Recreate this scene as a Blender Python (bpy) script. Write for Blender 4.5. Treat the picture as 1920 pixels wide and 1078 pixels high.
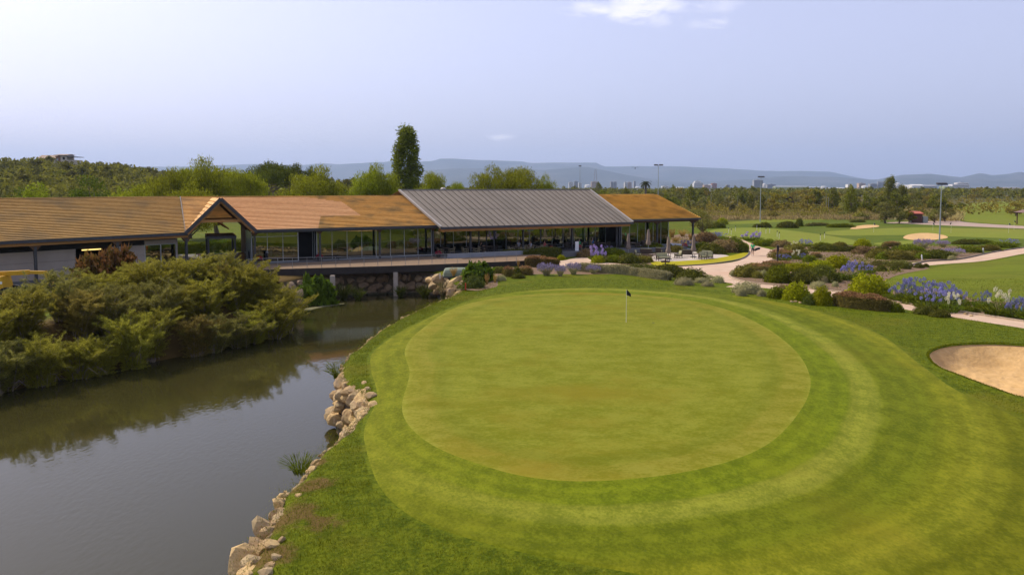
import bpy, bmesh, math, random
import numpy as np
from mathutils import Vector, Matrix
random.seed(7); RNG = np.random.default_rng(7)
R = math.radians
sc = bpy.context.scene
for o in list(bpy.data.objects): bpy.data.objects.remove(o)
COL = sc.collection

# ------------------------------------------------------------------ camera
FPX = 1350.0; PITCH = R(3.8); CAMZ = 8.9; HORIZ = 352.0
PPY = HORIZ + FPX*math.tan(PITCH)
cam_d = bpy.data.cameras.new('camera'); cam = bpy.data.objects.new('camera', cam_d); COL.objects.link(cam)
cam.location = (0, 0, CAMZ); cam.rotation_euler = (R(90)-PITCH, 0, 0)
cam_d.sensor_width = 36; cam_d.lens = 36*FPX/1920
cam_d.shift_y = -(539-PPY)/1920
cam_d.clip_start = .5; cam_d.clip_end = 60000
sc.camera = cam

# ------------------------------------------------------------------ sky and sun
SUN_AZ = R(-56)      # measured from +Y, negative = left
SUN_EL = R(46)
wd = bpy.data.worlds.new('World'); sc.world = wd; wd.use_nodes = True
nt = wd.node_tree; nt.nodes.clear()
def N(t, typ, **kw):
    n = t.nodes.new(typ)
    for k, v in kw.items():
        if hasattr(n, k): setattr(n, k, v)
        else: n.inputs[k].default_value = v
    return n
def L(t, a, b): t.links.new(a, b)
def Mth(t, op, a, b=None, c=None, clamp=False):
    n = t.nodes.new('ShaderNodeMath'); n.operation = op; n.use_clamp = clamp
    for i, q in enumerate((a, b, c)):
        if q is None: continue
        if isinstance(q, (int, float)): n.inputs[i].default_value = q
        else: t.links.new(q, n.inputs[i])
    return n.outputs[0]
def MixC(t, f, a, b, blend='MIX'):
    n = t.nodes.new('ShaderNodeMix'); n.data_type = 'RGBA'; n.blend_type = blend
    for s, q in (('Factor', f), ('A', a), ('B', b)):
        i = [k for k in n.inputs if k.name == s and (k.type == 'RGBA' or s == 'Factor')][0]
        if isinstance(q, (int, float)): i.default_value = q
        elif isinstance(q, tuple): i.default_value = (*q, 1)[:4]
        else: t.links.new(q, i)
    return [k for k in n.outputs if k.type == 'RGBA'][0]
sky = N(nt, 'ShaderNodeTexSky', sky_type='NISHITA', sun_disc=False, sun_elevation=SUN_EL, sun_rotation=SUN_AZ,
        altitude=20, air_density=1.0, dust_density=4.2, ozone_density=1.6)
hs = N(nt, 'ShaderNodeHueSaturation'); hs.inputs['Saturation'].default_value = .70; hs.inputs['Value'].default_value = 1.0
L(nt, sky.outputs[0], hs.inputs['Color'])
tint = MixC(nt, 1.0, hs.outputs[0], (1.02, 1.0, 1.16), 'MULTIPLY')
# thin high veil over the whole sky
veil = MixC(nt, .38, tint, (6.6, 6.8, 9.4))
tc = N(nt, 'ShaderNodeTexCoord'); sep = N(nt, 'ShaderNodeSeparateXYZ'); L(nt, tc.outputs['Generated'], sep.inputs[0])
az = Mth(nt, 'ARCTAN2', sep.outputs[0], sep.outputs[1])
hyp = Mth(nt, 'SQRT', Mth(nt, 'ADD', Mth(nt, 'MULTIPLY', sep.outputs[0], sep.outputs[0]), Mth(nt, 'MULTIPLY', sep.outputs[1], sep.outputs[1])))
el = Mth(nt, 'DIVIDE', sep.outputs[2], Mth(nt, 'MAXIMUM', hyp, .02))
cv = N(nt, 'ShaderNodeCombineXYZ'); L(nt, Mth(nt, 'MULTIPLY', az, 1.0), cv.inputs[0]); L(nt, Mth(nt, 'MULTIPLY', el, 2.2), cv.inputs[1])
n1 = N(nt, 'ShaderNodeTexNoise'); n1.inputs['Scale'].default_value = 13; n1.inputs['Detail'].default_value = 7; n1.inputs['Roughness'].default_value = .62
n1.inputs['Distortion'].default_value = .35
L(nt, cv.outputs[0], n1.inputs['Vector'])
def blob(a0, e0, sa, se, amp):
    da = Mth(nt, 'DIVIDE', Mth(nt, 'SUBTRACT', az, a0), sa); de = Mth(nt, 'DIVIDE', Mth(nt, 'SUBTRACT', el, e0), se)
    r2 = Mth(nt, 'ADD', Mth(nt, 'MULTIPLY', da, da), Mth(nt, 'MULTIPLY', de, de))
    return Mth(nt, 'MULTIPLY', Mth(nt, 'POWER', 2.718, Mth(nt, 'MULTIPLY', r2, -1.0)), amp)
tot = None
for bl in [(.15, .243, .10, .034, 1.15), (.285, .225, .055, .05, .6), (-.56, .165, .16, .045, .34), (-.36, .185, .10, .025, .42), (-.012, .069, .036, .009, .85),
           (-.335, .062, .05, .009, .5), (-.135, .068, .035, .007, .45), (.07, .065, .03, .005, .4), (.85, .30, .2, .08, .6), (-1.3, .3, .3, .1, .8)]:
    b = blob(*bl); tot = b if tot is None else Mth(nt, 'ADD', tot, b)
cl = Mth(nt, 'MULTIPLY', Mth(nt, 'SUBTRACT', Mth(nt, 'ADD', Mth(nt, 'MULTIPLY', tot, .42), n1.outputs[0]), .76), 4.6, clamp=True)
cl = Mth(nt, 'MULTIPLY', cl, Mth(nt, 'MINIMUM', tot, 1.0), clamp=True)
skyc = MixC(nt, Mth(nt, 'MULTIPLY', cl, .62), veil, (9.3, 8.9, 9.6))
bg = N(nt, 'ShaderNodeBackground'); bg.inputs['Strength'].default_value = .148
L(nt, skyc, bg.inputs['Color'])
wo = N(nt, 'ShaderNodeOutputWorld'); L(nt, bg.outputs[0], wo.inputs['Surface'])

sd = bpy.data.lights.new('sun', 'SUN'); sun = bpy.data.objects.new('sun', sd); COL.objects.link(sun)
sd.energy = 4.4; sd.angle = R(1.2); sd.color = (1.0, .89, .70)
sdir = Vector((math.sin(SUN_AZ)*math.cos(SUN_EL), math.cos(SUN_AZ)*math.cos(SUN_EL), math.sin(SUN_EL)))
sun.rotation_euler = sdir.to_track_quat('Z', 'Y').to_euler(); sun.location = sdir*200

sc.view_settings.view_transform = 'Standard'; sc.view_settings.look = 'None'
sc.view_settings.gamma = 1; sc.view_settings.exposure = 0.0; sc.view_settings.use_curve_mapping = False
sc.render.engine = 'CYCLES'
sc.cycles.max_bounces = 6; sc.cycles.transparent_max_bounces = 12; sc.cycles.volume_bounces = 0

# ------------------------------------------------------------------ layout helpers (photo pixels -> place on level ground)
def G(px, py, z=0.0):
    a, b = px-960, py-PPY
    r = (a, math.cos(PITCH)*FPX-math.sin(PITCH)*b, -math.sin(PITCH)*FPX-math.cos(PITCH)*b)
    k = (z-CAMZ)/r[2]
    return Vector((k*r[0], k*r[1], z))
def proj(p):
    x, y, z = p[0], p[1], p[2]-CAMZ
    d = y*math.cos(PITCH)-z*math.sin(PITCH); u = y*math.sin(PITCH)+z*math.cos(PITCH)
    return 960+FPX*x/d, PPY-FPX*u/d
def AT(px, dist, z=0.0): return Vector(((px-960)/FPX*dist, dist, z))
def ZY(py, dist): return CAMZ-(py-HORIZ)/FPX*dist
def poly(pts, z=0.0): return [tuple(G(x, y, z)[:2]) for x, y in pts]
def sdf(P, X, Y):
    """signed distance to polygon P, negative inside; X, Y arrays"""
    P = np.array(P, float); d2 = np.full(X.shape, 1e18); ins = np.zeros(X.shape, bool)
    for i in range(len(P)):
        a = P[i]; b = P[(i+1) % len(P)]; e = b-a
        t = np.clip(((X-a[0])*e[0]+(Y-a[1])*e[1])/max(e@e, 1e-12), 0, 1)
        d2 = np.minimum(d2, (X-a[0]-t*e[0])**2+(Y-a[1]-t*e[1])**2)
        c = ((a[1] <= Y) & (b[1] > Y)) | ((b[1] <= Y) & (a[1] > Y))
        if abs(e[1]) > 1e-12: ins ^= c & (X < a[0]+(Y-a[1])/e[1]*e[0])
    d = np.sqrt(d2); return np.where(ins, -d, d)
def smooth_poly(P, n=160):
    """closed Catmull-Rom through P, resampled"""
    P = np.array(P, float); m = len(P); out = []
    for i in range(m):
        p0, p1, p2, p3 = P[i-1], P[i], P[(i+1) % m], P[(i+2) % m]
        for t in np.linspace(0, 1, 24, endpoint=False):
            out.append(.5*(2*p1+(p2-p0)*t+(2*p0-5*p1+4*p2-p3)*t*t+(3*p1-p0-3*p2+p3)*t**3))
    out = np.array(out); seg = np.linalg.norm(np.roll(out, -1, 0)-out, axis=1); c = np.concatenate([[0], np.cumsum(seg)])
    ext = np.vstack([out, out[:1]]); s = np.linspace(0, c[-1], n, endpoint=False)
    return np.stack([np.interp(s, c, ext[:, 0]), np.interp(s, c, ext[:, 1])], 1)
def smooth_line(P, step=.5):
    P = np.array(P, float); out = []
    m = len(P); Q = np.vstack([2*P[0]-P[1], P, 2*P[-1]-P[-2]])
    for i in range(m-1):
        p0, p1, p2, p3 = Q[i:i+4]
        for t in np.linspace(0, 1, 20, endpoint=False):
            out.append(.5*(2*p1+(p2-p0)*t+(2*p0-5*p1+4*p2-p3)*t*t+(3*p1-p0-3*p2+p3)*t**3))
    out.append(P[-1]); out = np.array(out)
    seg = np.linalg.norm(np.diff(out, axis=0), axis=1); c = np.concatenate([[0], np.cumsum(seg)])
    n = max(2, int(c[-1]/step)+1); s = np.linspace(0, c[-1], n)
    return np.stack([np.interp(s, c, out[:, k]) for k in range(P.shape[1])], 1)

# ------------------------------------------------------------------ objects
def tag(o, label=None, cat=None, group=None, kind=None):
    if label: o['label'] = label
    if cat: o['category'] = cat
    if group: o['group'] = group
    if kind: o['kind'] = kind
    return o
def link(name, me, parent=None, loc=None):
    o = bpy.data.objects.new(name, me); COL.objects.link(o)
    if parent is not None: o.parent = parent
    if loc is not None: o.location = loc
    return o
def thing(name, label, cat, loc=(0, 0, 0), rz=0, group=None):
    o = link(name, None); o.location = loc; o.rotation_euler = (0, 0, rz); o.empty_display_size = .2
    return tag(o, label, cat, group)
def copy_tree(o, parent=None):
    c = o.copy(); COL.objects.link(c)
    if parent is not None: c.parent = parent
    for ch in o.children: copy_tree(ch, c)
    return c
USED = {}
def place(proto, loc, rz=0, scale=1, label=None, group=None, cat=None):
    """first call uses the proto itself, later calls copy it with all its parts"""
    if not USED.get(proto.name): USED[proto.name] = True; o = proto
    else: o = copy_tree(proto)
    o.location = loc; o.rotation_euler = (0, 0, rz)
    o.scale = scale if hasattr(scale, '__len__') else (scale,)*3
    return tag(o, label, cat, group)
class MB:
    def __init__(s): s.v = []; s.f = []
    def add(s, vs, fs):
        k = len(s.v); s.v += [tuple(map(float, p)) for p in vs]; s.f += [tuple(i+k for i in q) for q in fs]; return s
    def box(s, x0, x1, y0, y1, z0, z1):
        return s.add([(x0,y0,z0),(x1,y0,z0),(x1,y1,z0),(x0,y1,z0),(x0,y0,z1),(x1,y0,z1),(x1,y1,z1),(x0,y1,z1)],
                     [(3,2,1,0),(4,5,6,7),(0,1,5,4),(1,2,6,5),(2,3,7,6),(3,0,4,7)])
    def hexa(s, b, t):   # bottom quad, top quad
        return s.add(list(b)+list(t), [(3,2,1,0),(4,5,6,7),(0,1,5,4),(1,2,6,5),(2,3,7,6),(3,0,4,7)])
    def beam(s, a, b, w, h, up=(0, 0, 1)):
        a, b, up = Vector(a), Vector(b), Vector(up); d = (b-a).normalized(); r = d.cross(up)
        if r.length < 1e-4: r = d.cross(Vector((0, 1, 0)))
        r = r.normalized()*w/2; q = r.cross(d).normalized()*h/2
        return s.hexa([a-r-q, a+r-q, b+r-q, b-r-q], [a-r+q, a+r+q, b+r+q, b-r+q])
    def tube(s, pts, rad, n=6, cap=True):
        pts = [Vector(p) for p in pts]; rad = rad if hasattr(rad, '__len__') else [rad]*len(pts)
        vs = []; fs = []; ref = Vector((.31, .17, .93))
        for i, p in enumerate(pts):
            d = (pts[min(i+1, len(pts)-1)]-pts[max(i-1, 0)]).normalized()
            if abs(d.dot(ref)) > .98: ref = Vector((1, 0, 0))
            a = d.cross(ref).normalized(); b = a.cross(d)
            for k in range(n):
                g = 2*math.pi*k/n; vs.append(p+(a*math.cos(g)+b*math.sin(g))*rad[i])
        for i in range(len(pts)-1):
            for k in range(n): fs.append((i*n+k, i*n+(k+1) % n, (i+1)*n+(k+1) % n, (i+1)*n+k))
        if cap: fs.append(tuple(range(n))[::-1]); fs.append(tuple((len(pts)-1)*n+k for k in range(n)))
        return s.add(vs, fs)
    def lathe(s, prof, n=12, c=(0, 0, 0)):   # (radius, z) from bottom to top
        vs = []; fs = []
        for r, z in prof:
            for k in range(n):
                g = 2*math.pi*k/n; vs.append((c[0]+r*math.cos(g), c[1]+r*math.sin(g), c[2]+z))
        for i in range(len(prof)-1):
            for k in range(n): fs.append((i*n+k, i*n+(k+1) % n, (i+1)*n+(k+1) % n, (i+1)*n+k))
        fs.append(tuple(range(n))[::-1]); fs.append(tuple((len(prof)-1)*n+k for k in range(n)))
        return s.add(vs, fs)
    def mesh(s, name, mat=None, smooth=False):
        me = bpy.data.meshes.new(name); me.from_pydata(s.v, [], s.f); me.update()
        if mat: me.materials.append(mat)
        if smooth: me.polygons.foreach_set('use_smooth', [True]*len(me.polygons))
        return me
    def build(s, name, mat=None, parent=None, smooth=False, loc=None): return link(name, s.mesh(name, mat, smooth), parent, loc)
def npmesh(name, V, F, mat=None, smooth=False, attrs=None):
    V = np.asarray(V, np.float32); F = np.asarray(F, np.int32); k = F.shape[1]; m = len(F)
    me = bpy.data.meshes.new(name); me.vertices.add(len(V)); me.vertices.foreach_set('co', V.ravel())
    me.loops.add(m*k); me.loops.foreach_set('vertex_index', F.ravel())
    me.polygons.add(m); me.polygons.foreach_set('loop_start', np.arange(0, m*k, k, dtype=np.int32))
    if smooth: me.polygons.foreach_set('use_smooth', np.ones(m, bool))
    for a, val in (attrs or {}).items():
        at = me.attributes.new(a, 'FLOAT', 'POINT'); at.data.foreach_set('value', np.asarray(val, np.float32))
    me.update(calc_edges=True)
    if mat: me.materials.append(mat)
    return me
def sheet(name, P, z, mat, parent=None, kind='structure', thick=None):
    """flat polygon lying on the ground"""
    bm = bmesh.new(); vs = [bm.verts.new((x, y, z)) for x, y in P]; f = bm.faces.new(vs)
    f.normal_update()
    if f.normal.z < 0: f.normal_flip()
    if thick:
        r = bmesh.ops.extrude_face_region(bm, geom=[f]); 
        for v in [q for q in r['geom'] if isinstance(q, bmesh.types.BMVert)]: v.co.z += thick
    bmesh.ops.triangulate(bm, faces=[q for q in bm.faces if len(q.verts) > 4])
    me = bpy.data.meshes.new(name); bm.to_mesh(me); bm.free(); me.materials.append(mat)
    o = link(name, me, parent)
    if kind: o['kind'] = kind
    return o

# ------------------------------------------------------------------ materials
MATS = {}
def mat(name, c1, c2=None, scale=3.0, rough=.7, bump=0.0, bscale=None, metal=0.0, detail=4, spec=.3, coords='Object', stretch=None, c3=None, scale3=.3, alpha=None):
    if name in MATS: return MATS[name]
    m = bpy.data.materials.new(name); m.use_nodes = True; t = m.node_tree; t.nodes.clear()
    o = N(t, 'ShaderNodeOutputMaterial'); b = N(t, 'ShaderNodeBsdfPrincipled'); L(t, b.outputs[0], o.inputs['Surface'])
    b.inputs['Roughness'].default_value = rough; b.inputs['Metallic'].default_value = metal; b.inputs['Specular IOR Level'].default_value = spec
    b.inputs['Base Color'].default_value = (*c1, 1)
    tcn = N(t, 'ShaderNodeTexCoord'); src = tcn.outputs[coords]
    if stretch:
        mp = N(t, 'ShaderNodeMapping'); mp.inputs['Scale'].default_value = stretch; L(t, src, mp.inputs['Vector']); src = mp.outputs[0]
    if c2:
        nz = N(t, 'ShaderNodeTexNoise'); nz.inputs['Scale'].default_value = scale; nz.inputs['Detail'].default_value = detail; nz.inputs['Roughness'].default_value = .6
        L(t, src, nz.inputs['Vector'])
        rp = N(t, 'ShaderNodeMapRange'); rp.inputs['From Min'].default_value = .32; rp.inputs['From Max'].default_value = .68; L(t, nz.outputs[0], rp.inputs['Value'])
        c = MixC(t, rp.outputs[0], c1, c2)
        if c3:
            n3 = N(t, 'ShaderNodeTexNoise'); n3.inputs['Scale'].default_value = scale3; n3.inputs['Detail'].default_value = 5; L(t, src, n3.inputs['Vector'])
            r3 = N(t, 'ShaderNodeMapRange'); r3.inputs['From Min'].default_value = .48; r3.inputs['From Max'].default_value = .72; L(t, n3.outputs[0], r3.inputs['Value'])
            c = MixC(t, r3.outputs[0], c, c3)
        L(t, c, b.inputs['Base Color'])
    if bump:
        nb = N(t, 'ShaderNodeTexNoise'); nb.inputs['Scale'].default_value = bscale or scale*4; nb.inputs['Detail'].default_value = 5; L(t, src, nb.inputs['Vector'])
        bp = N(t, 'ShaderNodeBump'); bp.inputs['Strength'].default_value = min(1, bump); bp.inputs['Distance'].default_value = .05; L(t, nb.outputs[0], bp.inputs['Height']); L(t, bp.outputs[0], b.inputs['Normal'])
    MATS[name] = m; return m
def foliage(name, c, var=.35, trans=.35, rough=.55, hue=None):
    """leaf surface: per-leaf and per-plant variation, light passing through"""
    if name in MATS: return MATS[name]
    m = bpy.data.materials.new(name); m.use_nodes = True; t = m.node_tree; t.nodes.clear()
    o = N(t, 'ShaderNodeOutputMaterial'); b = N(t, 'ShaderNodeBsdfPrincipled'); b.inputs['Roughness'].default_value = .75; b.inputs['Specular IOR Level'].default_value = .06
    at = N(t, 'ShaderNodeAttribute'); at.attribute_name = 'rnd'
    oi = N(t, 'ShaderNodeObjectInfo')
    c = Vector(c); lo = tuple(c*(1-var)); hi = tuple(Vector((min(1, x) for x in c*(1+var))))
    if hue: hi = hue
    col = MixC(t, at.outputs['Fac'], lo, hi)
    hsv = N(t, 'ShaderNodeHueSaturation'); L(t, col, hsv.inputs['Color'])
    L(t, Mth(t, 'ADD', Mth(t, 'MULTIPLY', oi.outputs['Random'], .36), .82), hsv.inputs['Value'])
    L(t, Mth(t, 'ADD', Mth(t, 'MULTIPLY', oi.outputs['Random'], .022), .489), hsv.inputs['Hue'])
    L(t, hsv.outputs[0], b.inputs['Base Color'])
    if trans:
        tr = N(t, 'ShaderNodeBsdfTranslucent'); L(t, hsv.outputs[0], tr.inputs['Color'])
        ms = N(t, 'ShaderNodeMixShader'); ms.inputs[0].default_value = trans; L(t, b.outputs[0], ms.inputs[1]); L(t, tr.outputs[0], ms.inputs[2]); L(t, ms.outputs[0], o.inputs['Surface'])
    else: L(t, b.outputs[0], o.inputs['Surface'])
    MATS[name] = m; return m
def plain(name, c, rough=.6, metal=0, spec=.3): return mat(name, c, rough=rough, metal=metal, spec=spec)
def emit(name, c, s):
    m = bpy.data.materials.new(name); m.use_nodes = True; b = m.node_tree.nodes['Principled BSDF']
    b.inputs['Base Color'].default_value = (*c, 1); b.inputs['Emission Color'].default_value = (*c, 1); b.inputs['Emission Strength'].default_value = s
    return m
def glass_mat(name, tintc=(.55, .62, .55), refl=.14):
    m = bpy.data.materials.new(name); m.use_nodes = True; t = m.node_tree; t.nodes.clear()
    o = N(t, 'ShaderNodeOutputMaterial'); tr = N(t, 'ShaderNodeBsdfTransparent'); tr.inputs[0].default_value = (*tintc, 1)
    gl = N(t, 'ShaderNodeBsdfGlossy'); gl.inputs['Roughness'].default_value = .015; gl.inputs['Color'].default_value = (.70, .76, .68, 1)
    lw = N(t, 'ShaderNodeFresnel'); lw.inputs['IOR'].default_value = 1.6
    f = Mth(t, 'ADD', lw.outputs[0], refl, clamp=True)
    ms = N(t, 'ShaderNodeMixShader'); L(t, f, ms.inputs[0]); L(t, tr.outputs[0], ms.inputs[1]); L(t, gl.outputs[0], ms.inputs[2]); L(t, ms.outputs[0], o.inputs['Surface'])
    return m
# ================================================================== GROUND
WATER = -2.65
def vnoise(x, y, seed=0):
    xi = np.floor(x).astype(np.int64); yi = np.floor(y).astype(np.int64); xf = x-xi; yf = y-yi
    def h(a, b):
        n = (a*374761393+b*668265263+seed*974711) & 0x7fffffff; n = ((n ^ (n >> 13))*1274126177) & 0x7fffffff
        return (n ^ (n >> 16)) % 100003/100003.
    u = xf*xf*(3-2*xf); v = yf*yf*(3-2*yf)
    return (h(xi, yi)*(1-u)+h(xi+1, yi)*u)*(1-v)+(h(xi, yi+1)*(1-u)+h(xi+1, yi+1)*u)*v
def fbm(x, y, oct=5, seed=0):
    s = 0; a = .5
    for k in range(oct): s = s+a*vnoise(x*2**k, y*2**k, seed+k); a *= .5
    return s
def pdist(P, X, Y):
    d2 = np.full(X.shape, 1e18)
    for i in range(len(P)-1):
        a = P[i]; e = P[i+1]-a; t = np.clip(((X-a[0])*e[0]+(Y-a[1])*e[1])/max(e@e, 1e-9), 0, 1)
        d2 = np.minimum(d2, (X-a[0]-t*e[0])**2+(Y-a[1]-t*e[1])**2)
    return np.sqrt(d2)
# pond outline: east bank by the green, north wall below the deck, west bank below the bushes
EAST_PX = [(478,1060),(500,1022),(524,968),(546,925),(575,885),(612,848),(645,822),(668,795),(692,768),(690,742),(662,722),(642,700),(652,672),(684,646),(716,620),(766,592),(806,572),(846,556),(872,541)]
EAST = [(-5.2, -20), (-5.6, 5), (-6.0, 12.0), (-6.25, 15)] + poly(EAST_PX, -.2)
NORTH = [(-5.6, 69.5), (-7.0, 75.0), (-9.2, 78.4), (-13, 78.8), (-16.8, 77.6), (-21.0, 74.4), (-22.8, 70)]
BANK = smooth_line(EAST+NORTH, .45)
j = np.stack([fbm(BANK[:, 0]*.9, BANK[:, 1]*.9, 3, 5)-.45, fbm(BANK[:, 0]*.9+40, BANK[:, 1]*.9, 3, 9)-.45], 1); BANK = BANK+j*.5
WEST = smooth_line([(-22.8, 70), (-21.5, 65), (-18.3, 60), (-17.6, 56.8), (-20, 52), (-22.3, 48.5), (-25.5, 44), (-28.6, 39.6), (-31, 35), (-33, 28), (-34, 15), (-34, -20)], 1.0)
POND = np.vstack([BANK, WEST[1:]])
GREEN_PX = [(1100,550),(1250,559),(1350,579),(1430,614),(1490,660),(1519,708),(1515,758),(1470,820),(1400,863),(1280,895),(1120,911),(1000,905),(900,880),(810,843),(762,800),(752,760),(766,705),(758,660),(788,622),(860,577),(960,557)]
APRON_PX = [(1150,541),(1350,552),(1500,576),(1640,622),(1735,690),(1800,735),(1930,790),(2150,900),(2400,1180),(1900,1200),(1400,1120),(1150,1078),(1000,1050),(850,1010),(762,972),(708,918),(684,850),(680,800),(704,740),(692,690),(704,655),(775,612),(885,565),(1000,546)]
GREEN = smooth_poly(poly(GREEN_PX), 300); APRON = smooth_poly(poly(APRON_PX), 400)
BUNK_PX = [(1741,668),(1760,655),(1800,648),(1860,646),(1930,650),(1990,662),(2030,700),(2000,748),(1920,748),(1860,730),(1800,708),(1757,690)]
BUNK = smooth_poly(poly(BUNK_PX), 96)
HILLX = [-400,-200,0,60,130,220,300,400,500,620,730,850,960,1100,2400]; HILLY = [290,286,294,293,298,303,315,319,324,332,338,348,353,354,354]
def hill(X, Y):
    Ys = np.maximum(Y, 1.); px = 960+FPX*X/Ys
    zr = np.interp(px, HILLX, [CAMZ-(q-HORIZ)/FPX*430 for q in HILLY]); zr = np.maximum(zr-CAMZ*.98, 0)
    k = np.clip((Y-170)/260, 0, 1); k = k*k*(3-2*k); k2 = 1-np.clip((Y-520)/1500, 0, 1)
    return np.where(Y > 170, zr*k*k2, 0)
def zbase(X, Y):
    z = .20*np.exp(-((X-4)/17)**2-((Y-38)/20)**2)+.10*np.exp(-((X-12)/5)**2-((Y-27)/5)**2)-.12*np.exp(-((X-17)/7)**2-((Y-22)/7)**2)
    z = z+.45*np.exp(-((X-33)/5)**2-((Y-47)/5)**2)*0
    return z+hill(X, Y)
def zland(X, Y):
    X = np.asarray(X, float); Y = np.asarray(Y, float)
    return zbase(X, Y)-.28*np.exp(-pdist(BANK, X, Y)/1.1)*(Y < 95)
# grid, dense where the camera is close
def axis(dense0, dense1, st, lo, hi, g=1.09):
    a = list(np.arange(dense0, dense1+1e-6, st)); s = st; x = dense1
    while x < hi: s *= g; x += s; a.append(min(x, hi))
    s = st; x = dense0; b = []
    while x > lo: s *= g; x -= s; b.append(max(x, lo))
    return np.array(b[::-1]+a)
xs = axis(-34, 38, .42, -14000, 14000); ys = axis(11, 84, .42, -1500, 14500, 1.06)
GX, GY = np.meshgrid(xs, ys); sh = GX.shape
dB = pdist(BANK, GX, GY); dW = pdist(WEST, GX, GY); ins = sdf(POND, GX, GY) < 0
gz = zbase(GX, GY)-.28*np.exp(-dB/1.1)*(GY < 95)
gz = np.where(dB < .75, -4.0, gz); westz = np.where(GX < -15, np.minimum(0, -2.95+.62*dW+.5*(fbm(GX*.5, GY*.5, 3)-.5)), 0); gz = np.where((westz < 0) & (dW < dB+.1), np.minimum(gz, westz), gz)
gz = np.where(ins, -4.0, gz); sb = sdf(BUNK, GX, GY); gz = np.where(sb < -.05, -2.0, gz)
def soil(X, Y):
    """bare earth and leaf litter: below the thicket and worn spots on the near bank"""
    d = pdist(WEST, X, Y); a = np.clip(1.25-d/9., 0, 1)*(X < -14)*(Y > 20)*(Y < 80)
    w = np.zeros_like(X)
    for x0, y0, r in ((-6.3, 19.3, 1.0), (-6.0, 21.3, .8), (-6.6, 23.4, .7), (-6.0, 17.2, .8), (-4.9, 18.6, .7), (-7.2, 25.5, .6)): w = np.maximum(w, np.exp(-((X-x0)**2+(Y-y0)**2)/r**2))
    return np.clip(np.maximum(a, w*1.5*fbm(X*2.5, Y*2.5, 4, 2)), 0, 1)
GV = np.stack([GX, GY, gz], -1).reshape(-1, 3); nx = sh[1]; idx = np.arange(sh[0]*sh[1]).reshape(sh)
GF = np.stack([idx[:-1, :-1], idx[:-1, 1:], idx[1:, 1:], idx[1:, :-1]], -1).reshape(-1, 4)

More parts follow.
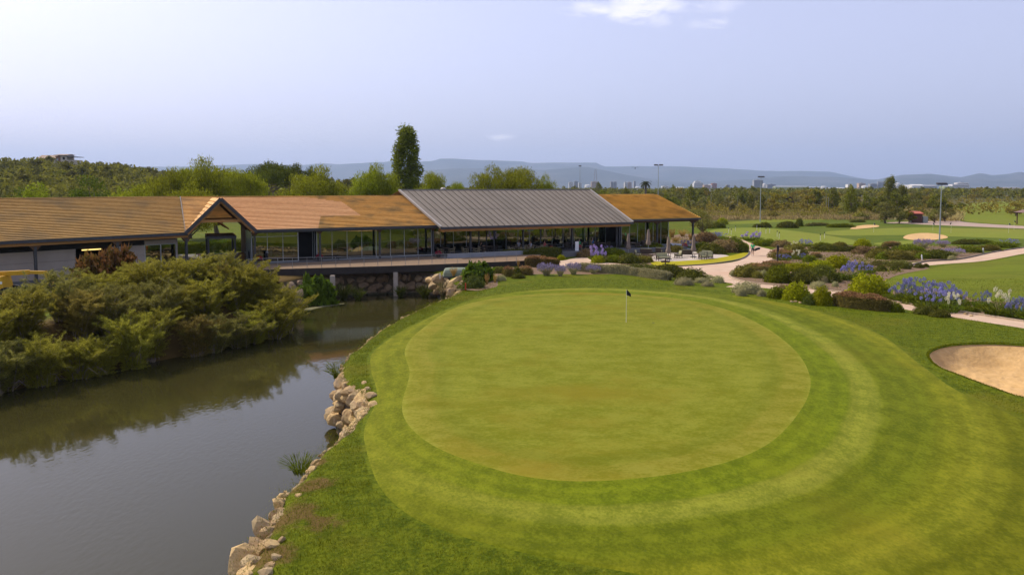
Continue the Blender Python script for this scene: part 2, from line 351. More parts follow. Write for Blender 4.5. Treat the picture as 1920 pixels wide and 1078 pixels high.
def grass_mat(name, c1, c2, c3=None, big=.12, mid=1.2, fine=26, bump=.5, stripes=None, gd=None, far=None, stretch=None):
    m = bpy.data.materials.new(name); m.use_nodes = True; t = m.node_tree; t.nodes.clear()
    o = N(t, 'ShaderNodeOutputMaterial'); b = N(t, 'ShaderNodeBsdfPrincipled'); L(t, b.outputs[0], o.inputs['Surface'])
    b.inputs['Roughness'].default_value = .8; b.inputs['Specular IOR Level'].default_value = .04
    b.inputs['Sheen Weight'].default_value = 0
    g = N(t, 'ShaderNodeNewGeometry'); src = g.outputs['Position']; base_src = src
    if stretch:
        mp = N(t, 'ShaderNodeMapping'); mp.inputs['Scale'].default_value = stretch; mp.inputs['Rotation'].default_value = (0, 0, R(28)); L(t, src, mp.inputs['Vector']); src = mp.outputs[0]
    def nz(s, d=4, sr=None):
        n = N(t, 'ShaderNodeTexNoise'); n.inputs['Scale'].default_value = s; n.inputs['Detail'].default_value = d; n.inputs['Roughness'].default_value = .62; L(t, sr or src, n.inputs['Vector']); return n.outputs[0]
    def mr(v, a, bb):
        r = N(t, 'ShaderNodeMapRange'); r.interpolation_type = 'SMOOTHSTEP'; r.inputs['From Min'].default_value = a; r.inputs['From Max'].default_value = bb; L(t, v, r.inputs['Value']); return r.outputs[0]
    f = Mth(t, 'ADD', Mth(t, 'MULTIPLY', nz(mid, 5), .42), Mth(t, 'ADD', Mth(t, 'MULTIPLY', nz(fine, 2), .33), Mth(t, 'MULTIPLY', nz(fine*.35, 3), .25)))
    c = MixC(t, mr(f, .40, .60), c1, c2)
    if c3: c = MixC(t, Mth(t, 'MULTIPLY', mr(nz(big, 5), .50, .70), .8), c, c3)
    if gd:
        at = N(t, 'ShaderNodeAttribute'); at.attribute_name = 'gd'
        w = Mth(t, 'ADD', at.outputs['Fac'], Mth(t, 'MULTIPLY', Mth(t, 'SUBTRACT', nz(.35, 3, base_src), .5), .45))
        ramp = N(t, 'ShaderNodeValToRGB'); e = ramp.color_ramp.elements; lo, hi, stops = gd
        L(t, Mth(t, 'DIVIDE', Mth(t, 'SUBTRACT', w, lo), hi-lo), ramp.inputs[0])
        while len(e) < len(stops): e.new(.5)
        for q, (p, v) in zip(e, stops): q.position = (p-lo)/(hi-lo); q.color = (*v, 1)
        sx = N(t, 'ShaderNodeSeparateXYZ'); L(t, base_src, sx.inputs[0])
        k = mr(sx.outputs[0], -7., 3.) if name == 'apron_grass' else None
        ln = Mth(t, 'MULTIPLY', Mth(t, 'SINE', Mth(t, 'MULTIPLY', w, 8.5 if k is not None else 5.0)), nz(.5, 3, base_src))
        c = MixC(t, Mth(t, 'MULTIPLY', mr(ln, -.35, .35), .20 if k is not None else .05), c, tuple(Vector(c1)*.6))
        c2_ = MixC(t, 1.0, c, ramp.outputs[0], 'MULTIPLY')
        c = MixC(t, k, c, c2_) if k is not None else c2_
    if far:
        sx = N(t, 'ShaderNodeSeparateXYZ'); L(t, base_src, sx.inputs[0])
        y = Mth(t, 'ADD', sx.outputs[1], Mth(t, 'MULTIPLY', nz(.02, 4), 90))
        fc = MixC(t, mr(nz(.05, 5), .4, .62), far[0], far[1])
        c = MixC(t, mr(y, 215, 250), c, fc)
        fc2 = MixC(t, mr(nz(.006, 6), .42, .58), far[2], far[1])
        c = MixC(t, mr(y, 420, 800), c, fc2)
    if name == 'rough_grass':
        sa = N(t, 'ShaderNodeAttribute'); sa.attribute_name = 'soil'
        c = MixC(t, mr(Mth(t, 'ADD', sa.outputs['Fac'], Mth(t, 'MULTIPLY', Mth(t, 'SUBTRACT', nz(5, 4), .5), .6)), .25, .6), c, MixC(t, nz(9, 3), (.075, .050, .014), (.150, .098, .032)))
    if stripes:
        sx = N(t, 'ShaderNodeMapping'); sx.inputs['Rotation'].default_value = (0, 0, R(stripes[0])); L(t, base_src, sx.inputs['Vector'])
        s2 = N(t, 'ShaderNodeSeparateXYZ'); L(t, sx.outputs[0], s2.inputs[0])
        wv = Mth(t, 'SINE', Mth(t, 'ADD', Mth(t, 'MULTIPLY', s2.outputs[0], stripes[1]), Mth(t, 'MULTIPLY', nz(.15, 3, base_src), 3.0)))
        c = MixC(t, Mth(t, 'MULTIPLY', mr(wv, -.6, .6), stripes[2]), c, tuple(Vector(c1)*1.5))
    L(t, c, b.inputs['Base Color'])
    if bump:
        bp = N(t, 'ShaderNodeBump'); bp.inputs['Strength'].default_value = bump; bp.inputs['Distance'].default_value = .06
        L(t, Mth(t, 'ADD', nz(fine*.8, 4, base_src), Mth(t, 'MULTIPLY', nz(fine*.2, 3, base_src), .8)), bp.inputs['Height']); L(t, bp.outputs[0], b.inputs['Normal'])
    MATS[name] = m; return m
M_ROUGH = grass_mat('rough_grass', (.048, .070, .002), (.110, .132, .005), (.128, .120, .009), big=.16, mid=1.6, fine=9, bump=.9,
                    far=((.075, .075, .020), (.105, .088, .030), (.050, .062, .016)))
M_APRON = grass_mat('apron_grass', (.099, .114, .0038), (.172, .179, .009), (.166, .150, .009), big=.09, mid=.9, fine=11, bump=.35, stretch=(1, .7, 1),
                    gd=(0, 14, [(0, (.84, .97, .55)), (1.45, (.82, .95, .6)), (1.65, (1.20, 1.21, 2.3)), (2.5, (1.18, 1.20, 2.3)), (2.8, (.72, .80, .6)), (4.3, (.74, .81, .6)), (5.0, (1.0, .98, .9)), (5.9, (1.08, 1.04, 1.2)), (6.8, (.75, .74, .55)), (8.6, (.72, .72, .55)), (10.0, (1.0, .98, .8)), (14, (.9, .9, .7))]))
M_GREEN = grass_mat('green_turf', (.124, .135, .005), (.180, .187, .018), (.165, .140, .008), big=.11, mid=.7, fine=9, bump=.25, stretch=(.8, 1.2, 1),
                    gd=(-4, .2, [(-4, (.98, .98, .98)), (-2.2, (1.0, 1.0, 1.0)), (-1.7, (.86, .88, .8)), (-1.35, (.90, .90, .8)), (-1.1, (1.08, 1.0, 1.2)), (-.25, (1.10, 1.02, 1.2)), (-.06, (1.22, 1.18, 1.5)), (.2, (1.2, 1.18, 1.4))]))
M_LAWN = grass_mat('lawn_grass', (.088, .112, .006), (.130, .145, .011), (.125, .120, .012), big=.08, mid=.7, fine=10, bump=.5, stripes=(65, .9, .30), stretch=(.35, 1, 1))
M_PUTT = grass_mat('practice_green_turf', (.140, .168, .016), (.17, .19, .024), (.175, .17, .025), big=.03, mid=.25, fine=6, bump=.1)
M_FAIR = grass_mat('fairway_grass', (.115, .145, .010), (.15, .17, .015), (.16, .15, .02), big=.02, mid=.12, fine=3, bump=.1, stretch=(.5, 1, 1))
M_PRUF = grass_mat('practice_rough', (.062, .090, .006), (.095, .122, .010), (.11, .118, .013), big=.03, mid=.3, fine=6, bump=.2)
M_YLAW = grass_mat('yellow_lawn', (.26, .24, .008), (.33, .28, .012), (.26, .21, .012), big=.25, mid=1.0, fine=8, bump=.2)
ground = link('ground', npmesh('ground', GV, GF, M_ROUGH, True, {'soil': soil(GX, GY).ravel()})); tag(ground, kind='structure')

# bank strip: turf rolling over the edge and earth below it
M_BANK = mat('bank_earth', (.085, .062, .036), (.16, .12, .07), scale=2.5, rough=.95, bump=.8)
tn = np.gradient(BANK, axis=0); tn /= np.linalg.norm(tn, axis=1)[:, None]; inl = np.stack([tn[:, 1], -tn[:, 0]], 1)   # inland = right of travel
def strip(name, rings, m, i0=0, i1=None, jit=0, seed=0):
    Q = BANK[i0:i1]; nn = inl[i0:i1]; V = []
    for k, (d, z) in enumerate(rings):
        p = Q+nn*d; zz = zland(p[:, 0], p[:, 1])+z if z is not None and z > -.5 else np.full(len(Q), z)
        if jit: zz = zz+jit*(fbm(p[:, 0]*2.2, p[:, 1]*2.2, 3, seed)-.45)
        V.append(np.column_stack([p, zz]))
    n = len(Q); V = np.vstack(V); F = []
    for k in range(len(rings)-1):
        a = np.arange(n-1)+k*n; F.append(np.stack([a, a+1, a+1+n, a+n], 1))
    return npmesh(name, V, np.vstack(F), m, True, {'soil': soil(V[:, 0], V[:, 1])})
nE = int(np.argmin(np.hypot(BANK[:, 0]+5.6, BANK[:, 1]-69.5)))
o = tag(link('bank_turf', strip('bank_turf', [(1.95, -.05), (1.6, .004), (1.2, .006), (.8, .008), (.4, .012), (.1, .01), (-.06, -.12)], M_ROUGH)), kind='structure')
o = tag(link('bank_face', strip('bank_face', [(.1, -.03), (-.03, -.2), (-.12, -.9), (-.25, -1.8), (-.45, -2.6), (-.9, -3.4)], M_BANK, jit=.12)), kind='structure')

# water
mw = bpy.data.materials.new('pond_water'); mw.use_nodes = True; t = mw.node_tree; b = t.nodes['Principled BSDF']
b.inputs['Base Color'].default_value = (.034, .031, .009, 1); b.inputs['Roughness'].default_value = .04; b.inputs['IOR'].default_value = 1.333
b.inputs['Specular IOR Level'].default_value = .5
g = N(t, 'ShaderNodeNewGeometry'); mp = N(t, 'ShaderNodeMapping'); mp.inputs['Scale'].default_value = (1.0, .55, 1); mp.inputs['Rotation'].default_value = (0, 0, R(15)); L(t, g.outputs['Position'], mp.inputs['Vector'])
w1 = N(t, 'ShaderNodeTexNoise'); w1.inputs['Scale'].default_value = 4.5; w1.inputs['Detail'].default_value = 3; L(t, mp.outputs[0], w1.inputs['Vector'])
w2 = N(t, 'ShaderNodeTexNoise'); w2.inputs['Scale'].default_value = .12; w2.inputs['Detail'].default_value = 2; L(t, g.outputs['Position'], w2.inputs['Vector'])
bp = N(t, 'ShaderNodeBump'); bp.inputs['Distance'].default_value = .02
wr = N(t, 'ShaderNodeMapRange'); wr.inputs['From Min'].default_value = .42; wr.inputs['From Max'].default_value = .62; wr.inputs['To Min'].default_value = .08; wr.inputs['To Max'].default_value = .62; L(t, w2.outputs[0], wr.inputs['Value']); L(t, wr.outputs[0], bp.inputs['Strength']); L(t, w1.outputs[0], bp.inputs['Height']); L(t, bp.outputs[0], b.inputs['Normal'])
MATS['water'] = mw
mb = MB(); mb.add([(-60, -20, WATER), (3, -20, WATER), (3, 84, WATER), (-60, 84, WATER)], [(0, 1, 2, 3)])
tag(mb.build('water', mw), kind='structure')

# putting green and mown apron
gc = GREEN.mean(0); NR = 26
rr = np.linspace(0, 1, NR)**.8; V = [np.array([[gc[0], gc[1]]])]; 
for r in rr[1:]: V.append(gc+(GREEN-gc)*r)
V = np.vstack(V); gd = sdf(GREEN, V[:, 0], V[:, 1]); n = len(GREEN); F = []
for k in range(NR-2):
    a = 1+k*n+np.arange(n); a2 = 1+k*n+(np.arange(n)+1) % n; F.append(np.stack([a, a2, a2+n, a+n], 1))
F = np.vstack(F); T = np.stack([np.zeros(n, int), 1+(np.arange(n)+1) % n, 1+np.arange(n), 1+np.arange(n)], 1)
V3 = np.column_stack([V, zland(V[:, 0], V[:, 1])+np.where(gd > -.01, .022, .042)])
me = bpy.data.meshes.new('putting_green'); me.from_pydata(V3.tolist(), [], F.tolist()+[tuple(q[:3]) for q in T.tolist()]); me.update(); me.materials.append(M_GREEN)
at = me.attributes.new('gd', 'FLOAT', 'POINT'); at.data.foreach_set('value', gd.astype(np.float32)); me.polygons.foreach_set('use_smooth', [True]*len(me.polygons))
tag(link('putting_green', me), kind='structure')
aa = np.arctan2(APRON[:, 1]-gc[1], APRON[:, 0]-gc[0]); ar = np.hypot(APRON[:, 0]-gc[0], APRON[:, 1]-gc[1]); od = np.argsort(aa)
ga = np.arctan2(GREEN[:, 1]-gc[1], GREEN[:, 0]-gc[0]); rad = np.interp(ga, aa[od], ar[od], period=2*math.pi)
OUT = gc+np.stack([np.cos(ga), np.sin(ga)], 1)*np.maximum(rad, np.hypot(*(GREEN-gc).T)+.4)[:, None]
V = np.vstack([GREEN*.996+gc*.004+(OUT-GREEN)*r for r in np.linspace(0, 1, 44)]); gd = np.maximum(sdf(GREEN, V[:, 0], V[:, 1]), 0); F = []
for k in range(43):
    a = k*n+np.arange(n); a2 = k*n+(np.arange(n)+1) % n; F.append(np.stack([a, a2, a2+n, a+n], 1))
tag(link('mown_apron', npmesh('mown_apron', np.column_stack([V, zland(V[:, 0], V[:, 1])+np.repeat(np.where(np.arange(44) == 43, -.03, .030), n)]), np.vstack(F), M_APRON, True, {'gd': gd})), kind='structure')

# sand bunker beside the green
M_SAND = mat('bunker_sand', (.46, .285, .105), (.56, .36, .155), scale=2.2, rough=.95, bump=1.0, bscale=5, c3=(.40, .24, .09), scale3=.5)
bc = BUNK.mean(0); V = [np.array([[bc[0], bc[1], 0]])]; prof = [(.25, -1.0), (.5, -.98), (.68, -.85), (.8, -.6), (.9, -.32), (.97, -.1), (1.0, .0), (1.012, .045), (1.03, .03)]
pr_ = np.array(prof); rq = np.concatenate([np.linspace(.06, .97, 52), [.985, 1.0, 1.012, 1.03]]); prof = list(zip(rq, np.interp(rq, [0]+list(pr_[:, 0]), [-1.02]+list(pr_[:, 1]))))
for r, z in prof:
    p = bc+(BUNK-bc)*r; V.append(np.column_stack([p, z+zland(p[:, 0], p[:, 1])+((.30*(fbm(p[:, 0]*.9, p[:, 1]*.9, 5)-.48)+.05*(fbm(p[:, 0]*4, p[:, 1]*4, 3, 3)-.5))*min(1, (1-r)*6) if r < .97 else .0)]))
V[0][0, 2] = -1.0+zland(bc[0], bc[1]); n = len(BUNK); F = []
for k in range(len(prof)-1):
    for i in range(n): F.append((1+k*n+i, 1+k*n+(i+1) % n, 1+(k+1)*n+(i+1) % n, 1+(k+1)*n+i))
F += [(0, 1+(i+1) % n, 1+i) for i in range(n)]
me = bpy.data.meshes.new('sand_bunker'); me.from_pydata(np.vstack(V).tolist(), [], F); me.update(); me.materials.append(M_SAND); me.polygons.foreach_set('use_smooth', [True]*len(me.polygons))
tag(link('sand_bunker', me), kind='structure')
# turf collar round the bunker rim, hiding the cut edge
rim = []; 
for r, z in [(.985, .0), (1.005, .05), (1.03, .06), (1.09, .02), (1.14, .004)]:
    p = bc+(BUNK-bc)*r; w = .03*(fbm(p[:, 0]*4, p[:, 1]*4, 2)-.5); rim.append(np.column_stack([p+(BUNK-bc)*w[:, None]*.3, zland(p[:, 0], p[:, 1])+z]))
F = []
for k in range(4):
    a = k*n+np.arange(n); a2 = k*n+(np.arange(n)+1) % n; F.append(np.stack([a, a2, a2+n, a+n], 1))
tag(link('bunker_lip', npmesh('bunker_lip', np.vstack(rim), np.vstack(F), M_ROUGH, True)), kind='structure')

# paths, beds, lawns, practice area
M_PATH = mat('path_concrete', (.42, .295, .20), (.52, .38, .265), scale=.6, rough=.9, bump=.15, bscale=12, c3=(.46, .30, .20), scale3=.25)
M_MULCH = mat('bed_mulch', (.115, .070, .038), (.20, .128, .072), scale=3, rough=.95, bump=.8, bscale=14)
M_KERB = mat('kerb_stone', (.33, .25, .165), (.42, .33, .23), scale=4, rough=.9)
M_KERBD = mat('kerb_dark', (.10, .085, .07), (.15, .125, .10), scale=4, rough=.9)
PATH1 = [(1358,444),(1385,451),(1402,458),(1405,466),(1401,477),(1392,486),(1372,492),(1325,497),(1262,501),(1290,509),(1320,519),(1345,527),(1376,533),(1352,540),(1331,546),(1358,550),(1383,542),(1405,539),(1440,541),(1500,548),(1560,557),(1640,568),(1700,581),(1800,597),(1920,616),(2010,631),(2010,619),(1920,604),(1830,590),(1760,579),(1700,570),(1620,556),(1560,546),(1480,537),(1420,532),(1385,526),(1369,518),(1374,511),(1392,503),(1425,494),(1446,487),(1453,478),(1447,469),(1425,463),(1405,455),(1378,445)]
def spoly(px, n=None, z=0.0): P = poly(px, z); return [tuple(q) for q in smooth_poly(P, n or len(px)*4)]
BED = [
 [(862,528),(905,513),(985,499),(1060,501),(1165,500),(1262,502),(1330,524),(1376,534),(1333,547),(1290,540),(1220,523),(1150,514),(1080,517),(990,528),(940,536),(885,546)],
 [(1370,520),(1376,511),(1395,503),(1440,489),(1455,478),(1450,467),(1500,458),(1560,459),(1640,462),(1720,460),(1800,462),(1850,464),(1830,480),(1765,489),(1705,492),(1708,498),(1745,503),(1700,512),(1668,522),(1650,540),(1690,568),(1600,553),(1500,539),(1430,533),(1385,527)],
 [(1350,552),(1385,542),(1430,541),(1500,549),(1560,558),(1640,569),(1708,583),(1680,587),(1580,576),(1520,569),(1450,563),(1390,556)],
 [(1700,568),(1676,545),(1730,540),(1800,548),(1830,562),(1920,566),(2000,580),(2000,612),(1920,601),(1830,588)],
 [(1100,487),(1165,496),(1215,498),(1235,490),(1240,476),(1290,470),(1340,474),(1390,470),(1400,462),(1370,450),(1330,440),(1270,440),(1255,455),(1250,466),(1150,476)]]
for k, b_ in enumerate(BED): sheet('flower_bed', spoly(b_), .008+.001*k, M_MULCH)
sheet('path', spoly(PATH1, 260), .016, M_PATH)
sheet('path', spoly([(1700,494),(1722,499),(1775,495),(1832,491),(1872,485),(1925,475),(2010,462),(2010,452),(1920,465),(1862,474),(1800,487),(1740,491)]), .016, M_PATH)
sheet('path', spoly([(985,497.5),(1010,492),(1055,489),(1078,484),(1105,484),(1118,491),(1165,496),(1120,500),(1055,499)]), .020, M_PATH)
sheet('patio', spoly([(1222,489),(1232,478),(1285,472),(1340,476),(1368,481),(1330,487),(1270,491)]), .024, mat('patio_concrete', (.40, .34, .28), (.47, .40, .33), scale=.8, rough=.9))
LAWN = spoly([(1222,492),(1270,490.5),(1330,486.5),(1368,480.5),(1401,473),(1402,478),(1386,487),(1340,494.5),(1280,499),(1235,500)], 80)
sheet('terrace_lawn', LAWN, .05, M_YLAW)
sheet('lawn', spoly([(1655,540),(1672,522),(1706,512),(1750,503),(1780,497),(1836,493),(1875,487),(1925,478),(2030,466),(2060,560),(2000,584),(1920,568),(1830,562),(1795,548),(1735,539),(1680,545)]), .012, M_LAWN)
sheet('practice_rough', spoly([(1325,434),(1335,423),(1420,418),(1480,414),(1540,412),(1640,413),(1780,413),(1920,428),(2040,432),(2040,468),(1920,464),(1840,462),(1720,458),(1560,458),(1450,464),(1400,452)]), .004, M_PRUF)
sheet('practice_green', spoly([(1330,436),(1345,430),(1410,427),(1470,431),(1540,440),(1600,450),(1625,457),(1560,459),(1480,459),(1420,453),(1370,445)]), .012, M_PUTT)
sheet('practice_green', spoly([(1545,437),(1562,433),(1640,429),(1720,427),(1800,428),(1920,431),(2030,434),(2030,452),(1920,448),(1800,444),(1690,441),(1600,442),(1560,441)]), .012, M_PUTT)
sheet('practice_green', spoly([(1640,456),(1690,452),(1720,452),(1700,458),(1655,460)]), .012, M_PUTT)
sheet('sand_bunker', spoly([(1694,447),(1704,440),(1735,437),(1765,440),(1777,446),(1750,450),(1720,451)]), .024, M_SAND)
sheet('sand_bunker', spoly([(1594,429),(1605,424.5),(1625,422),(1645,422.5),(1647,425.5),(1625,428),(1602,430)]), .024, M_SAND)
sheet('fairway', spoly([(1770,404),(1782,388),(1850,379),(1930,378),(2040,384),(2040,424),(1930,424),(1800,414)]), .010, M_FAIR)
sheet('fairway', spoly([(1340,420),(1400,414),(1480,410),(1560,409),(1560,412),(1470,416),(1400,420)]), .006, M_FAIR)
sheet('fairway', spoly([(1290,394),(1340,388),(1400,388),(1390,392),(1330,398)]), .006, M_FAIR)
sheet('path', spoly([(1660,417.5),(1760,414),(1790,410),(1812,417),(1920,424),(2030,428),(2030,433),(1920,429),(1800,424),(1700,420)]), .016, mat('service_path', (.30, .215, .165), (.37, .27, .21), scale=.3, rough=.95))
def kerb(pts, w, h, m, z=0):
    P = smooth_line([tuple(G(x, y)[:2]) for x, y in pts], .7); V = []; F = []
    tn_ = np.gradient(P, axis=0); tn_ /= np.linalg.norm(tn_, axis=1)[:, None]; nn = np.stack([-tn_[:, 1], tn_[:, 0]], 1)
    for d, zz in ((-w/2, -.02), (-w/2, h), (w/2, h), (w/2, -.02)): V.append(np.column_stack([P+nn*d, np.full(len(P), zz+z)]))
    n_ = len(P); V = np.vstack(V)
    for k in range(3):
        a = np.arange(n_-1)+k*n_; F.append(np.stack([a, a+1, a+1+n_, a+n_], 1))
    F = np.vstack(F).tolist()+[(0, n_, 2*n_, 3*n_), (n_-1, 4*n_-1, 3*n_-1, 2*n_-1)]
    me = bpy.data.meshes.new('kerb'); me.from_pydata(V.tolist(), [], F); me.materials.append(m); return tag(link('kerb', me), kind='structure')
kerb([(1232,500),(1280,499.5),(1340,495),(1387,487),(1403,478),(1404,472)], .16, .13, M_KERBD)
kerb([(1392,503),(1374,511),(1368,518.5),(1385,526.5),(1420,532.5),(1480,537.5),(1560,546.5),(1620,556.5),(1700,570),(1760,579),(1830,590),(1920,604),(2000,617)], .16, .12, M_KERB)
kerb([(1704,499),(1740,490.5),(1800,486.5),(1862,473.5),(1925,464),(2000,453)], .2, .14, M_KERBD)

# ------------------------------------------------------------------ far hills and air
M_MTN = mat('mountain', (.022, .034, .030), (.050, .058, .046), scale=.0012, rough=1, detail=8, c3=(.085, .085, .075), scale3=.002)
def mountain(name, dist, prof, depth, seed, rough_):
    px = np.linspace(-700, 2700, 420); y = np.interp(px, [p[0] for p in prof], [p[1] for p in prof]); h = CAMZ-(y-HORIZ)/FPX*dist
    h = h*(1+.06*(fbm(px*.02, px*0+seed, 5, seed)-.5)); rows = []; az_ = np.arctan((px-960)/FPX)
    for k, f in enumerate(np.linspace(0, 1.5, 26)):
        r = (dist-depth*(1-f))/np.cos(az_)
        s = f**1.25 if f <= 1 else max(0, 1-(f-1)*1.6)
        X = r*np.sin(az_); Y = r*np.cos(az_)
        rib = (fbm(X/900, Y/1500, 6, seed)-.48)*rough_*math.sin(min(1, f)*math.pi)
        rows.append(np.stack([X, Y, np.maximum(h*s+rib*h, -4)-(0 if f > 0 else 4)], -1))
    V = np.array(rows); m_, n_ = V.shape[:2]; ix = np.arange(m_*n_).reshape(m_, n_)
    F = np.stack([ix[:-1, :-1], ix[:-1, 1:], ix[1:, 1:], ix[1:, :-1]], -1).reshape(-1, 4)
    return tag(link(name, npmesh(name, V.reshape(-1, 3), F, M_MTN, True)), kind='structure')
mountain('mountains', 12500, [(-700,318),(0,314),(360,311),(480,306),(560,310),(600,305),(640,307),(720,303),(735,300),(790,302),(812,301),(825,296),(900,298),(980,301),(992,304),(1060,304),(1118,304),(1130,311),(1240,311),(1300,312),(1340,314),(1420,319),(1460,320),(1500,319),(1555,321),(1585,328),(1625,336),(1700,336),(1920,330),(2700,330)], 3200, 3, .55)
mountain('mountains', 9000, [(-700,350),(400,350),(600,345),(700,330),(760,321),(860,314),(950,313),(1020,318),(1100,312),(1160,325),(1240,338),(1300,342),(1400,336),(1470,330),(1560,331),(1640,337),(1690,327),(1740,325),(1800,332),(1835,323),(1858,328),(1890,325),(1910,321),(1925,326),(2700,325)], 2400, 11, .6)
hb = MB(); hb.box(-15500, 15500, -1900, 15500, -6.0, 760)
hz = bpy.data.materials.new('haze_air'); hz.use_nodes = True; t = hz.node_tree; t.nodes.clear()
pv = N(t, 'ShaderNodeVolumePrincipled'); pv.inputs['Color'].default_value = (.54, .71, 1.0, 1); pv.inputs['Density'].default_value = 7.5e-5; pv.inputs['Anisotropy'].default_value = .15
ho = N(t, 'ShaderNodeOutputMaterial'); L(t, pv.outputs[0], ho.inputs['Volume'])
tag(hb.build('haze', hz), kind='stuff')

sheet('algae_mat', spoly([(570,579),(600,574),(640,569),(642,570.5),(600,577),(574,583)], 40, WATER), WATER+.006, mat('algae_pale', (.09, .085, .03), (.15, .14, .06), scale=1.4, rough=.8))
# ================================================================== CLUBHOUSE
BA = R(27); BU = Vector((math.cos(BA), math.sin(BA))); BN = Vector((-math.sin(BA), math.cos(BA)))
BO = Vector(G(712, 484.7, .6)[:2])
def Bp(s, t_, z=0): q = BO+BU*s+BN*t_; return Vector((q.x, q.y, z))
def s_at(px, t_, z=4):
    lo, hi = -80., 120.
    for _ in range(50):
        m = (lo+hi)/2
        if proj(Bp(m, t_, z))[0] < px: lo = m
        else: hi = m
    return lo
FL = .6          # floor level of the clubhouse and deck
EZ = 4.34; RZ = 7.72; RT = 9.7; ET = -.6
SEAM = -20.75; GC = -17.3; GH = 3.36
M_TILE_O = mat('roof_tile_old', (.46, .235, .046), (.56, .295, .066), scale=2.6, rough=.85, stretch=(1, 1, 1), c3=(.25, .15, .045), scale3=.55, bump=.4, bscale=14)
M_TILE_P = mat('roof_tile_pink', (.60, .325, .135), (.70, .40, .18), scale=2.6, rough=.85, stretch=(1, 1, 1), bump=.4, bscale=14)
M_TILE_L = mat('roof_tile_weathered', (.34, .195, .050), (.43, .255, .072), scale=2.6, rough=.85, stretch=(1, 1, 1), c3=(.25, .16, .06), scale3=.4, bump=.4, bscale=14)
M_TILE_R = mat('roof_tile_orange', (.60, .345, .065), (.70, .41, .09), scale=2.0, rough=.85, stretch=(1, 1, 1), c3=(.40, .23, .05), scale3=.5, bump=.4, bscale=14)
M_TILE_Y = mat('roof_tile_tan', (.58, .33, .10), (.66, .385, .13), scale=2.6, rough=.85, stretch=(1, 1, 1), c3=(.33, .19, .08), scale3=.5, bump=.4, bscale=14)
M_DKMET = mat('dark_grey_metal', (.055, .055, .058), (.075, .075, .08), scale=2, rough=.5, metal=.3)
M_GREYM = mat('grey_zinc_roof', (.150, .125, .098), (.180, .152, .120), scale=.7, rough=.75, metal=0, stretch=(1, .25, 1), c3=(.135, .115, .09), scale3=.25)
M_RAKE = mat('grey_zinc_trim', (.30, .275, .24), (.36, .33, .29), scale=1, rough=.5, metal=.3)
M_SEAM = mat('roof_seam', (.085, .072, .058), rough=.7)
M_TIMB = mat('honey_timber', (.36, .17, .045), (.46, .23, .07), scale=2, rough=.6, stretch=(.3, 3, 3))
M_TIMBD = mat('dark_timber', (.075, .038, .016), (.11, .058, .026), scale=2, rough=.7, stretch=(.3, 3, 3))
M_WALLW = mat('shaded_white_panel', (.36, .305, .265), (.42, .355, .31), scale=.5, rough=.8)  # white panels toned down to taupe: their shade is put into the colour
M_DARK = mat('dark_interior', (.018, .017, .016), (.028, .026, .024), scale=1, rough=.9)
M_BROWNW = mat('brown_interior', (.06, .045, .03), (.10, .075, .045), scale=.6, rough=.8)
M_FLOOR = mat('terrace_floor', (.12, .12, .122), (.155, .155, .157), scale=.7, rough=.8)
M_MULL = mat('aluminium', (.42, .44, .45), rough=.4, metal=.4)
M_GLASS = glass_mat('window_glass', (.26, .33, .24), .16)
M_GLASSC = glass_mat('clear_glass', (.80, .90, .86), .05)

def course(parent, m, a0, a1, b0, b1, k, th=.125):
    """one row of roof tiles: a = lower edge ends, b = upper edge ends (local points); nose stands proud"""
    a0, a1, b0, b1 = map(Vector, (a0, a1, b0, b1)); nrm = (a1-a0).cross(b0-a0).normalized()
    if nrm.z < 0: nrm = -nrm
    Lx = (a1-a0).length; n_ = max(1, int(Lx/1.2)); vs = []; fs = []; rr = random.Random(k*977+int(a0.x*13))
    for i in range(n_+1):
        f = i/n_; a = a0.lerp(a1, f); b = b0.lerp(b1, f); w = rr.uniform(-.008, .008); d = (a-b).normalized()*(.05+rr.uniform(-.015, .015))
        vs += [a+d-nrm*.01, a+d+nrm*(th+w), b+nrm*(.012), b-nrm*.05]
    for i in range(n_):
        for q in range(4): fs.append((i*4+q, i*4+4+q, i*4+4+(q+1) % 4, i*4+(q+1) % 4))
    fs += [(0, 1, 2, 3), tuple(n_*4+q for q in (3, 2, 1, 0))]
    return MB().add(vs, fs).build('tile_course', m, parent)
def pane_row(parent, s0, s1, t_, z0, z1, n_, mull=M_MULL, gl=None, transom=None, axis='s', fr=.05):
    """row of glass panes with mullions between them"""
    for i in range(n_+1):
        q = s0+(s1-s0)*i/n_; b_ = MB()
        b_.box(q-fr/2, q+fr/2, t_-.05, t_+.05, z0, z1) if axis == 's' else b_.box(t_-.05, t_+.05, q-fr/2, q+fr/2, z0, z1)
        b_.build('mullion', mull, parent)
        if i < n_:
            r = s0+(s1-s0)*(i+1)/n_; b_ = MB()
            b_.box(q+fr/2, r-fr/2, t_-.006, t_+.006, z0+.05, z1-.05) if axis == 's' else b_.box(t_-.006, t_+.006, q+fr/2, r-fr/2, z0+.05, z1-.05)
            b_.build('window_pane', gl or M_GLASS, parent)
    for zz in [z0, z1-.06]+([transom] if transom else []):
        b_ = MB(); (b_.box(s0, s1, t_-.04, t_+.04, zz, zz+.06) if axis == 's' else b_.box(t_-.04, t_+.04, s0, s1, zz, zz+.06)); b_.build('window_frame', mull, parent)

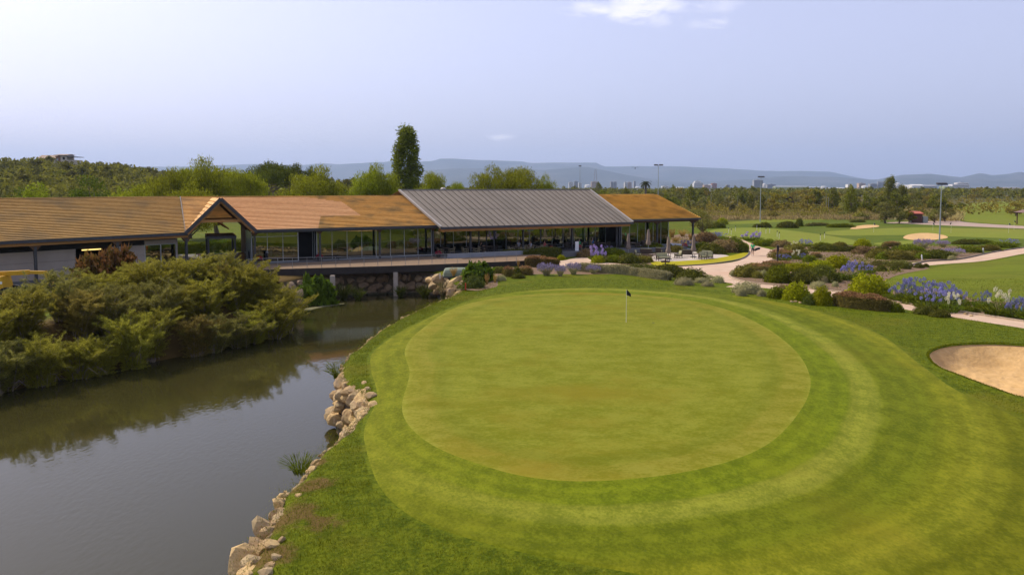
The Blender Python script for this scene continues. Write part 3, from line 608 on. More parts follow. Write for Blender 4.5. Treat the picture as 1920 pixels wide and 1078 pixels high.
# ---------------------------------------------------------------- glazed gallery with the open timber gable
S_R = 8.4
gal = thing('clubhouse_gallery', 'long glazed clubhouse gallery with pinkish tile roof and open timber gable', 'building', (BO.x, BO.y, 0), BA)
MB().box(SEAM-1, 7.2, -.3, 16, .25, FL).build('floor', M_FLOOR, gal)
MB().box(-13.8, 7.2, 12.6, 12.9, FL, EZ+.2).build('wall', M_BROWNW, gal)
MB().box(-13.9, -13.75, 6, 12.6, FL, EZ+.2).build('wall', M_BROWNW, gal)
NC = 25; roof = link('roof', None, gal)
slope = (RZ-EZ)/(RT-ET)
def zm(t_): return EZ+slope*(t_-ET)
def tr(k): return ET+(RT-ET)*k/NC
def pink_end(k):
    return s_at(588, 2)+.12*k if k < 9 else (s_at(668, 5)-.10*(k-9) if k < 20 else s_at(640, 8)-.9*(k-20))
for k in range(NC):
    t0, t1 = tr(k), tr(k+1); z0, z1 = zm(t0), zm(t1)
    h0, h1 = (RZ-z0)/((RZ-EZ)/GH), (RZ-z1)/((RZ-EZ)/GH)
    course(roof, M_TILE_Y, (SEAM, t0, z0), (GC-h0, t0, z0), (SEAM, t1, z1), (GC-h1, t1, z1), k)
    pe = pink_end(k)
    course(roof, M_TILE_P, (GC+h0, t0, z0), (pe, t0, z0), (GC+h1, t1, z1), (pe, t1, z1), k+40)
    course(roof, M_TILE_O, (pe, t0, z0), (S_R, t0, z0), (pe, t1, z1), (S_R, t1, z1), k+80)
    course(roof, M_TILE_O, (S_R, 2*RT-t0, z0), (SEAM, 2*RT-t0, z0), (S_R, 2*RT-t1, z1), (SEAM, 2*RT-t1, z1), k+120) if k % 3 == 0 and False else None
MB().add([(SEAM, RT, RZ-.02), (S_R, RT, RZ-.02), (S_R, 2*RT-ET, EZ), (SEAM, 2*RT-ET, EZ)], [(0, 1, 2, 3)]).build('rear_slope', M_TILE_O, roof)
rc = MB()
for i in range(int((S_R-SEAM)/.45)):
    a = SEAM+.45*i; rc.tube([(a, RT, RZ+.03), (a+.47, RT, RZ+.055)], .13, 7)
rc.build('ridge_tiles', M_TILE_O, roof)
# soffit boards under the main slope
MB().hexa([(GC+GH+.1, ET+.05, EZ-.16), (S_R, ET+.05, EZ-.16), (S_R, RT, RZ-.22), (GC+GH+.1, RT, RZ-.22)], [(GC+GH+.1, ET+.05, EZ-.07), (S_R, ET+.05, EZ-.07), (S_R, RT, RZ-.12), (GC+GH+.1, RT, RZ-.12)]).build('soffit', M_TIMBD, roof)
MB().box(GC+GH-.15, 7.15, ET-.19, ET-.02, EZ-.20, EZ+.02).build('gutter', M_DKMET, roof)
MB().box(GC+GH, 7.15, ET+.02, ET+.14, EZ-.34, EZ-.16).build('fascia', M_DKMET, roof)
# cross gable
NG = 10
for sgn, m in ((-1, M_TILE_Y), (1, M_TILE_P)):
    for k in range(NG):
        h0 = GH*(1-k/NG); h1 = GH*(1-(k+1)/NG); z0 = RZ-(RZ-EZ)*h0/GH; z1 = RZ-(RZ-EZ)*h1/GH
        tv0 = ET+(z0-EZ)/slope; tv1 = ET+(z1-EZ)/slope
        course(roof, m, (GC+sgn*h0, ET-.45, z0), (GC+sgn*h0, max(tv0, ET), z0), (GC+sgn*h1, ET-.45, z1), (GC+sgn*h1, tv1, z1), k+160)
    MB().beam((GC+sgn*(GH+.12), ET-.5, EZ-.12), (GC, ET-.5, RZ+.02), .10, .34, up=(0, 0, 1)).build('barge_board', M_DKMET, roof)
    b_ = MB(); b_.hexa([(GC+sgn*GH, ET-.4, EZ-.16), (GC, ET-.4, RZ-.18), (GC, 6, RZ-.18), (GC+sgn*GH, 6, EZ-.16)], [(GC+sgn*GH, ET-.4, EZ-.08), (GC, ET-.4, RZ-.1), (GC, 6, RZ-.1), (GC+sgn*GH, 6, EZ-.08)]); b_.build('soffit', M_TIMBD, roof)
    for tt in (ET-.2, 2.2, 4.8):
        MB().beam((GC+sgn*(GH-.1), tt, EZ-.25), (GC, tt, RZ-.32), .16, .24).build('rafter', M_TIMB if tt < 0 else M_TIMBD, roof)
    for f in (.3, .62): MB().beam((GC+sgn*GH*f, ET-.4, RZ-(RZ-EZ)*f-.22), (GC+sgn*GH*f, 6, RZ-(RZ-EZ)*f-.22), .12, .16).build('purlin', M_TIMB, roof)
for tt in (ET-.2, 2.2, 4.8):
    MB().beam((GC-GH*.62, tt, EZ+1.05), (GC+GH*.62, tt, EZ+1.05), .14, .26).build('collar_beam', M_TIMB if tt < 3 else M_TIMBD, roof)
    MB().beam((GC-.1, tt+.6, EZ+.9), (GC+.9, tt+2.0, EZ+.1), .12, .12).build('brace', M_TIMB, roof)
MB().beam((GC, ET-.4, RZ-.16), (GC, 6, RZ-.16), .14, .24).build('ridge_beam', M_TIMBD, roof)
# columns under the eave with timber heads
for px in (478, 600, 712, 812):
    s_ = s_at(px, -.05, 2); c_ = MB(); c_.box(s_-.10, s_+.10, -.15, .05, FL, EZ-.42).build('column', M_DKMET, gal)
    MB().hexa([(s_-.1, -.15, EZ-.62), (s_+.1, -.15, EZ-.62), (s_+.1, .05, EZ-.62), (s_-.1, .05, EZ-.62)], [(s_-.42, -.17, EZ-.3), (s_+.42, -.17, EZ-.3), (s_+.42, .07, EZ-.3), (s_-.42, .07, EZ-.3)]).build('column_head', M_TIMBD, gal)
sL, sD0, sD1 = s_at(472, 1.2, 2), s_at(559, 1.2, 2), s_at(594, 1.2, 2)
pane_row(gal, sL, sD0, 1.2, FL+.02, EZ-.25, 3, transom=EZ-.9)
pane_row(gal, sD1, 6.9, 1.2, FL+.02, EZ-.25, 8)
pane_row(gal, 1.2, 3.4, sD0, FL+.02, EZ-.25, 1, axis='t')
pane_row(gal, 1.2, 3.4, sD1, FL+.02, EZ-.25, 2, axis='t', gl=M_GLASSC)
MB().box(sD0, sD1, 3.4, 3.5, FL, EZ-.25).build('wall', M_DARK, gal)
pane_row(gal, 1.2, 5.8, sL, FL+.02, EZ+.6, 4, axis='t', gl=M_GLASSC)
# shop goods behind the glass (row of hanging shirts) and inner posts
for i, c in enumerate([(.30, .42, .40), (.33, .45, .42), (.60, .25, .04), (.30, .42, .40)]):
    s_ = s_at((492, 505, 517, 528)[i], 2.4, 2)
    b_ = MB(); b_.add([(s_-.32, 2.4, 1.3), (s_+.32, 2.4, 1.3), (s_+.36, 2.4, 2.3), (s_+.16, 2.4, 2.55), (s_-.16, 2.4, 2.55), (s_-.36, 2.4, 2.3)], [(0, 1, 2, 3, 4, 5)])
    o = b_.build('shirt', plain('shirt_%d' % i, c, .8)); md = o.modifiers.new('t', 'SOLIDIFY'); md.thickness = .12
    o.location = (BO.x, BO.y, 0); o.rotation_euler = (0, 0, BA)
    tag(o, ('pale green shirt first in the row behind the gallery glass', 'pale green shirt second in the row behind the gallery glass', 'orange shirt hanging behind the gallery glass', 'pale green shirt right of the orange one')[i], 'shirt', 'shirts behind the glass')
for s_ in (-6, -1, 3.5): MB().box(s_-.1, s_+.1, 5, 5.2, FL, EZ+1.5).build('inner_post', M_DARK, gal)
# vestibule: dark framed glass box below the gable
ves = thing('glass_vestibule', 'dark framed glass entrance box standing under the timber gable', 'vestibule', (BO.x, BO.y, 0), BA)
v0, v1 = s_at(391, 2.2, 2), s_at(441, 2.2, 2)
for s_ in (v0, v1):
    for tt in (2.2, 4.8): MB().box(s_-.09, s_+.09, tt-.09, tt+.09, FL, 3.35).build('post', M_DKMET, ves)
MB().hexa([(v0-.15, 2.05, 3.35), (v1+.15, 2.05, 3.35), (v1+.15, 4.95, 3.35), (v0-.15, 4.95, 3.35)], [(v0-.15, 2.05, 3.62), (v1+.15, 2.05, 3.62), (v1+.1, 4.95, 3.8), (v0-.1, 4.95, 3.8)]).build('roof', M_DKMET, ves)
for s_ in (v0, v1): MB().box(s_-.008, s_+.008, 2.3, 4.7, FL+.05, 3.3).build('glass_side', M_GLASSC, ves)
MB().box(v0+.1, v0+1.9, 2.17, 2.19, FL+1.0, 3.3).build('glass_front', M_GLASSC, ves)
MB().box(v0+.5, v1-.5, 2.12, 2.22, FL+.95, FL+1.05).build('rail', M_DKMET, ves)
for s_ in (v0+.5, v1-.55): MB().box(s_, s_+.06, 2.12, 2.22, FL, FL+.95).build('rail_post', M_DKMET, ves)

# ---------------------------------------------------------------- left wing, turned from the gallery
WA = R(50); WO = Bp(SEAM, ET)
wing = thing('clubhouse_wing', 'long low clubhouse wing with weathered tile roof and white wall panels', 'building', (WO.x, WO.y, 0), WA)
wz0, wz1 = EZ-.10, RZ+.02; ex, ey = math.cos(R(67))*10.3, math.sin(R(67))*10.3; XL = -26
wroof = link('roof', None, wing)
for k in range(26):
    f0, f1 = k/26, (k+1)/26
    course(wroof, M_TILE_L, (XL, ey*f0, wz0+(wz1-wz0)*f0), (ex*f0, ey*f0, wz0+(wz1-wz0)*f0), (XL, ey*f1, wz0+(wz1-wz0)*f1), (ex*f1, ey*f1, wz0+(wz1-wz0)*f1), k+300)
MB().add([(XL, ey, wz1-.02), (ex, ey, wz1-.02), (ex+2, 2*ey, wz0), (XL, 2*ey, wz0)], [(0, 1, 2, 3)]).build('rear_slope', M_TILE_L, wroof)
MB().beam((.02, 0, wz0+.08), (ex+.02, ey, wz1+.08), .10, .16).build('verge_flashing', mat('lead_flashing', (.12, .105, .09), rough=.6), wroof)
rc = MB()
for i in range(66): rc.tube([(XL+.45*i, ey, wz1+.03), (XL+.45*i+.47, ey, wz1+.055)], .13, 7)
rc.build('ridge_tiles', M_TILE_L, wroof)
MB().hexa([(XL, .04, wz0-.16), (.2, .04, wz0-.16), (ex, ey, wz1-.2), (XL, ey, wz1-.2)], [(XL, .04, wz0-.06), (.2, .04, wz0-.06), (ex, ey, wz1-.1), (XL, ey, wz1-.1)]).build('soffit', M_TIMBD, wroof)
MB().box(XL, .5, -.2, -.02, wz0-.24, wz0+.02).build('gutter', M_DKMET, wroof)
MB().box(XL, .3, .10, .28, wz0-.50, wz0-.18).build('eave_beam', M_TIMB, wroof)
def wx(px, yy, z=3): 
    lo, hi = XL-5, 6
    for _ in range(50):
        m = (lo+hi)/2; q = WO+Vector((math.cos(WA)*m-math.sin(WA)*yy, math.sin(WA)*m+math.cos(WA)*yy, 0)); q.z = z
        if proj(q)[0] < px: lo = m
        else: hi = m
    return lo
for px in (66, 220, 349, -70):
    x_ = wx(px, .2); MB().box(x_-.11, x_+.11, .08, .30, .2, wz0-.62).build('column', M_DKMET, wing)
    MB().hexa([(x_-.11, .08, wz0-.95), (x_+.11, .08, wz0-.95), (x_+.11, .3, wz0-.95), (x_-.11, .3, wz0-.95)], [(x_-.5, .09, wz0-.5), (x_+.5, .09, wz0-.5), (x_+.5, .29, wz0-.5), (x_-.5, .29, wz0-.5)]).build('column_head', M_TIMBD, wing)
wy = 1.7; xa, xb, xc, xd, xe = wx(142, wy), wx(205, wy), wx(271, wy), wx(330, wy), XL
MB().box(XL, xd+.3, wy-.1, 12, .0, .5).build('floor', M_FLOOR, wing)
for a, b_, nm in ((xe, xa, 5), (xb, xc, 2)):
    for i in range(nm):
        q0, q1 = a+(b_-a)*i/nm, a+(b_-a)*(i+1)/nm
        for zz0, zz1 in ((.5, 1.28), (1.30, 2.06), (2.08, 3.1)): MB().box(q0+.01, q1-.01, wy, wy+.12, zz0, zz1).build('wall_panel', M_WALLW, wing)
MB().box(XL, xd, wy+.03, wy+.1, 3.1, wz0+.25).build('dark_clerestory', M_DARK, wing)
MB().box(xa+.5, xb-.8, wy-.15, wy-.03, 2.92, 3.02).build('lamp', emit('warm_tube', (1.0, .72, .22), 1.6), wing)
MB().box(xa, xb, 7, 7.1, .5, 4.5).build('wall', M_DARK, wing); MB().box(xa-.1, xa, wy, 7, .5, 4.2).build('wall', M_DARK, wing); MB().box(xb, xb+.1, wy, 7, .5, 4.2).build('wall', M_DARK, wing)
pane_row(wing, xc+.03, xd, wy+.05, .5, 3.1, 2, gl=M_GLASS, fr=.08)
MB().box(xc, xd+.1, wy-.02, wy+.1, 3.12, 3.55).build('lintel', M_WALLW, wing)
MB().box(xd, xd+.15, wy-.02, 8, .5, 3.6).build('wall', M_WALLW, wing); MB().box(XL, xd, 11.8, 12, .5, 4.6).build('wall', M_DARK, wing)

# ---------------------------------------------------------------- restaurant pavilion with the grey metal roof
pav = thing('restaurant_pavilion', 'glazed restaurant pavilion under a big grey standing-seam metal roof', 'building', (BO.x, BO.y, 0), BA)
GT, GZ, QT, QZ = -2.0, 4.22, 11.0, 8.58
ga0, ga1 = s_at(828, GT), s_at(1185, GT); gb0, gb1 = s_at(750, QT, 8), s_at(1105, QT, 8)
proof = link('roof', None, pav); NP = 33
MB().hexa([(ga0, GT, GZ-.22), (ga1, GT, GZ-.22), (gb1, QT, QZ-.22), (gb0, QT, QZ-.22)], [(ga0, GT, GZ-.06), (ga1, GT, GZ-.06), (gb1, QT, QZ-.06), (gb0, QT, QZ-.06)]).build('soffit', M_TIMB, proof)
for i in range(NP):
    f0, f1 = i/NP, (i+1)/NP; g_ = .03/(ga1-ga0)
    A0, A1 = Vector((ga0+(ga1-ga0)*(f0+g_), GT-.05, GZ)), Vector((ga0+(ga1-ga0)*(f1-g_), GT-.05, GZ)); B0, B1 = Vector((gb0+(gb1-gb0)*(f0+g_), QT, QZ)), Vector((gb0+(gb1-gb0)*(f1-g_), QT, QZ))
    up = Vector((0, -.08, .1)); dn = Vector((0, 0, -.05)); rr = random.Random(i); jz = Vector((0, 0, rr.uniform(-.006, .006)))
    MB().hexa([A0+dn, A1+dn, B1+dn, B0+dn], [A0+jz, A1+jz, B1, B0]).build('roof_panel', M_GREYM, proof)
    a = Vector((ga0+(ga1-ga0)*f1, GT-.05, GZ+.045)); b_ = Vector((gb0+(gb1-gb0)*f1, QT, QZ+.045))
    if i < NP-1: MB().beam(a, b_, .035, .085).build('seam', M_SEAM, proof)
    # short cap of the cross joint half-way up
    m0 = A0.lerp(B0, .44)+Vector((0, 0, .012)); m1 = A1.lerp(B1, .44)+Vector((0, 0, .012)); MB().beam(m0, m1, .04, .012).build('cross_joint', M_RAKE, proof)
for a, b_ in (((ga0-.1, GT-.1, GZ-.02), (gb0-.1, QT, QZ-.02)), ((ga1+.1, GT-.1, GZ-.02), (gb1+.1, QT, QZ-.02))): MB().beam(a, b_, .22, .26).build('rake_trim', M_RAKE, proof)
MB().beam((gb0-.2, QT, QZ+.04), (gb1+.2, QT, QZ+.04), .3, .1).build('ridge_cap', M_RAKE, proof)
MB().box(ga0-.15, ga1+.15, GT-.22, GT-.05, GZ-.28, GZ+.0).build('gutter', M_DKMET, proof)
MB().add([(gb0, QT, QZ-.03), (gb1, QT, QZ-.03), (gb1-3, QT+6, 6), (gb0-3, QT+6, 6)], [(0, 1, 2, 3)]).build('rear_slope', M_GREYM, proof)
MB().box(ga0+.1, ga1-.2, GT+.1, GT+.32, GZ-.58, GZ-.24).build('eave_beam', M_TIMB, proof)
MB().lathe([(.42, 0), (.42, .12), (.36, .3), (.2, .42), (.02, .46)], 12, (s_at(831, QT+.8, 8.6), QT+.8, QZ-.1)).build('roof_dome', M_RAKE, proof)
for s_ in (ga0+.2, 11.5, 15.2, 18.9, 22.6, 26.3, 30.0, 33.5):
    f = (s_-ga0)/(ga1-ga0); MB().hexa([(s_-.1, GT+.2, GZ-.45), (s_+.1, GT+.2, GZ-.45), (s_+.1, 10.6, 8.05), (s_-.1, 10.6, 8.05)], [(s_-.1, GT+.2, GZ-.22), (s_+.1, GT+.2, GZ-.22), (s_+.1, 10.6, 8.3), (s_-.1, 10.6, 8.3)]).build('rafter', M_TIMB, proof)
for s_ in (11.5, 18.9, 26.3, 33.5): MB().box(s_-.10, s_+.10, -.4, -.2, FL, GZ+.15).build('column', M_DKMET, pav)
MB().box(6.9, 43.5, -3.2, 16, .0, FL-.004).build('floor', M_FLOOR, pav)
pane_row(pav, 7.4, 14.6, 4.0, FL+.02, 5.6, 4); pane_row(pav, 14.6, 16.8, 4.0, FL+.02, 5.6, 2, mull=M_DKMET, fr=.14)
pane_row(pav, 16.8, 34.6, 4.0, FL+.02, 5.6, 10)
for s_ in (14.6, 16.8, 20.6, 24.5, 28.4, 32): MB().box(s_-.16, s_+.16, 4.12, 4.3, FL, 5.9).build('column', M_DKMET, pav)
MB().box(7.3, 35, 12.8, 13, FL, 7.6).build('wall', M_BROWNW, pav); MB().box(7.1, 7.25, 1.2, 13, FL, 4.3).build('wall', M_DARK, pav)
for i, s_ in enumerate((10, 13.5, 18, 21.5, 25, 29)): MB().box(s_-.6, s_+.6, 7, 7.5, 4.6, 4.68).build('ceiling_lamp', emit('soft_lamp_%d' % i, (1, .75, .4), 1.2), pav)
MB().hexa([(ga0+.15, GT+.0, GZ-.62), (ga0+.15, GT+1.6, GZ-.62), (ga0+.15, GT+1.6, GZ-.5), (ga0+.15, GT, GZ-.5)], [(ga0+.4, GT+.0, GZ-.62), (ga0+.4, GT+1.6, GZ-.2), (ga0+.4, GT+1.6, GZ-.1), (ga0+.4, GT, GZ-.3)]).build('corner_bracket', M_TIMB, pav)

# ---------------------------------------------------------------- corner pavilion at the right end
cor = thing('corner_pavilion', 'glass corner pavilion with orange tile roof and dark corner post', 'building', (BO.x, BO.y, 0), BA)
c0, c1 = 31.5, s_at(1313, ET); cd = s_at(1230, RT, 7.6)
croof = link('roof', None, cor)
for k in range(NC):
    t0, t1 = tr(k), tr(k+1); z0, z1 = zm(t0)+.12, zm(t1)+.02; e0, e1 = c1+(cd-c1)*k/NC, c1+(cd-c1)*(k+1)/NC
    course(croof, M_TILE_R, (c0, t0, z0), (e0, t0, z0), (c0, t1, z1), (e1, t1, z1), k+500)
rc = MB()
for i in range(int((cd-c0)/.45)): rc.tube([(c0+.45*i, RT, RZ+.02), (c0+.45*i+.47, RT, RZ+.045)], .13, 7)
rc.build('ridge_tiles', M_TILE_R, croof)
MB().add([(c0, RT, RZ-.02), (cd, RT, RZ-.02), (c1, 2*RT-ET, EZ), (c0, 2*RT-ET, EZ)], [(0, 1, 2, 3)]).build('rear_slope', M_TILE_R, croof)
MB().beam((c1, ET, EZ+.14), (cd, RT, RZ+.04), .16, .14).build('verge', M_TILE_R, croof)
MB().box(c0+4, c1, ET-.2, ET-.02, EZ-.10, EZ+.13).build('gutter', M_DKMET, croof)
MB().hexa([(c0, ET+.05, EZ-.06), (c1-.05, ET+.05, EZ-.06), (cd-.05, RT, RZ-.22), (c0, RT, RZ-.22)], [(c0, ET+.05, EZ+.04), (c1-.05, ET+.05, EZ+.04), (cd-.05, RT, RZ-.12), (c0, RT, RZ-.12)]).build('soffit', M_TIMBD, croof)
MB().box(c0+4, c1-.1, ET+.25, ET+.45, EZ-.34, EZ-.08).build('eave_beam', M_TIMBD, croof)
sG0, sG1 = s_at(1165, 1.2, 2), s_at(1253, 1.2, 2)
for px in (1161, 1232, 1299):
    s_ = s_at(px, .1, 2); MB().box(s_-.11, s_+.11, -.02, .2, 0, EZ-.4).build('column', M_DKMET, cor)
    MB().hexa([(s_-.11, -.02, EZ-.7), (s_+.11, -.02, EZ-.7), (s_+.11, .2, EZ-.7), (s_-.11, .2, EZ-.7)], [(s_-.7, .0, EZ-.3), (s_+.7, .0, EZ-.3), (s_+.7, .18, EZ-.3), (s_-.7, .18, EZ-.3)]).build('column_head', M_TIMBD, cor)
pane_row(cor, sG0, sG1, 1.2, FL+.02, EZ-.05, 6); pane_row(cor, 1.2, 8, sG1, FL+.02, EZ-.05, 4, axis='t')
MB().box(34.8, sG1, 9, 9.2, FL, EZ+.1).build('wall', M_BROWNW, cor)
MB().box(43.5, 50, -1.5, 10, .0, .12).build('floor', mat('pale_paving', (.36, .38, .42), (.42, .44, .48), scale=1, rough=.9), cor)

# ---------------------------------------------------------------- deck on pillars
deck = thing('timber_deck', 'raised deck walkway with thin railing on two pillars over the pond', 'deck', (-13, 78, WATER), 0)
def loc(p): return (p[0]+13, p[1]-78, p[2]-WATER)
DE = smooth_line([(-27.2, 72.2), (-24.1, 73.2), (-17.3, 75.1), (-11, 76.9), (-4.7, 79.2), (1.0, 81.6), (2.4, 82.4)], .8)
M_DECK = mat('deck_boards', (.155, .100, .055), (.21, .14, .08), scale=1.5, rough=.85, stretch=(.4, 4, 1), bump=.3)
inn = [Bp(-24.0, -.34), Bp(6.88, -.34), Bp(6.88, -3.24), Bp(20, -3.24)]
P_ = [tuple(q) for q in DE]+[(p.x, p.y) for p in reversed(inn)]
o = sheet('deck_floor', [(x+13, y-78) for x, y in P_], FL-WATER-.16, M_DECK, deck, kind=None, thick=.15)
b_ = MB(); DEe = [Vector((p[0]+13, p[1]-78, FL-WATER-.02)) for p in DE]
vs = []; fs = []
for i, p in enumerate(DEe):
    q = DEe[min(i+1, len(DEe)-1)]-DEe[max(i-1, 0)]; nn = Vector((q.y, -q.x, 0)).normalized()
    vs += [p+nn*.02, p+nn*.02+Vector((0, 0, -.72)), p-nn*.22+Vector((0, 0, -.72)), p-nn*.22]
for i in range(len(DEe)-1):
    for k in range(4): fs.append((i*4+k, i*4+4+k, i*4+4+(k+1) % 4, i*4+(k+1) % 4))
fs += [(0, 1, 2, 3), tuple(len(vs)-4+k for k in (3, 2, 1, 0))]
b_.add(vs, fs).build('edge_beam', mat('deck_beam', (.028, .022, .018), (.04, .032, .026), scale=2, rough=.8), deck)
M_CONC = mat('concrete_pillar', (.36, .30, .235), (.43, .36, .29), scale=2, rough=.9, bump=.3)
for px, py in ((623.5, 563), (742, 555)):
    p = G(px, py, WATER); x, y, _ = loc((p.x, p.y+.15, 0)); MB().box(x-.22, x+.22, y-.22, y+.22, -1.4, FL-WATER-.7).build('pillar', M_CONC, deck)
RAIL = smooth_line([(-27.0, 72.42)]+[tuple(G(x, y-.3, FL)[:2]) for x, y in ((497,504.5),(520,504),(650,501),(712,499),(800,496.5),(880,493.5),(968,489.8))], .2)
sg = np.concatenate([[0], np.cumsum(np.linalg.norm(np.diff(RAIL, axis=0), axis=1))]); posts = np.arange(0.3, sg[-1], 1.45)
M_STEEL = mat('railing_steel', (.30, .30, .29), rough=.4, metal=.6)
pp = []
for s_ in list(posts)+[sg[-1]]:
    x, y = np.interp(s_, sg, RAIL[:, 0]), np.interp(s_, sg, RAIL[:, 1])+.06; pp.append((x, y))
    q = loc((x, y, FL)); MB().box(q[0]-.022, q[0]+.022, q[1]-.022, q[1]+.022, q[2]-.25, q[2]+1.06).build('railing_post', M_STEEL, deck)
MB().tube([loc((x, y, FL+1.07)) for x, y in pp], .024, 6).build('handrail', M_STEEL, deck)
for z_ in (.3, .55, .8): MB().tube([loc((x, y, FL+z_)) for x, y in pp], .006, 4).build('railing_wire', M_STEEL, deck)
# low wall where the terrace steps down to the deck
tw = MB(); 
for a in [0]: tw.box(0, 13.0, -.15, .0, 0, .55)
o = tag(tw.build('terrace_wall', mat('blue_grey_concrete', (.20, .215, .24), (.25, .265, .29), scale=.8, rough=.85)), 'low blue-grey concrete wall between the deck and the restaurant terrace', 'wall')
o.location = Bp(7.2, -3.3, FL-.03); o.rotation_euler = (0, 0, BA)

# entrance road seen through the gable
sheet('entrance_road', [tuple(Bp(a, b_)[:2]) for a, b_ in ((-46, 15.5), (-10, 15.5), (-8, 22), (-46, 23))], .02, mat('pale_road', (.46, .40, .33), (.53, .46, .38), scale=.5, rough=.9))
# ================================================================== PLANTS
def unit(v): return v/np.maximum(np.linalg.norm(v, axis=-1, keepdims=True), 1e-9)
def rdir(rng, n): return unit(rng.normal(size=(n, 3)))
def leaf_arrays(C, D, Ln, W, rng, flat=None):
    """diamond leaves: centre, direction, length, width -> vertices, faces, per-leaf random value"""
    n_ = len(C); D = unit(D); S = unit(np.cross(D, rdir(rng, n_) if flat is None else flat)); Ln = np.broadcast_to(Ln, n_)[:, None]; W = np.broadcast_to(W, n_)[:, None]
    V = np.stack([C-D*Ln*.5, C+S*W*.5+D*Ln*.05, C+D*Ln*.5, C-S*W*.5+D*Ln*.05], 1).reshape(-1, 3)
    F = np.arange(n_*4).reshape(-1, 4); r = np.repeat(rng.random(n_), 4); return V, F, r
def join(parts):
    V = []; F = []; Rn = []; k = 0
    for v, f, r in parts: V.append(v); F.append(f+k); Rn.append(r); k += len(v)
    return np.vstack(V), np.vstack(F), np.concatenate(Rn)
def leafmesh(name, parts, m):
    V, F, r = join(parts); return npmesh(name, V, F, m, False, {'rnd': r})
def blob_points(rng, n_, clumps, rad, shell=.55):
    """points in clumps; clumps (k,3), rad (k,3)"""
    w = np.prod(rad, axis=1)**(2/3.); k = rng.choice(len(clumps), n_, p=w/w.sum()); d = rdir(rng, n_); r = (shell+(1-shell)*rng.random(n_))*(1+.12*rng.normal(size=n_))
    return clumps[k]+d*rad[k]*r[:, None], d, k
def surf_blob(rng, a, b, c, ex, n_, lump=.08, seed=1, low=-.15):
    """leaf positions over a lumpy clipped mound"""
    d = rdir(rng, n_*2); d = d[d[:, 2] > low][:n_]; e = 2./ex; q = np.sign(d)*np.abs(d)**e; q = q/np.maximum(np.max(np.abs(q)), 1e-9)
    p = 1/((np.abs(d[:, 0])**ex+np.abs(d[:, 1])**ex+np.abs(d[:, 2])**ex)**(1/ex)); P = d*p[:, None]
    P = P*(1+lump*(2*fbm(P[:, 0]*3.1+seed*7+3*P[:, 2], P[:, 1]*3.1+seed*3, 3, seed)-.95))[:, None]
    return P*np.array([a, b, c]), d
def core(rng, a, b, c, ex, seed, lump=.08, k=.93, nu=20, nv=8):
    u = np.linspace(0, 2*math.pi, nu, endpoint=False); v = np.linspace(-.05, math.pi/2, nv); U, Vv = np.meshgrid(u, v)
    d = np.stack([np.cos(U)*np.cos(Vv), np.sin(U)*np.cos(Vv), np.sin(Vv)], -1).reshape(-1, 3)
    p = 1/((np.abs(d[:, 0])**ex+np.abs(d[:, 1])**ex+np.abs(d[:, 2])**ex)**(1/ex)); P = d*p[:, None]
    P = P*(1+lump*(2*fbm(P[:, 0]*3.1+seed*7+3*P[:, 2], P[:, 1]*3.1+seed*3, 3, seed)-.95))[:, None]*k*np.array([a, b, c])
    ix = np.arange(nu*nv).reshape(nv, nu); ix2 = np.roll(ix, -1, 1); F = np.stack([ix[:-1], ix2[:-1], ix2[1:], ix[1:]], -1).reshape(-1, 4)
    return P, F, np.full(len(P), .3)
M_BARK = mat('bark', (.10, .075, .052), (.17, .13, .095), scale=6, rough=.9, bump=.5)
M_TWIG = mat('pale_twig', (.25, .20, .145), (.33, .27, .20), scale=6, rough=.9)
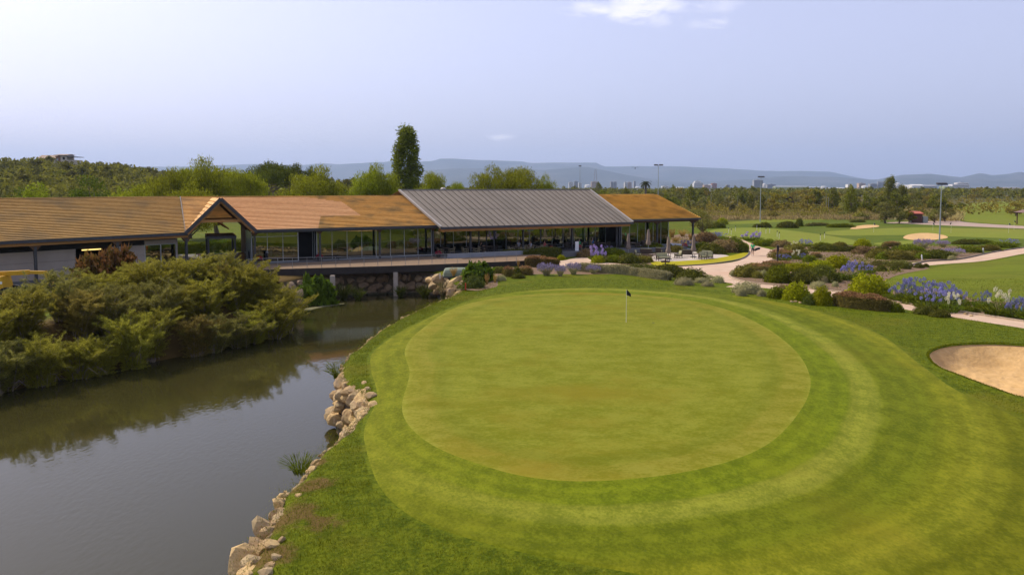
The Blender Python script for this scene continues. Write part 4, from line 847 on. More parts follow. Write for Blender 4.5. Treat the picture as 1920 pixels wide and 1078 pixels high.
FOL = dict(
 tamarisk=foliage('tamarisk_leaf', (.25, .248, .024), .55, .5, hue=(.48, .44, .06)), tamarisk2=foliage('tamarisk_olive', (.19, .19, .034), .55, .48, hue=(.38, .35, .085)), rust=foliage('tamarisk_rust', (.28, .235, .035), .55, .48, hue=(.46, .37, .085)),
 willow=foliage('willow_leaf', (.215, .24, .013), .5, .48), pine=foliage('pine_needle', (.095, .112, .010), .5, .3), poplar=foliage('poplar_leaf', (.15, .17, .014), .5, .42),
 tree=foliage('tree_leaf', (.165, .172, .014), .5, .42), olive=foliage('olive_leaf', (.14, .142, .024), .5, .36, hue=(.27, .255, .06)), treeb=foliage('tree_leaf_brown', (.25, .205, .028), .5, .42), purple=foliage('plum_leaf', (.045, .024, .022), .4, .2), grey_tree=foliage('grey_green_leaf', (.22, .21, .055), .45, .38),
 lime=foliage('lime_leaf', (.29, .30, .008), .4, .38), green=foliage('shrub_leaf', (.15, .175, .009), .5, .38), dark=foliage('dark_shrub_leaf', (.085, .098, .010), .5, .32, hue=(.18, .185, .025)), silver=foliage('silver_leaf', (.34, .315, .145), .35, .3),
 red=foliage('red_hedge_leaf', (.25, .12, .045), .5, .36, hue=(.40, .23, .10)), redbase=foliage('red_hedge_side', (.16, .125, .03), .5, .34), yellow=foliage('yellow_shrub_leaf', (.19, .17, .028), .4, .3), pink=foliage('pinkish_shrub_leaf', (.22, .15, .06), .45, .3),
 photinia=foliage('photinia_leaf', (.15, .135, .02), .5, .3, hue=(.27, .13, .04)), gold=foliage('gold_grass', (.40, .27, .075), .35, .4), rosemary=foliage('rosemary_leaf', (.085, .10, .014), .45, .2), strap=foliage('strap_leaf', (.13, .165, .012), .45, .3),
 blue=foliage('blue_flower', (.22, .215, .46), .35, .3, hue=(.36, .36, .66)), violet=foliage('violet_flower', (.36, .27, .58), .35, .3, hue=(.52, .42, .76)), white=foliage('cream_flower', (.72, .68, .47), .15, .2), lavender=foliage('lavender_spike', (.30, .25, .36), .35, .25), reed=foliage('reed_leaf', (.12, .14, .035), .5, .35, hue=(.30, .27, .12)),
 redfl=foliage('red_flower', (.45, .03, .05), .4, .25), palm=foliage('palm_leaf', (.060, .075, .016), .4, .2), fig=foliage('fig_leaf', (.085, .125, .009), .45, .35), dry=foliage('dry_scrub', (.33, .255, .10), .45, .4), scrub=foliage('green_scrub', (.23, .205, .03), .5, .4), forest=foliage('forest_pine', (.145, .142, .016), .5, .36, hue=(.22, .205, .026)))

def stems_mesh(name, stems, m): 
    b_ = MB()
    for pts, r0, r1 in stems: b_.tube(pts, [r0+(r1-r0)*i/(len(pts)-1) for i in range(len(pts))], 5, False)
    return b_.mesh(name, m)
def make_plant(name, parts):
    """parts: list of (part name, mesh). Returns an Empty that parents them, parked until placed"""
    o = link(name, None); o.empty_display_size = .2
    for nm, me in parts: link(nm, me, o)
    return o

def tamarisk(seed, H=4.6, W=2.6, leafmat='tamarisk', NL=44000):
    rng = np.random.default_rng(seed); st = []; C = []; D = []
    nb = 32
    for i in range(nb):
        a = rng.uniform(0, 2*math.pi); lean = rng.uniform(.1, 1.15); h = H*rng.uniform(.62, 1.05)*(1-.25*lean*.6); r = W*lean*rng.uniform(.7, 1.05)
        p0 = np.array([rng.normal()*.25, rng.normal()*.25, -.2]); p3 = np.array([math.cos(a)*r, math.sin(a)*r, h]); p1 = p0+np.array([math.cos(a)*r*.15, math.sin(a)*r*.15, h*.5]); p2 = p0+np.array([math.cos(a)*r*.55, math.sin(a)*r*.55, h*.95])
        tt = np.linspace(0, 1, 9)[:, None]; P = (1-tt)**3*p0+3*(1-tt)**2*tt*p1+3*(1-tt)*tt**2*p2+tt**3*p3
        st.append((P.tolist(), .045, .006))
        for k in range(16):      # side plumes
            f = rng.uniform(.05, 1.0)**.9; q = np.array([np.interp(f, tt[:, 0], P[:, c]) for c in range(3)])
            az_ = a+rng.normal()*1.2; le = rng.uniform(.45, 1.1)*(1.15-f*.4); up = rng.uniform(.35, 1.6)
            e = q+np.array([math.cos(az_)*le, math.sin(az_)*le, up*le*.8]); m_ = int(NL/(nb*16)); s_ = rng.random(m_)
            pt = q+(e-q)*s_[:, None]; pt[:, 2] -= .22*le*s_**2; pt += rng.normal(size=(m_, 3))*.075*(1.1-.4*s_)[:, None]
            dd = (e-q)/le+rng.normal(size=(m_, 3))*.55; dd[:, 2] += .25-.5*s_
            C.append(pt); D.append(dd)
    C = np.vstack(C); D = np.vstack(D); n_ = len(C)
    lv = leaf_arrays(C, D, rng.uniform(.11, .27, n_), rng.uniform(.016, .038, n_), rng)
    return make_plant('tamarisk_bush', [('branches', stems_mesh('branches', st, M_TWIG)), ('foliage', leafmesh('foliage', [lv], FOL[leafmat]))])
def crown_tree(name, seed, H, W, fol, NL, leaf, trunk=.3, clumps=26, shape='round', cz=.6, flat=1.0, droop=0, tw=.16):
    """tree with tapered trunk, limbs and a crown of leaf clumps (unit: metres)"""
    rng = np.random.default_rng(seed); K = []; Rr = []
    for i in range(clumps):
        if shape == 'round':
            d = rdir(rng, 1)[0]; d[2] = d[2]*.9+.1; r = rng.uniform(.45, .86); c = np.array([d[0]*W*r, d[1]*W*r, H*cz+d[2]*H*(1-cz)*r]); q = W*rng.uniform(.20, .36); rad = np.array([q, q, q*.8*flat])
        elif shape == 'column':
            f = (i+.5)/clumps; a = i*2.39996+rng.normal()*.3; w = W*(.55+.45*math.sin(math.pi*min(1, .2+.6*f)))*(1-.25*f)*(1 if f < .75 else 1-(f-.75)*2.6); r = w*rng.uniform(.45, .8); c = np.array([math.cos(a)*r, math.sin(a)*r, H*(trunk+(1-trunk)*f*.96)]); q = W*rng.uniform(.26, .45); rad = np.array([q, q, q*1.5])
        elif shape == 'umbrella':
            a = rng.uniform(0, 6.28); r = W*math.sqrt(rng.random())*.85; c = np.array([math.cos(a)*r, math.sin(a)*r, H*(.82-.22*(r/W)**2)+rng.normal()*H*.03]); q = W*rng.uniform(.2, .32); rad = np.array([q, q, q*.62])
        K.append(c); Rr.append(rad)
    K = np.array(K); Rr = np.array(Rr); P, d, ci = blob_points(rng, NL, K, Rr, .45)
    D = d*.6+rdir(rng, NL)*.8
    if droop:
        s_ = rng.random(NL); P[:, 2] -= droop*s_*H*.09*(np.hypot(P[:, 0], P[:, 1])/W); D = rdir(rng, NL)*.45+np.array([0, 0, -1.0])*droop
    P[:, 2] *= H/np.percentile(P[:, 2], 99.7); P[:, :2] *= W/np.percentile(np.hypot(P[:, 0], P[:, 1]), 97)
    P[:, 2] = np.maximum(P[:, 2], H*.06)
    lv = leaf_arrays(P, D, leaf*rng.uniform(.7, 1.4, NL)*(1.9 if droop else 1), leaf*rng.uniform(.45, .8, NL)*(.55 if droop else 1), rng)
    st = [([(0, 0, -.3), (rng.normal()*.05*W, rng.normal()*.05*W, H*trunk), (rng.normal()*.06*W, rng.normal()*.06*W, H*.75)], tw*W*.55+.04, .03)]
    for i in range(min(9, clumps)):
        c = K[rng.integers(clumps)]; b0 = np.array([0, 0, H*trunk*rng.uniform(.8, 1.4)]); st.append(([b0.tolist(), ((b0+c)/2+np.array([0, 0, -.03*H])).tolist(), c.tolist()], tw*W*.22+.02, .015))
    return make_plant(name, [('trunk', stems_mesh('trunk', st, M_BARK)), ('crown', leafmesh('crown', [lv], FOL[fol]))])
def mound(name, fol, seed, ex=2.3, lump=.10, NL=1500, leaf=.10, top=None, asp=.55):
    """unit shrub: half-width 1, height 1 (scaled when placed); leaf size is for about one metre"""
    lump *= 2.0; leaf *= 1.7; rng = np.random.default_rng(seed); P, d = surf_blob(rng, 1, 1, 1, ex, NL, lump, seed); n_ = len(P); P = P*(1+rng.normal(size=n_)*.055+.10*(rng.random(n_) < .12))[:, None]; P[:, 2] = np.maximum(P[:, 2], .01)
    D = d*.5+rdir(rng, n_); lv = leaf_arrays(P, D, leaf*rng.uniform(.8, 1.7, n_), leaf*asp*rng.uniform(.7, 1.3, n_), rng)
    cr = core(rng, 1, 1, 1, ex, seed, lump, .88)
    if top:
        tm = P[:, 2] > .80; 
        o = make_plant(name, []); V, F, r = lv; tmf = tm
        keep = lambda msk: (V.reshape(-1, 4, 3)[msk].reshape(-1, 3), np.arange(msk.sum()*4).reshape(-1, 4), r.reshape(-1, 4)[msk].ravel())
        link('foliage', leafmesh('foliage', [cr, keep(~tmf)], FOL[fol]), o); link('new_growth', leafmesh('new_growth', [keep(tmf)], FOL[top]), o); return o
    return make_plant(name, [('foliage', leafmesh('foliage', [cr, lv], FOL[fol]))])
def blades(rng, n_, spread, H, Ln, lean, w, base=.25):
    """arching blades from a tuft: several short pieces each"""
    parts = []; a = rng.uniform(0, 6.28, n_); r0 = base*np.sqrt(rng.random(n_)); le = lean*rng.uniform(.2, 1.1, n_); h = H*rng.uniform(.6, 1.1, n_)
    prev = np.stack([np.cos(a)*r0, np.sin(a)*r0, np.zeros(n_)], 1)
    for k in range(1, 4):
        f = k/3; rr_ = r0+le*spread*f**1.6; z = h*(f-.22*le*f**2.5); cur = np.stack([np.cos(a)*rr_, np.sin(a)*rr_, z], 1)
        d = cur-prev; ln = np.linalg.norm(d, axis=1); parts.append(leaf_arrays((cur+prev)/2, d, ln*1.25, w*(1.15-.3*f)*rng.uniform(.8, 1.2, n_), rng)); prev = cur
    return parts, prev
def tuft(name, fol, seed, n_=160, H=1, spread=.8, lean=1, w=.035, part='blades'):
    rng = np.random.default_rng(seed); p, _ = blades(rng, n_, spread, H, .3, lean, w); return make_plant(name, [(part, leafmesh(part, p, FOL[fol]))])
def flowers(name, flw, seed, n_fl=26, stem=1.0, head=.115, spread=.9, base_h=.5):
    """agapanthus clump: strap leaves, stalks and round flower heads; about 1 m radius, 1 m tall"""
    rng = np.random.default_rng(seed); p, _ = blades(rng, 200, .75, base_h, .3, 1.0, .075, base=.75); st = []; hp = []
    for i in range(n_fl):
        a = rng.uniform(0, 6.28); r = spread*1.1*math.sqrt(rng.random()); z = stem*rng.uniform(.55, 1.12); q = np.array([math.cos(a)*r, math.sin(a)*r, z]); b0 = q*[.8, .8, 0]; st.append(([b0.tolist(), (q*[.92, .92, .5]).tolist(), q.tolist()], .012, .009))
        m_ = 46; d = rdir(rng, m_); c = q+d*head*rng.uniform(.55, 1.0, m_)[:, None]*np.array([1, 1, .75]); hp.append(leaf_arrays(c, d+rdir(rng, m_)*.4, head*.62, head*.42, rng))
    return make_plant(name, [('leaves', leafmesh('leaves', p, FOL['strap'])), ('stalks', stems_mesh('stalks', st, M_STALK)), ('flower_heads', leafmesh('flower_heads', hp, FOL[flw]))])
M_STALK = mat('green_stalk', (.14, .19, .05), rough=.7)
def spikes(name, seed, n_=190):
    rng = np.random.default_rng(seed); p, tip = blades(rng, n_, .8, .8, .3, .9, .03, base=.3); q, _ = blades(rng, 80, .6, .5, .3, .8, .04, base=.35)
    fl = leaf_arrays(np.repeat(tip, 5, 0)+rng.normal(size=(n_*5, 3))*.05+np.array([0, 0, .08]), rdir(rng, n_*5)*.5+np.array([0, 0, 1.]), .14, .045, rng)
    return make_plant(name, [('stems', leafmesh('stems', p+q, FOL['silver'])), ('flower_spikes', leafmesh('flower_spikes', [fl], FOL['lavender']))])
def palm_tree(seed=3, H=7.5):
    rng = np.random.default_rng(seed); C = []; D = []; Ln = []
    for i in range(46):
        a = rng.uniform(0, 6.28); e0 = rng.uniform(-.5, 1.35); L_ = rng.uniform(2.3, 3.1); pt = np.array([0, 0, H]); 
        for k in range(9):
            e = e0-.19*k; dd = np.array([math.cos(a)*math.cos(e), math.sin(a)*math.cos(e), math.sin(e)]); nx_ = pt+dd*L_/9; sd_ = np.array([-math.sin(a), math.cos(a), 0])
            for sg_ in (-1, 1):
                for f in (.25, .75): C.append(pt+(nx_-pt)*f+sd_*sg_*.22+np.array([0, 0, -.06])); D.append(dd*.6+sd_*sg_*.7+np.array([0, 0, -.3])); Ln.append(.62)
            pt = nx_
    lv = leaf_arrays(np.array(C), np.array(D), np.array(Ln), .10, rng)
    tr_ = MB(); tr_.tube([(0, 0, -.3), (.03, 0, H*.5), (0, 0, H+.1)], [.42, .36, .45], 10)
    return make_plant('palm_tree', [('trunk', tr_.mesh('trunk', M_BARK)), ('fronds', leafmesh('fronds', [lv], FOL['palm']))])
def hedge(name, fol, P, w, h, label, top=None, seed=1, leaf=.12, dens=330, group=None):
    """clipped hedge along a ground line"""
    rng = np.random.default_rng(seed); P = smooth_line(P, .25); c0_ = P.mean(0); tn_ = np.gradient(P, axis=0); tn_ /= np.linalg.norm(tn_, axis=1)[:, None]; nn = np.stack([-tn_[:, 1], tn_[:, 0]], 1)
    n_ = len(P); ang = np.linspace(-.12, math.pi+.12, 13); prof = [(math.copysign(abs(math.cos(a))**.45, math.cos(a)), abs(math.sin(a))**.45 if math.sin(a) > 0 else -.05) for a in ang]
    ends = np.ones(n_); kk = np.arange(n_)*.25; ends = np.minimum(1, np.minimum(kk+.12, kk[::-1]+.12)/(w*.6))**.5
    V = []
    for c, s_ in prof:
        lumpy = 1+.5*(fbm(P[:, 0]*1.6+c*1.3, P[:, 1]*1.6+s_*1.3, 3, seed)-.5); V.append(np.column_stack([P-c0_+nn*(c*w/2*ends*lumpy)[:, None], s_*h*(.55+.45*ends)*lumpy]))
    m_ = len(prof); V = np.array(V); ix = np.arange(m_*n_).reshape(m_, n_); F = np.stack([ix[:-1, :-1], ix[:-1, 1:], ix[1:, 1:], ix[1:, :-1]], -1).reshape(-1, 4)
    cnt = int(dens*n_*.25*(w*.8+2*h)); a = rng.integers(0, m_-1, cnt); b_ = rng.integers(0, n_-1, cnt); u = rng.random(cnt)[:, None]; v = rng.random(cnt)[:, None]
    pt = (V[a, b_]*(1-u)+V[a+1, b_]*u)*(1-v)+(V[a, b_+1]*(1-u)+V[a+1, b_+1]*u)*v; pt += rng.normal(size=pt.shape)*.045; pt[:, 2] = np.maximum(pt[:, 2], .01)
    lv = leaf_arrays(pt, rdir(rng, cnt), leaf*rng.uniform(.7, 1.5, cnt), leaf*.55, rng); tmf = pt[:, 2] > h*.82
    o = thing(name, label, 'hedge', (c0_[0], c0_[1], 0), 0, group); vv, ff, r = lv
    keep = lambda msk: (vv.reshape(-1, 4, 3)[msk].reshape(-1, 3), np.arange(msk.sum()*4).reshape(-1, 4), r.reshape(-1, 4)[msk].ravel())
    cr = (V.reshape(-1, 3)*np.array([.97, .97, .95]), F, np.full(m_*n_, .3))
    if top: link('foliage', leafmesh('foliage', [cr, keep(~tmf)], FOL[fol]), o); link('new_growth', leafmesh('new_growth', [keep(tmf)], FOL[top]), o)
    else: link('foliage', leafmesh('foliage', [cr, lv], FOL[fol]), o)
    return o
# ================================================================== PLACING PLANTS
def zg(x, y):
    X = np.array([x]); Y = np.array([y]); z = float(zbase(X, Y)[0])
    if x < -15 and y < 80:
        z = min(z, float(-2.95+.62*pdist(WEST, X, Y)[0]))
    return z
# ---- tamarisk thicket on the far bank
TAM = [tamarisk(11, leafmat='tamarisk'), tamarisk(12, leafmat='tamarisk2', W=2.9), tamarisk(13, leafmat='tamarisk', H=5.0, W=2.4), tamarisk(14, leafmat='rust', H=4.2, W=2.5)]
wl = WEST[(WEST[:, 1] > 30) & (WEST[:, 1] < 62)]; wt = np.gradient(wl, axis=0); wt /= np.linalg.norm(wt, axis=1)[:, None]; wn = np.stack([wt[:, 1], -wt[:, 0]], 1)
wc = np.concatenate([[0], np.cumsum(np.linalg.norm(np.diff(wl, axis=0), axis=1))])
def onwest(s_, off): 
    p = np.array([np.interp(s_, wc, wl[:, k]) for k in (0, 1)]); q = np.array([np.interp(s_, wc, wn[:, k]) for k in (0, 1)]); return p+q*off
rg = random.Random(5); ORD = 'first second third fourth fifth sixth seventh eighth ninth tenth eleventh twelfth thirteenth fourteenth fifteenth sixteenth seventeenth'.split()
ROWS = [(.25, 17, (.60, .78), 'feathery tamarisk overhanging the water', 'tamarisks at the water edge', (.12, 1.0)),
        (3.0, 14, (.72, .88), 'feathery tamarisk in the middle of the thicket', 'tamarisks in the middle of the thicket', (.06, 1.0)),
        (5.8, 12, (.66, .80), 'yellow-green tamarisk at the back of the thicket', 'tamarisks at the back of the thicket', (0, .88)),
        (8.4, 7, (.60, .74), 'low tamarisk nearest the clubhouse wing', 'tamarisks nearest the clubhouse wing', (.05, .42))]
for ri, (off, n_, scl, lab, grp, (f0, f1)) in enumerate(ROWS):
    for i in range(n_):
        s_ = wc[-1]*(f0+(f1-f0)*(i+.5)/n_)+rg.uniform(-.5, .5); p = onwest(s_, off+rg.uniform(-.5, .6)); scl2 = rg.uniform(.85, 1.12); pr = TAM[[0, 1, 2, 0, 1, 2, 0, 3][(i*3+ri*2) % 8]]
        k = rg.uniform(*scl)*(1 if s_ < wc[-1]*.62 or ri == 0 else .93)
        place(pr, (p[0], p[1], zg(*p)-.1), rg.uniform(0, 6.28), (k*1.12, k*1.12, k*scl2), lab+', '+ORD[i]+' from its right tip', grp, 'bush')
# bare twigs sticking out over the water
tw_ = thing('dead_branches', 'bare grey branches leaning out over the water at the bank foot', 'branches', (*onwest(wc[-1]*.72, .6), WATER))
for i in range(26):
    a = rg.uniform(-1.6, .9); L_ = rg.uniform(1.0, 2.4); b0 = Vector((rg.uniform(-3.5, 3.5), rg.uniform(-3.0, 3.0), .1)); b0 = Vector((b0.x, b0.x*1.25+rg.uniform(-.4, .4), .1))
    MB().tube([b0, b0+Vector((math.cos(a)*L_*.5, math.sin(a)*L_*.5, rg.uniform(.2, .7))), b0+Vector((math.cos(a)*L_, math.sin(a)*L_, rg.uniform(.0, 1.0)))], [.03, .02, .006], 5).build('branch', M_TWIG, tw_)
# reeds at the right end of the thicket, and beside the inlet
RD = [tuft('reed_clump', 'reed', 21, 210, 2.6, 1.3, .8, .05, 'reeds'), tuft('reed_clump', 'reed', 22, 170, 2.2, 1.1, .8, .045, 'reeds')]
for k, (x, y, z, s_, lab) in enumerate([(-18.6, 58.6, -2.6, 1.15, 'tall reed clump at the right tip of the tamarisk thicket'), (-20.3, 61.0, -2.2, 1.2, 'tall reed clump behind the tip of the thicket'), (-19.6, 63.4, -2.4, 1.0, 'reed clump between the thicket and the boulders'), (-21.4, 59.2, -1.2, 1.15, 'pale reed clump rising out of the thicket'), (-19.2, 56.6, -2.6, .9, 'low reed clump leaning over the water at the thicket tip')]):
    place(RD[k % 2], (x, y, z), k*1.3, s_, lab, 'reeds by the thicket', 'reeds')
p = G(829, 556, -1.6); place(RD[1], (p.x, p.y+1.5, -2.2), .4, (.85, .85, .95), 'bright green reed clump at the inlet beside white boulders', None, 'reeds')
GT_ = [tuft('water_grass', 'strap', 31, 160, .9, .7, 1, .03, 'blades')]
p = G(643, 690, -1.2); place(GT_[0], (p.x-.3, p.y+.3, -1.9), 0, 1.15, 'green grass tuft at the foot of the stone bank', None, 'grass tuft')
p = G(572, 880, -1.0); place(GT_[0], (p.x-.25, p.y+.3, -1.3), 1, .85, 'thin grass tuft on the stone bank near the brown patch', None, 'grass tuft')
# dark plants below the deck
IR = tuft('water_iris', 'rosemary', 33, 120, 1.7, 1.1, .9, .09, 'leaves')
for px, py, k, lab in ((645, 562, 1.1, 'dark sedge clump beside the left deck pillar'), (672, 562, .9, 'dark sedge clump between the deck pillars'), (752, 557, .8, 'dark sedge clump right of the right pillar'), (797, 558, .95, 'iris clump against the stone wall near the inlet')):
    p = G(px, py, WATER); place(IR, (p.x, p.y-.2, WATER-.1), px, k, lab, 'sedges under the deck', 'plant')
FIG = mound('fig_bush', 'fig', 35, 2.0, .25, 900, .20, asp=.8)
p = G(590, 548, -1.4); place(FIG, (p.x, p.y+.6, -2.5), 0, (1.7, .9, 2.2), 'broad-leaved fig bush climbing the wall under the deck', None, 'bush')
p = G(895, 526, 0); place(FIG, (p.x, p.y, -.05), 1.2, (1.5, 1.3, 1.55), 'bright green fig bush in the bed below the deck end', None, 'bush')
# photinia pair
PH = mound('photinia_bush', 'photinia', 37, 2.0, .22, 2600, .11, top=None)
for px, D_, w, h, lab in ((168, 57, 1.9, 3.5, 'left of two red-tipped photinia bushes before the clubhouse wing'), (212, 58, 1.8, 3.8, 'right of two red-tipped photinia bushes before the clubhouse wing')):
    p = AT(px, D_, 0); place(PH, (p.x, p.y, -.4), px, (w, w, h), lab, 'photinia bushes', 'bush')

# ---- garden shrubs: (kind, px, base py, width px, height px, description)
KIND = {}
def kd(nm, *a, **k): KIND[nm] = [mound(a[0], a[1], a[2]+j_, *a[3:], **k) for j_ in range(2)]
kd('dark', 'dark_shrub', 'dark', 41, 2.2, .12, 1500, .075); kd('green', 'green_shrub', 'green', 43, 2.2, .14, 1500, .08); kd('lime', 'lime_shrub', 'lime', 45, 2.1, .12, 1600, .085)
kd('silver', 'silver_shrub', 'silver', 47, 2.6, .12, 1300, .07); kd('red', 'red_shrub', 'redbase', 49, 3.2, .08, 1500, .075, top='red'); kd('yellow', 'yellow_shrub', 'yellow', 51, 2.1, .18, 1400, .085)
kd('pink', 'pinkish_shrub', 'pink', 53, 2.1, .16, 1400, .08); kd('rosemary', 'rosemary_shrub', 'rosemary', 55, 2.0, .22, 1300, .10, asp=.3); kd('olive', 'grey_green_shrub', 'olive', 57, 2.1, .16, 1400, .08)
KIND['gold'] = [tuft('golden_grass', 'gold', 61, 190, 1.1, .8, .9, .03), tuft('golden_grass', 'gold', 62, 170, 1.1, .6, .6, .03)]
KIND['lav'] = [spikes('russian_sage', 63), spikes('russian_sage', 64)]
KIND['agab'] = [flowers('agapanthus_clump', 'blue', 65, 30), flowers('agapanthus_clump', 'blue', 66, 24)]
KIND['agav'] = [flowers('agapanthus_clump', 'violet', 67, 22, head=.16), flowers('agapanthus_clump', 'violet', 68, 20)]
KIND['agaw'] = [flowers('agapanthus_clump', 'white', 69, 11, head=.15), flowers('agapanthus_clump', 'white', 70, 9, head=.15)]
CATN = dict(gold='grass', lav='flowers', agab='flowers', agav='flowers', agaw='flowers')
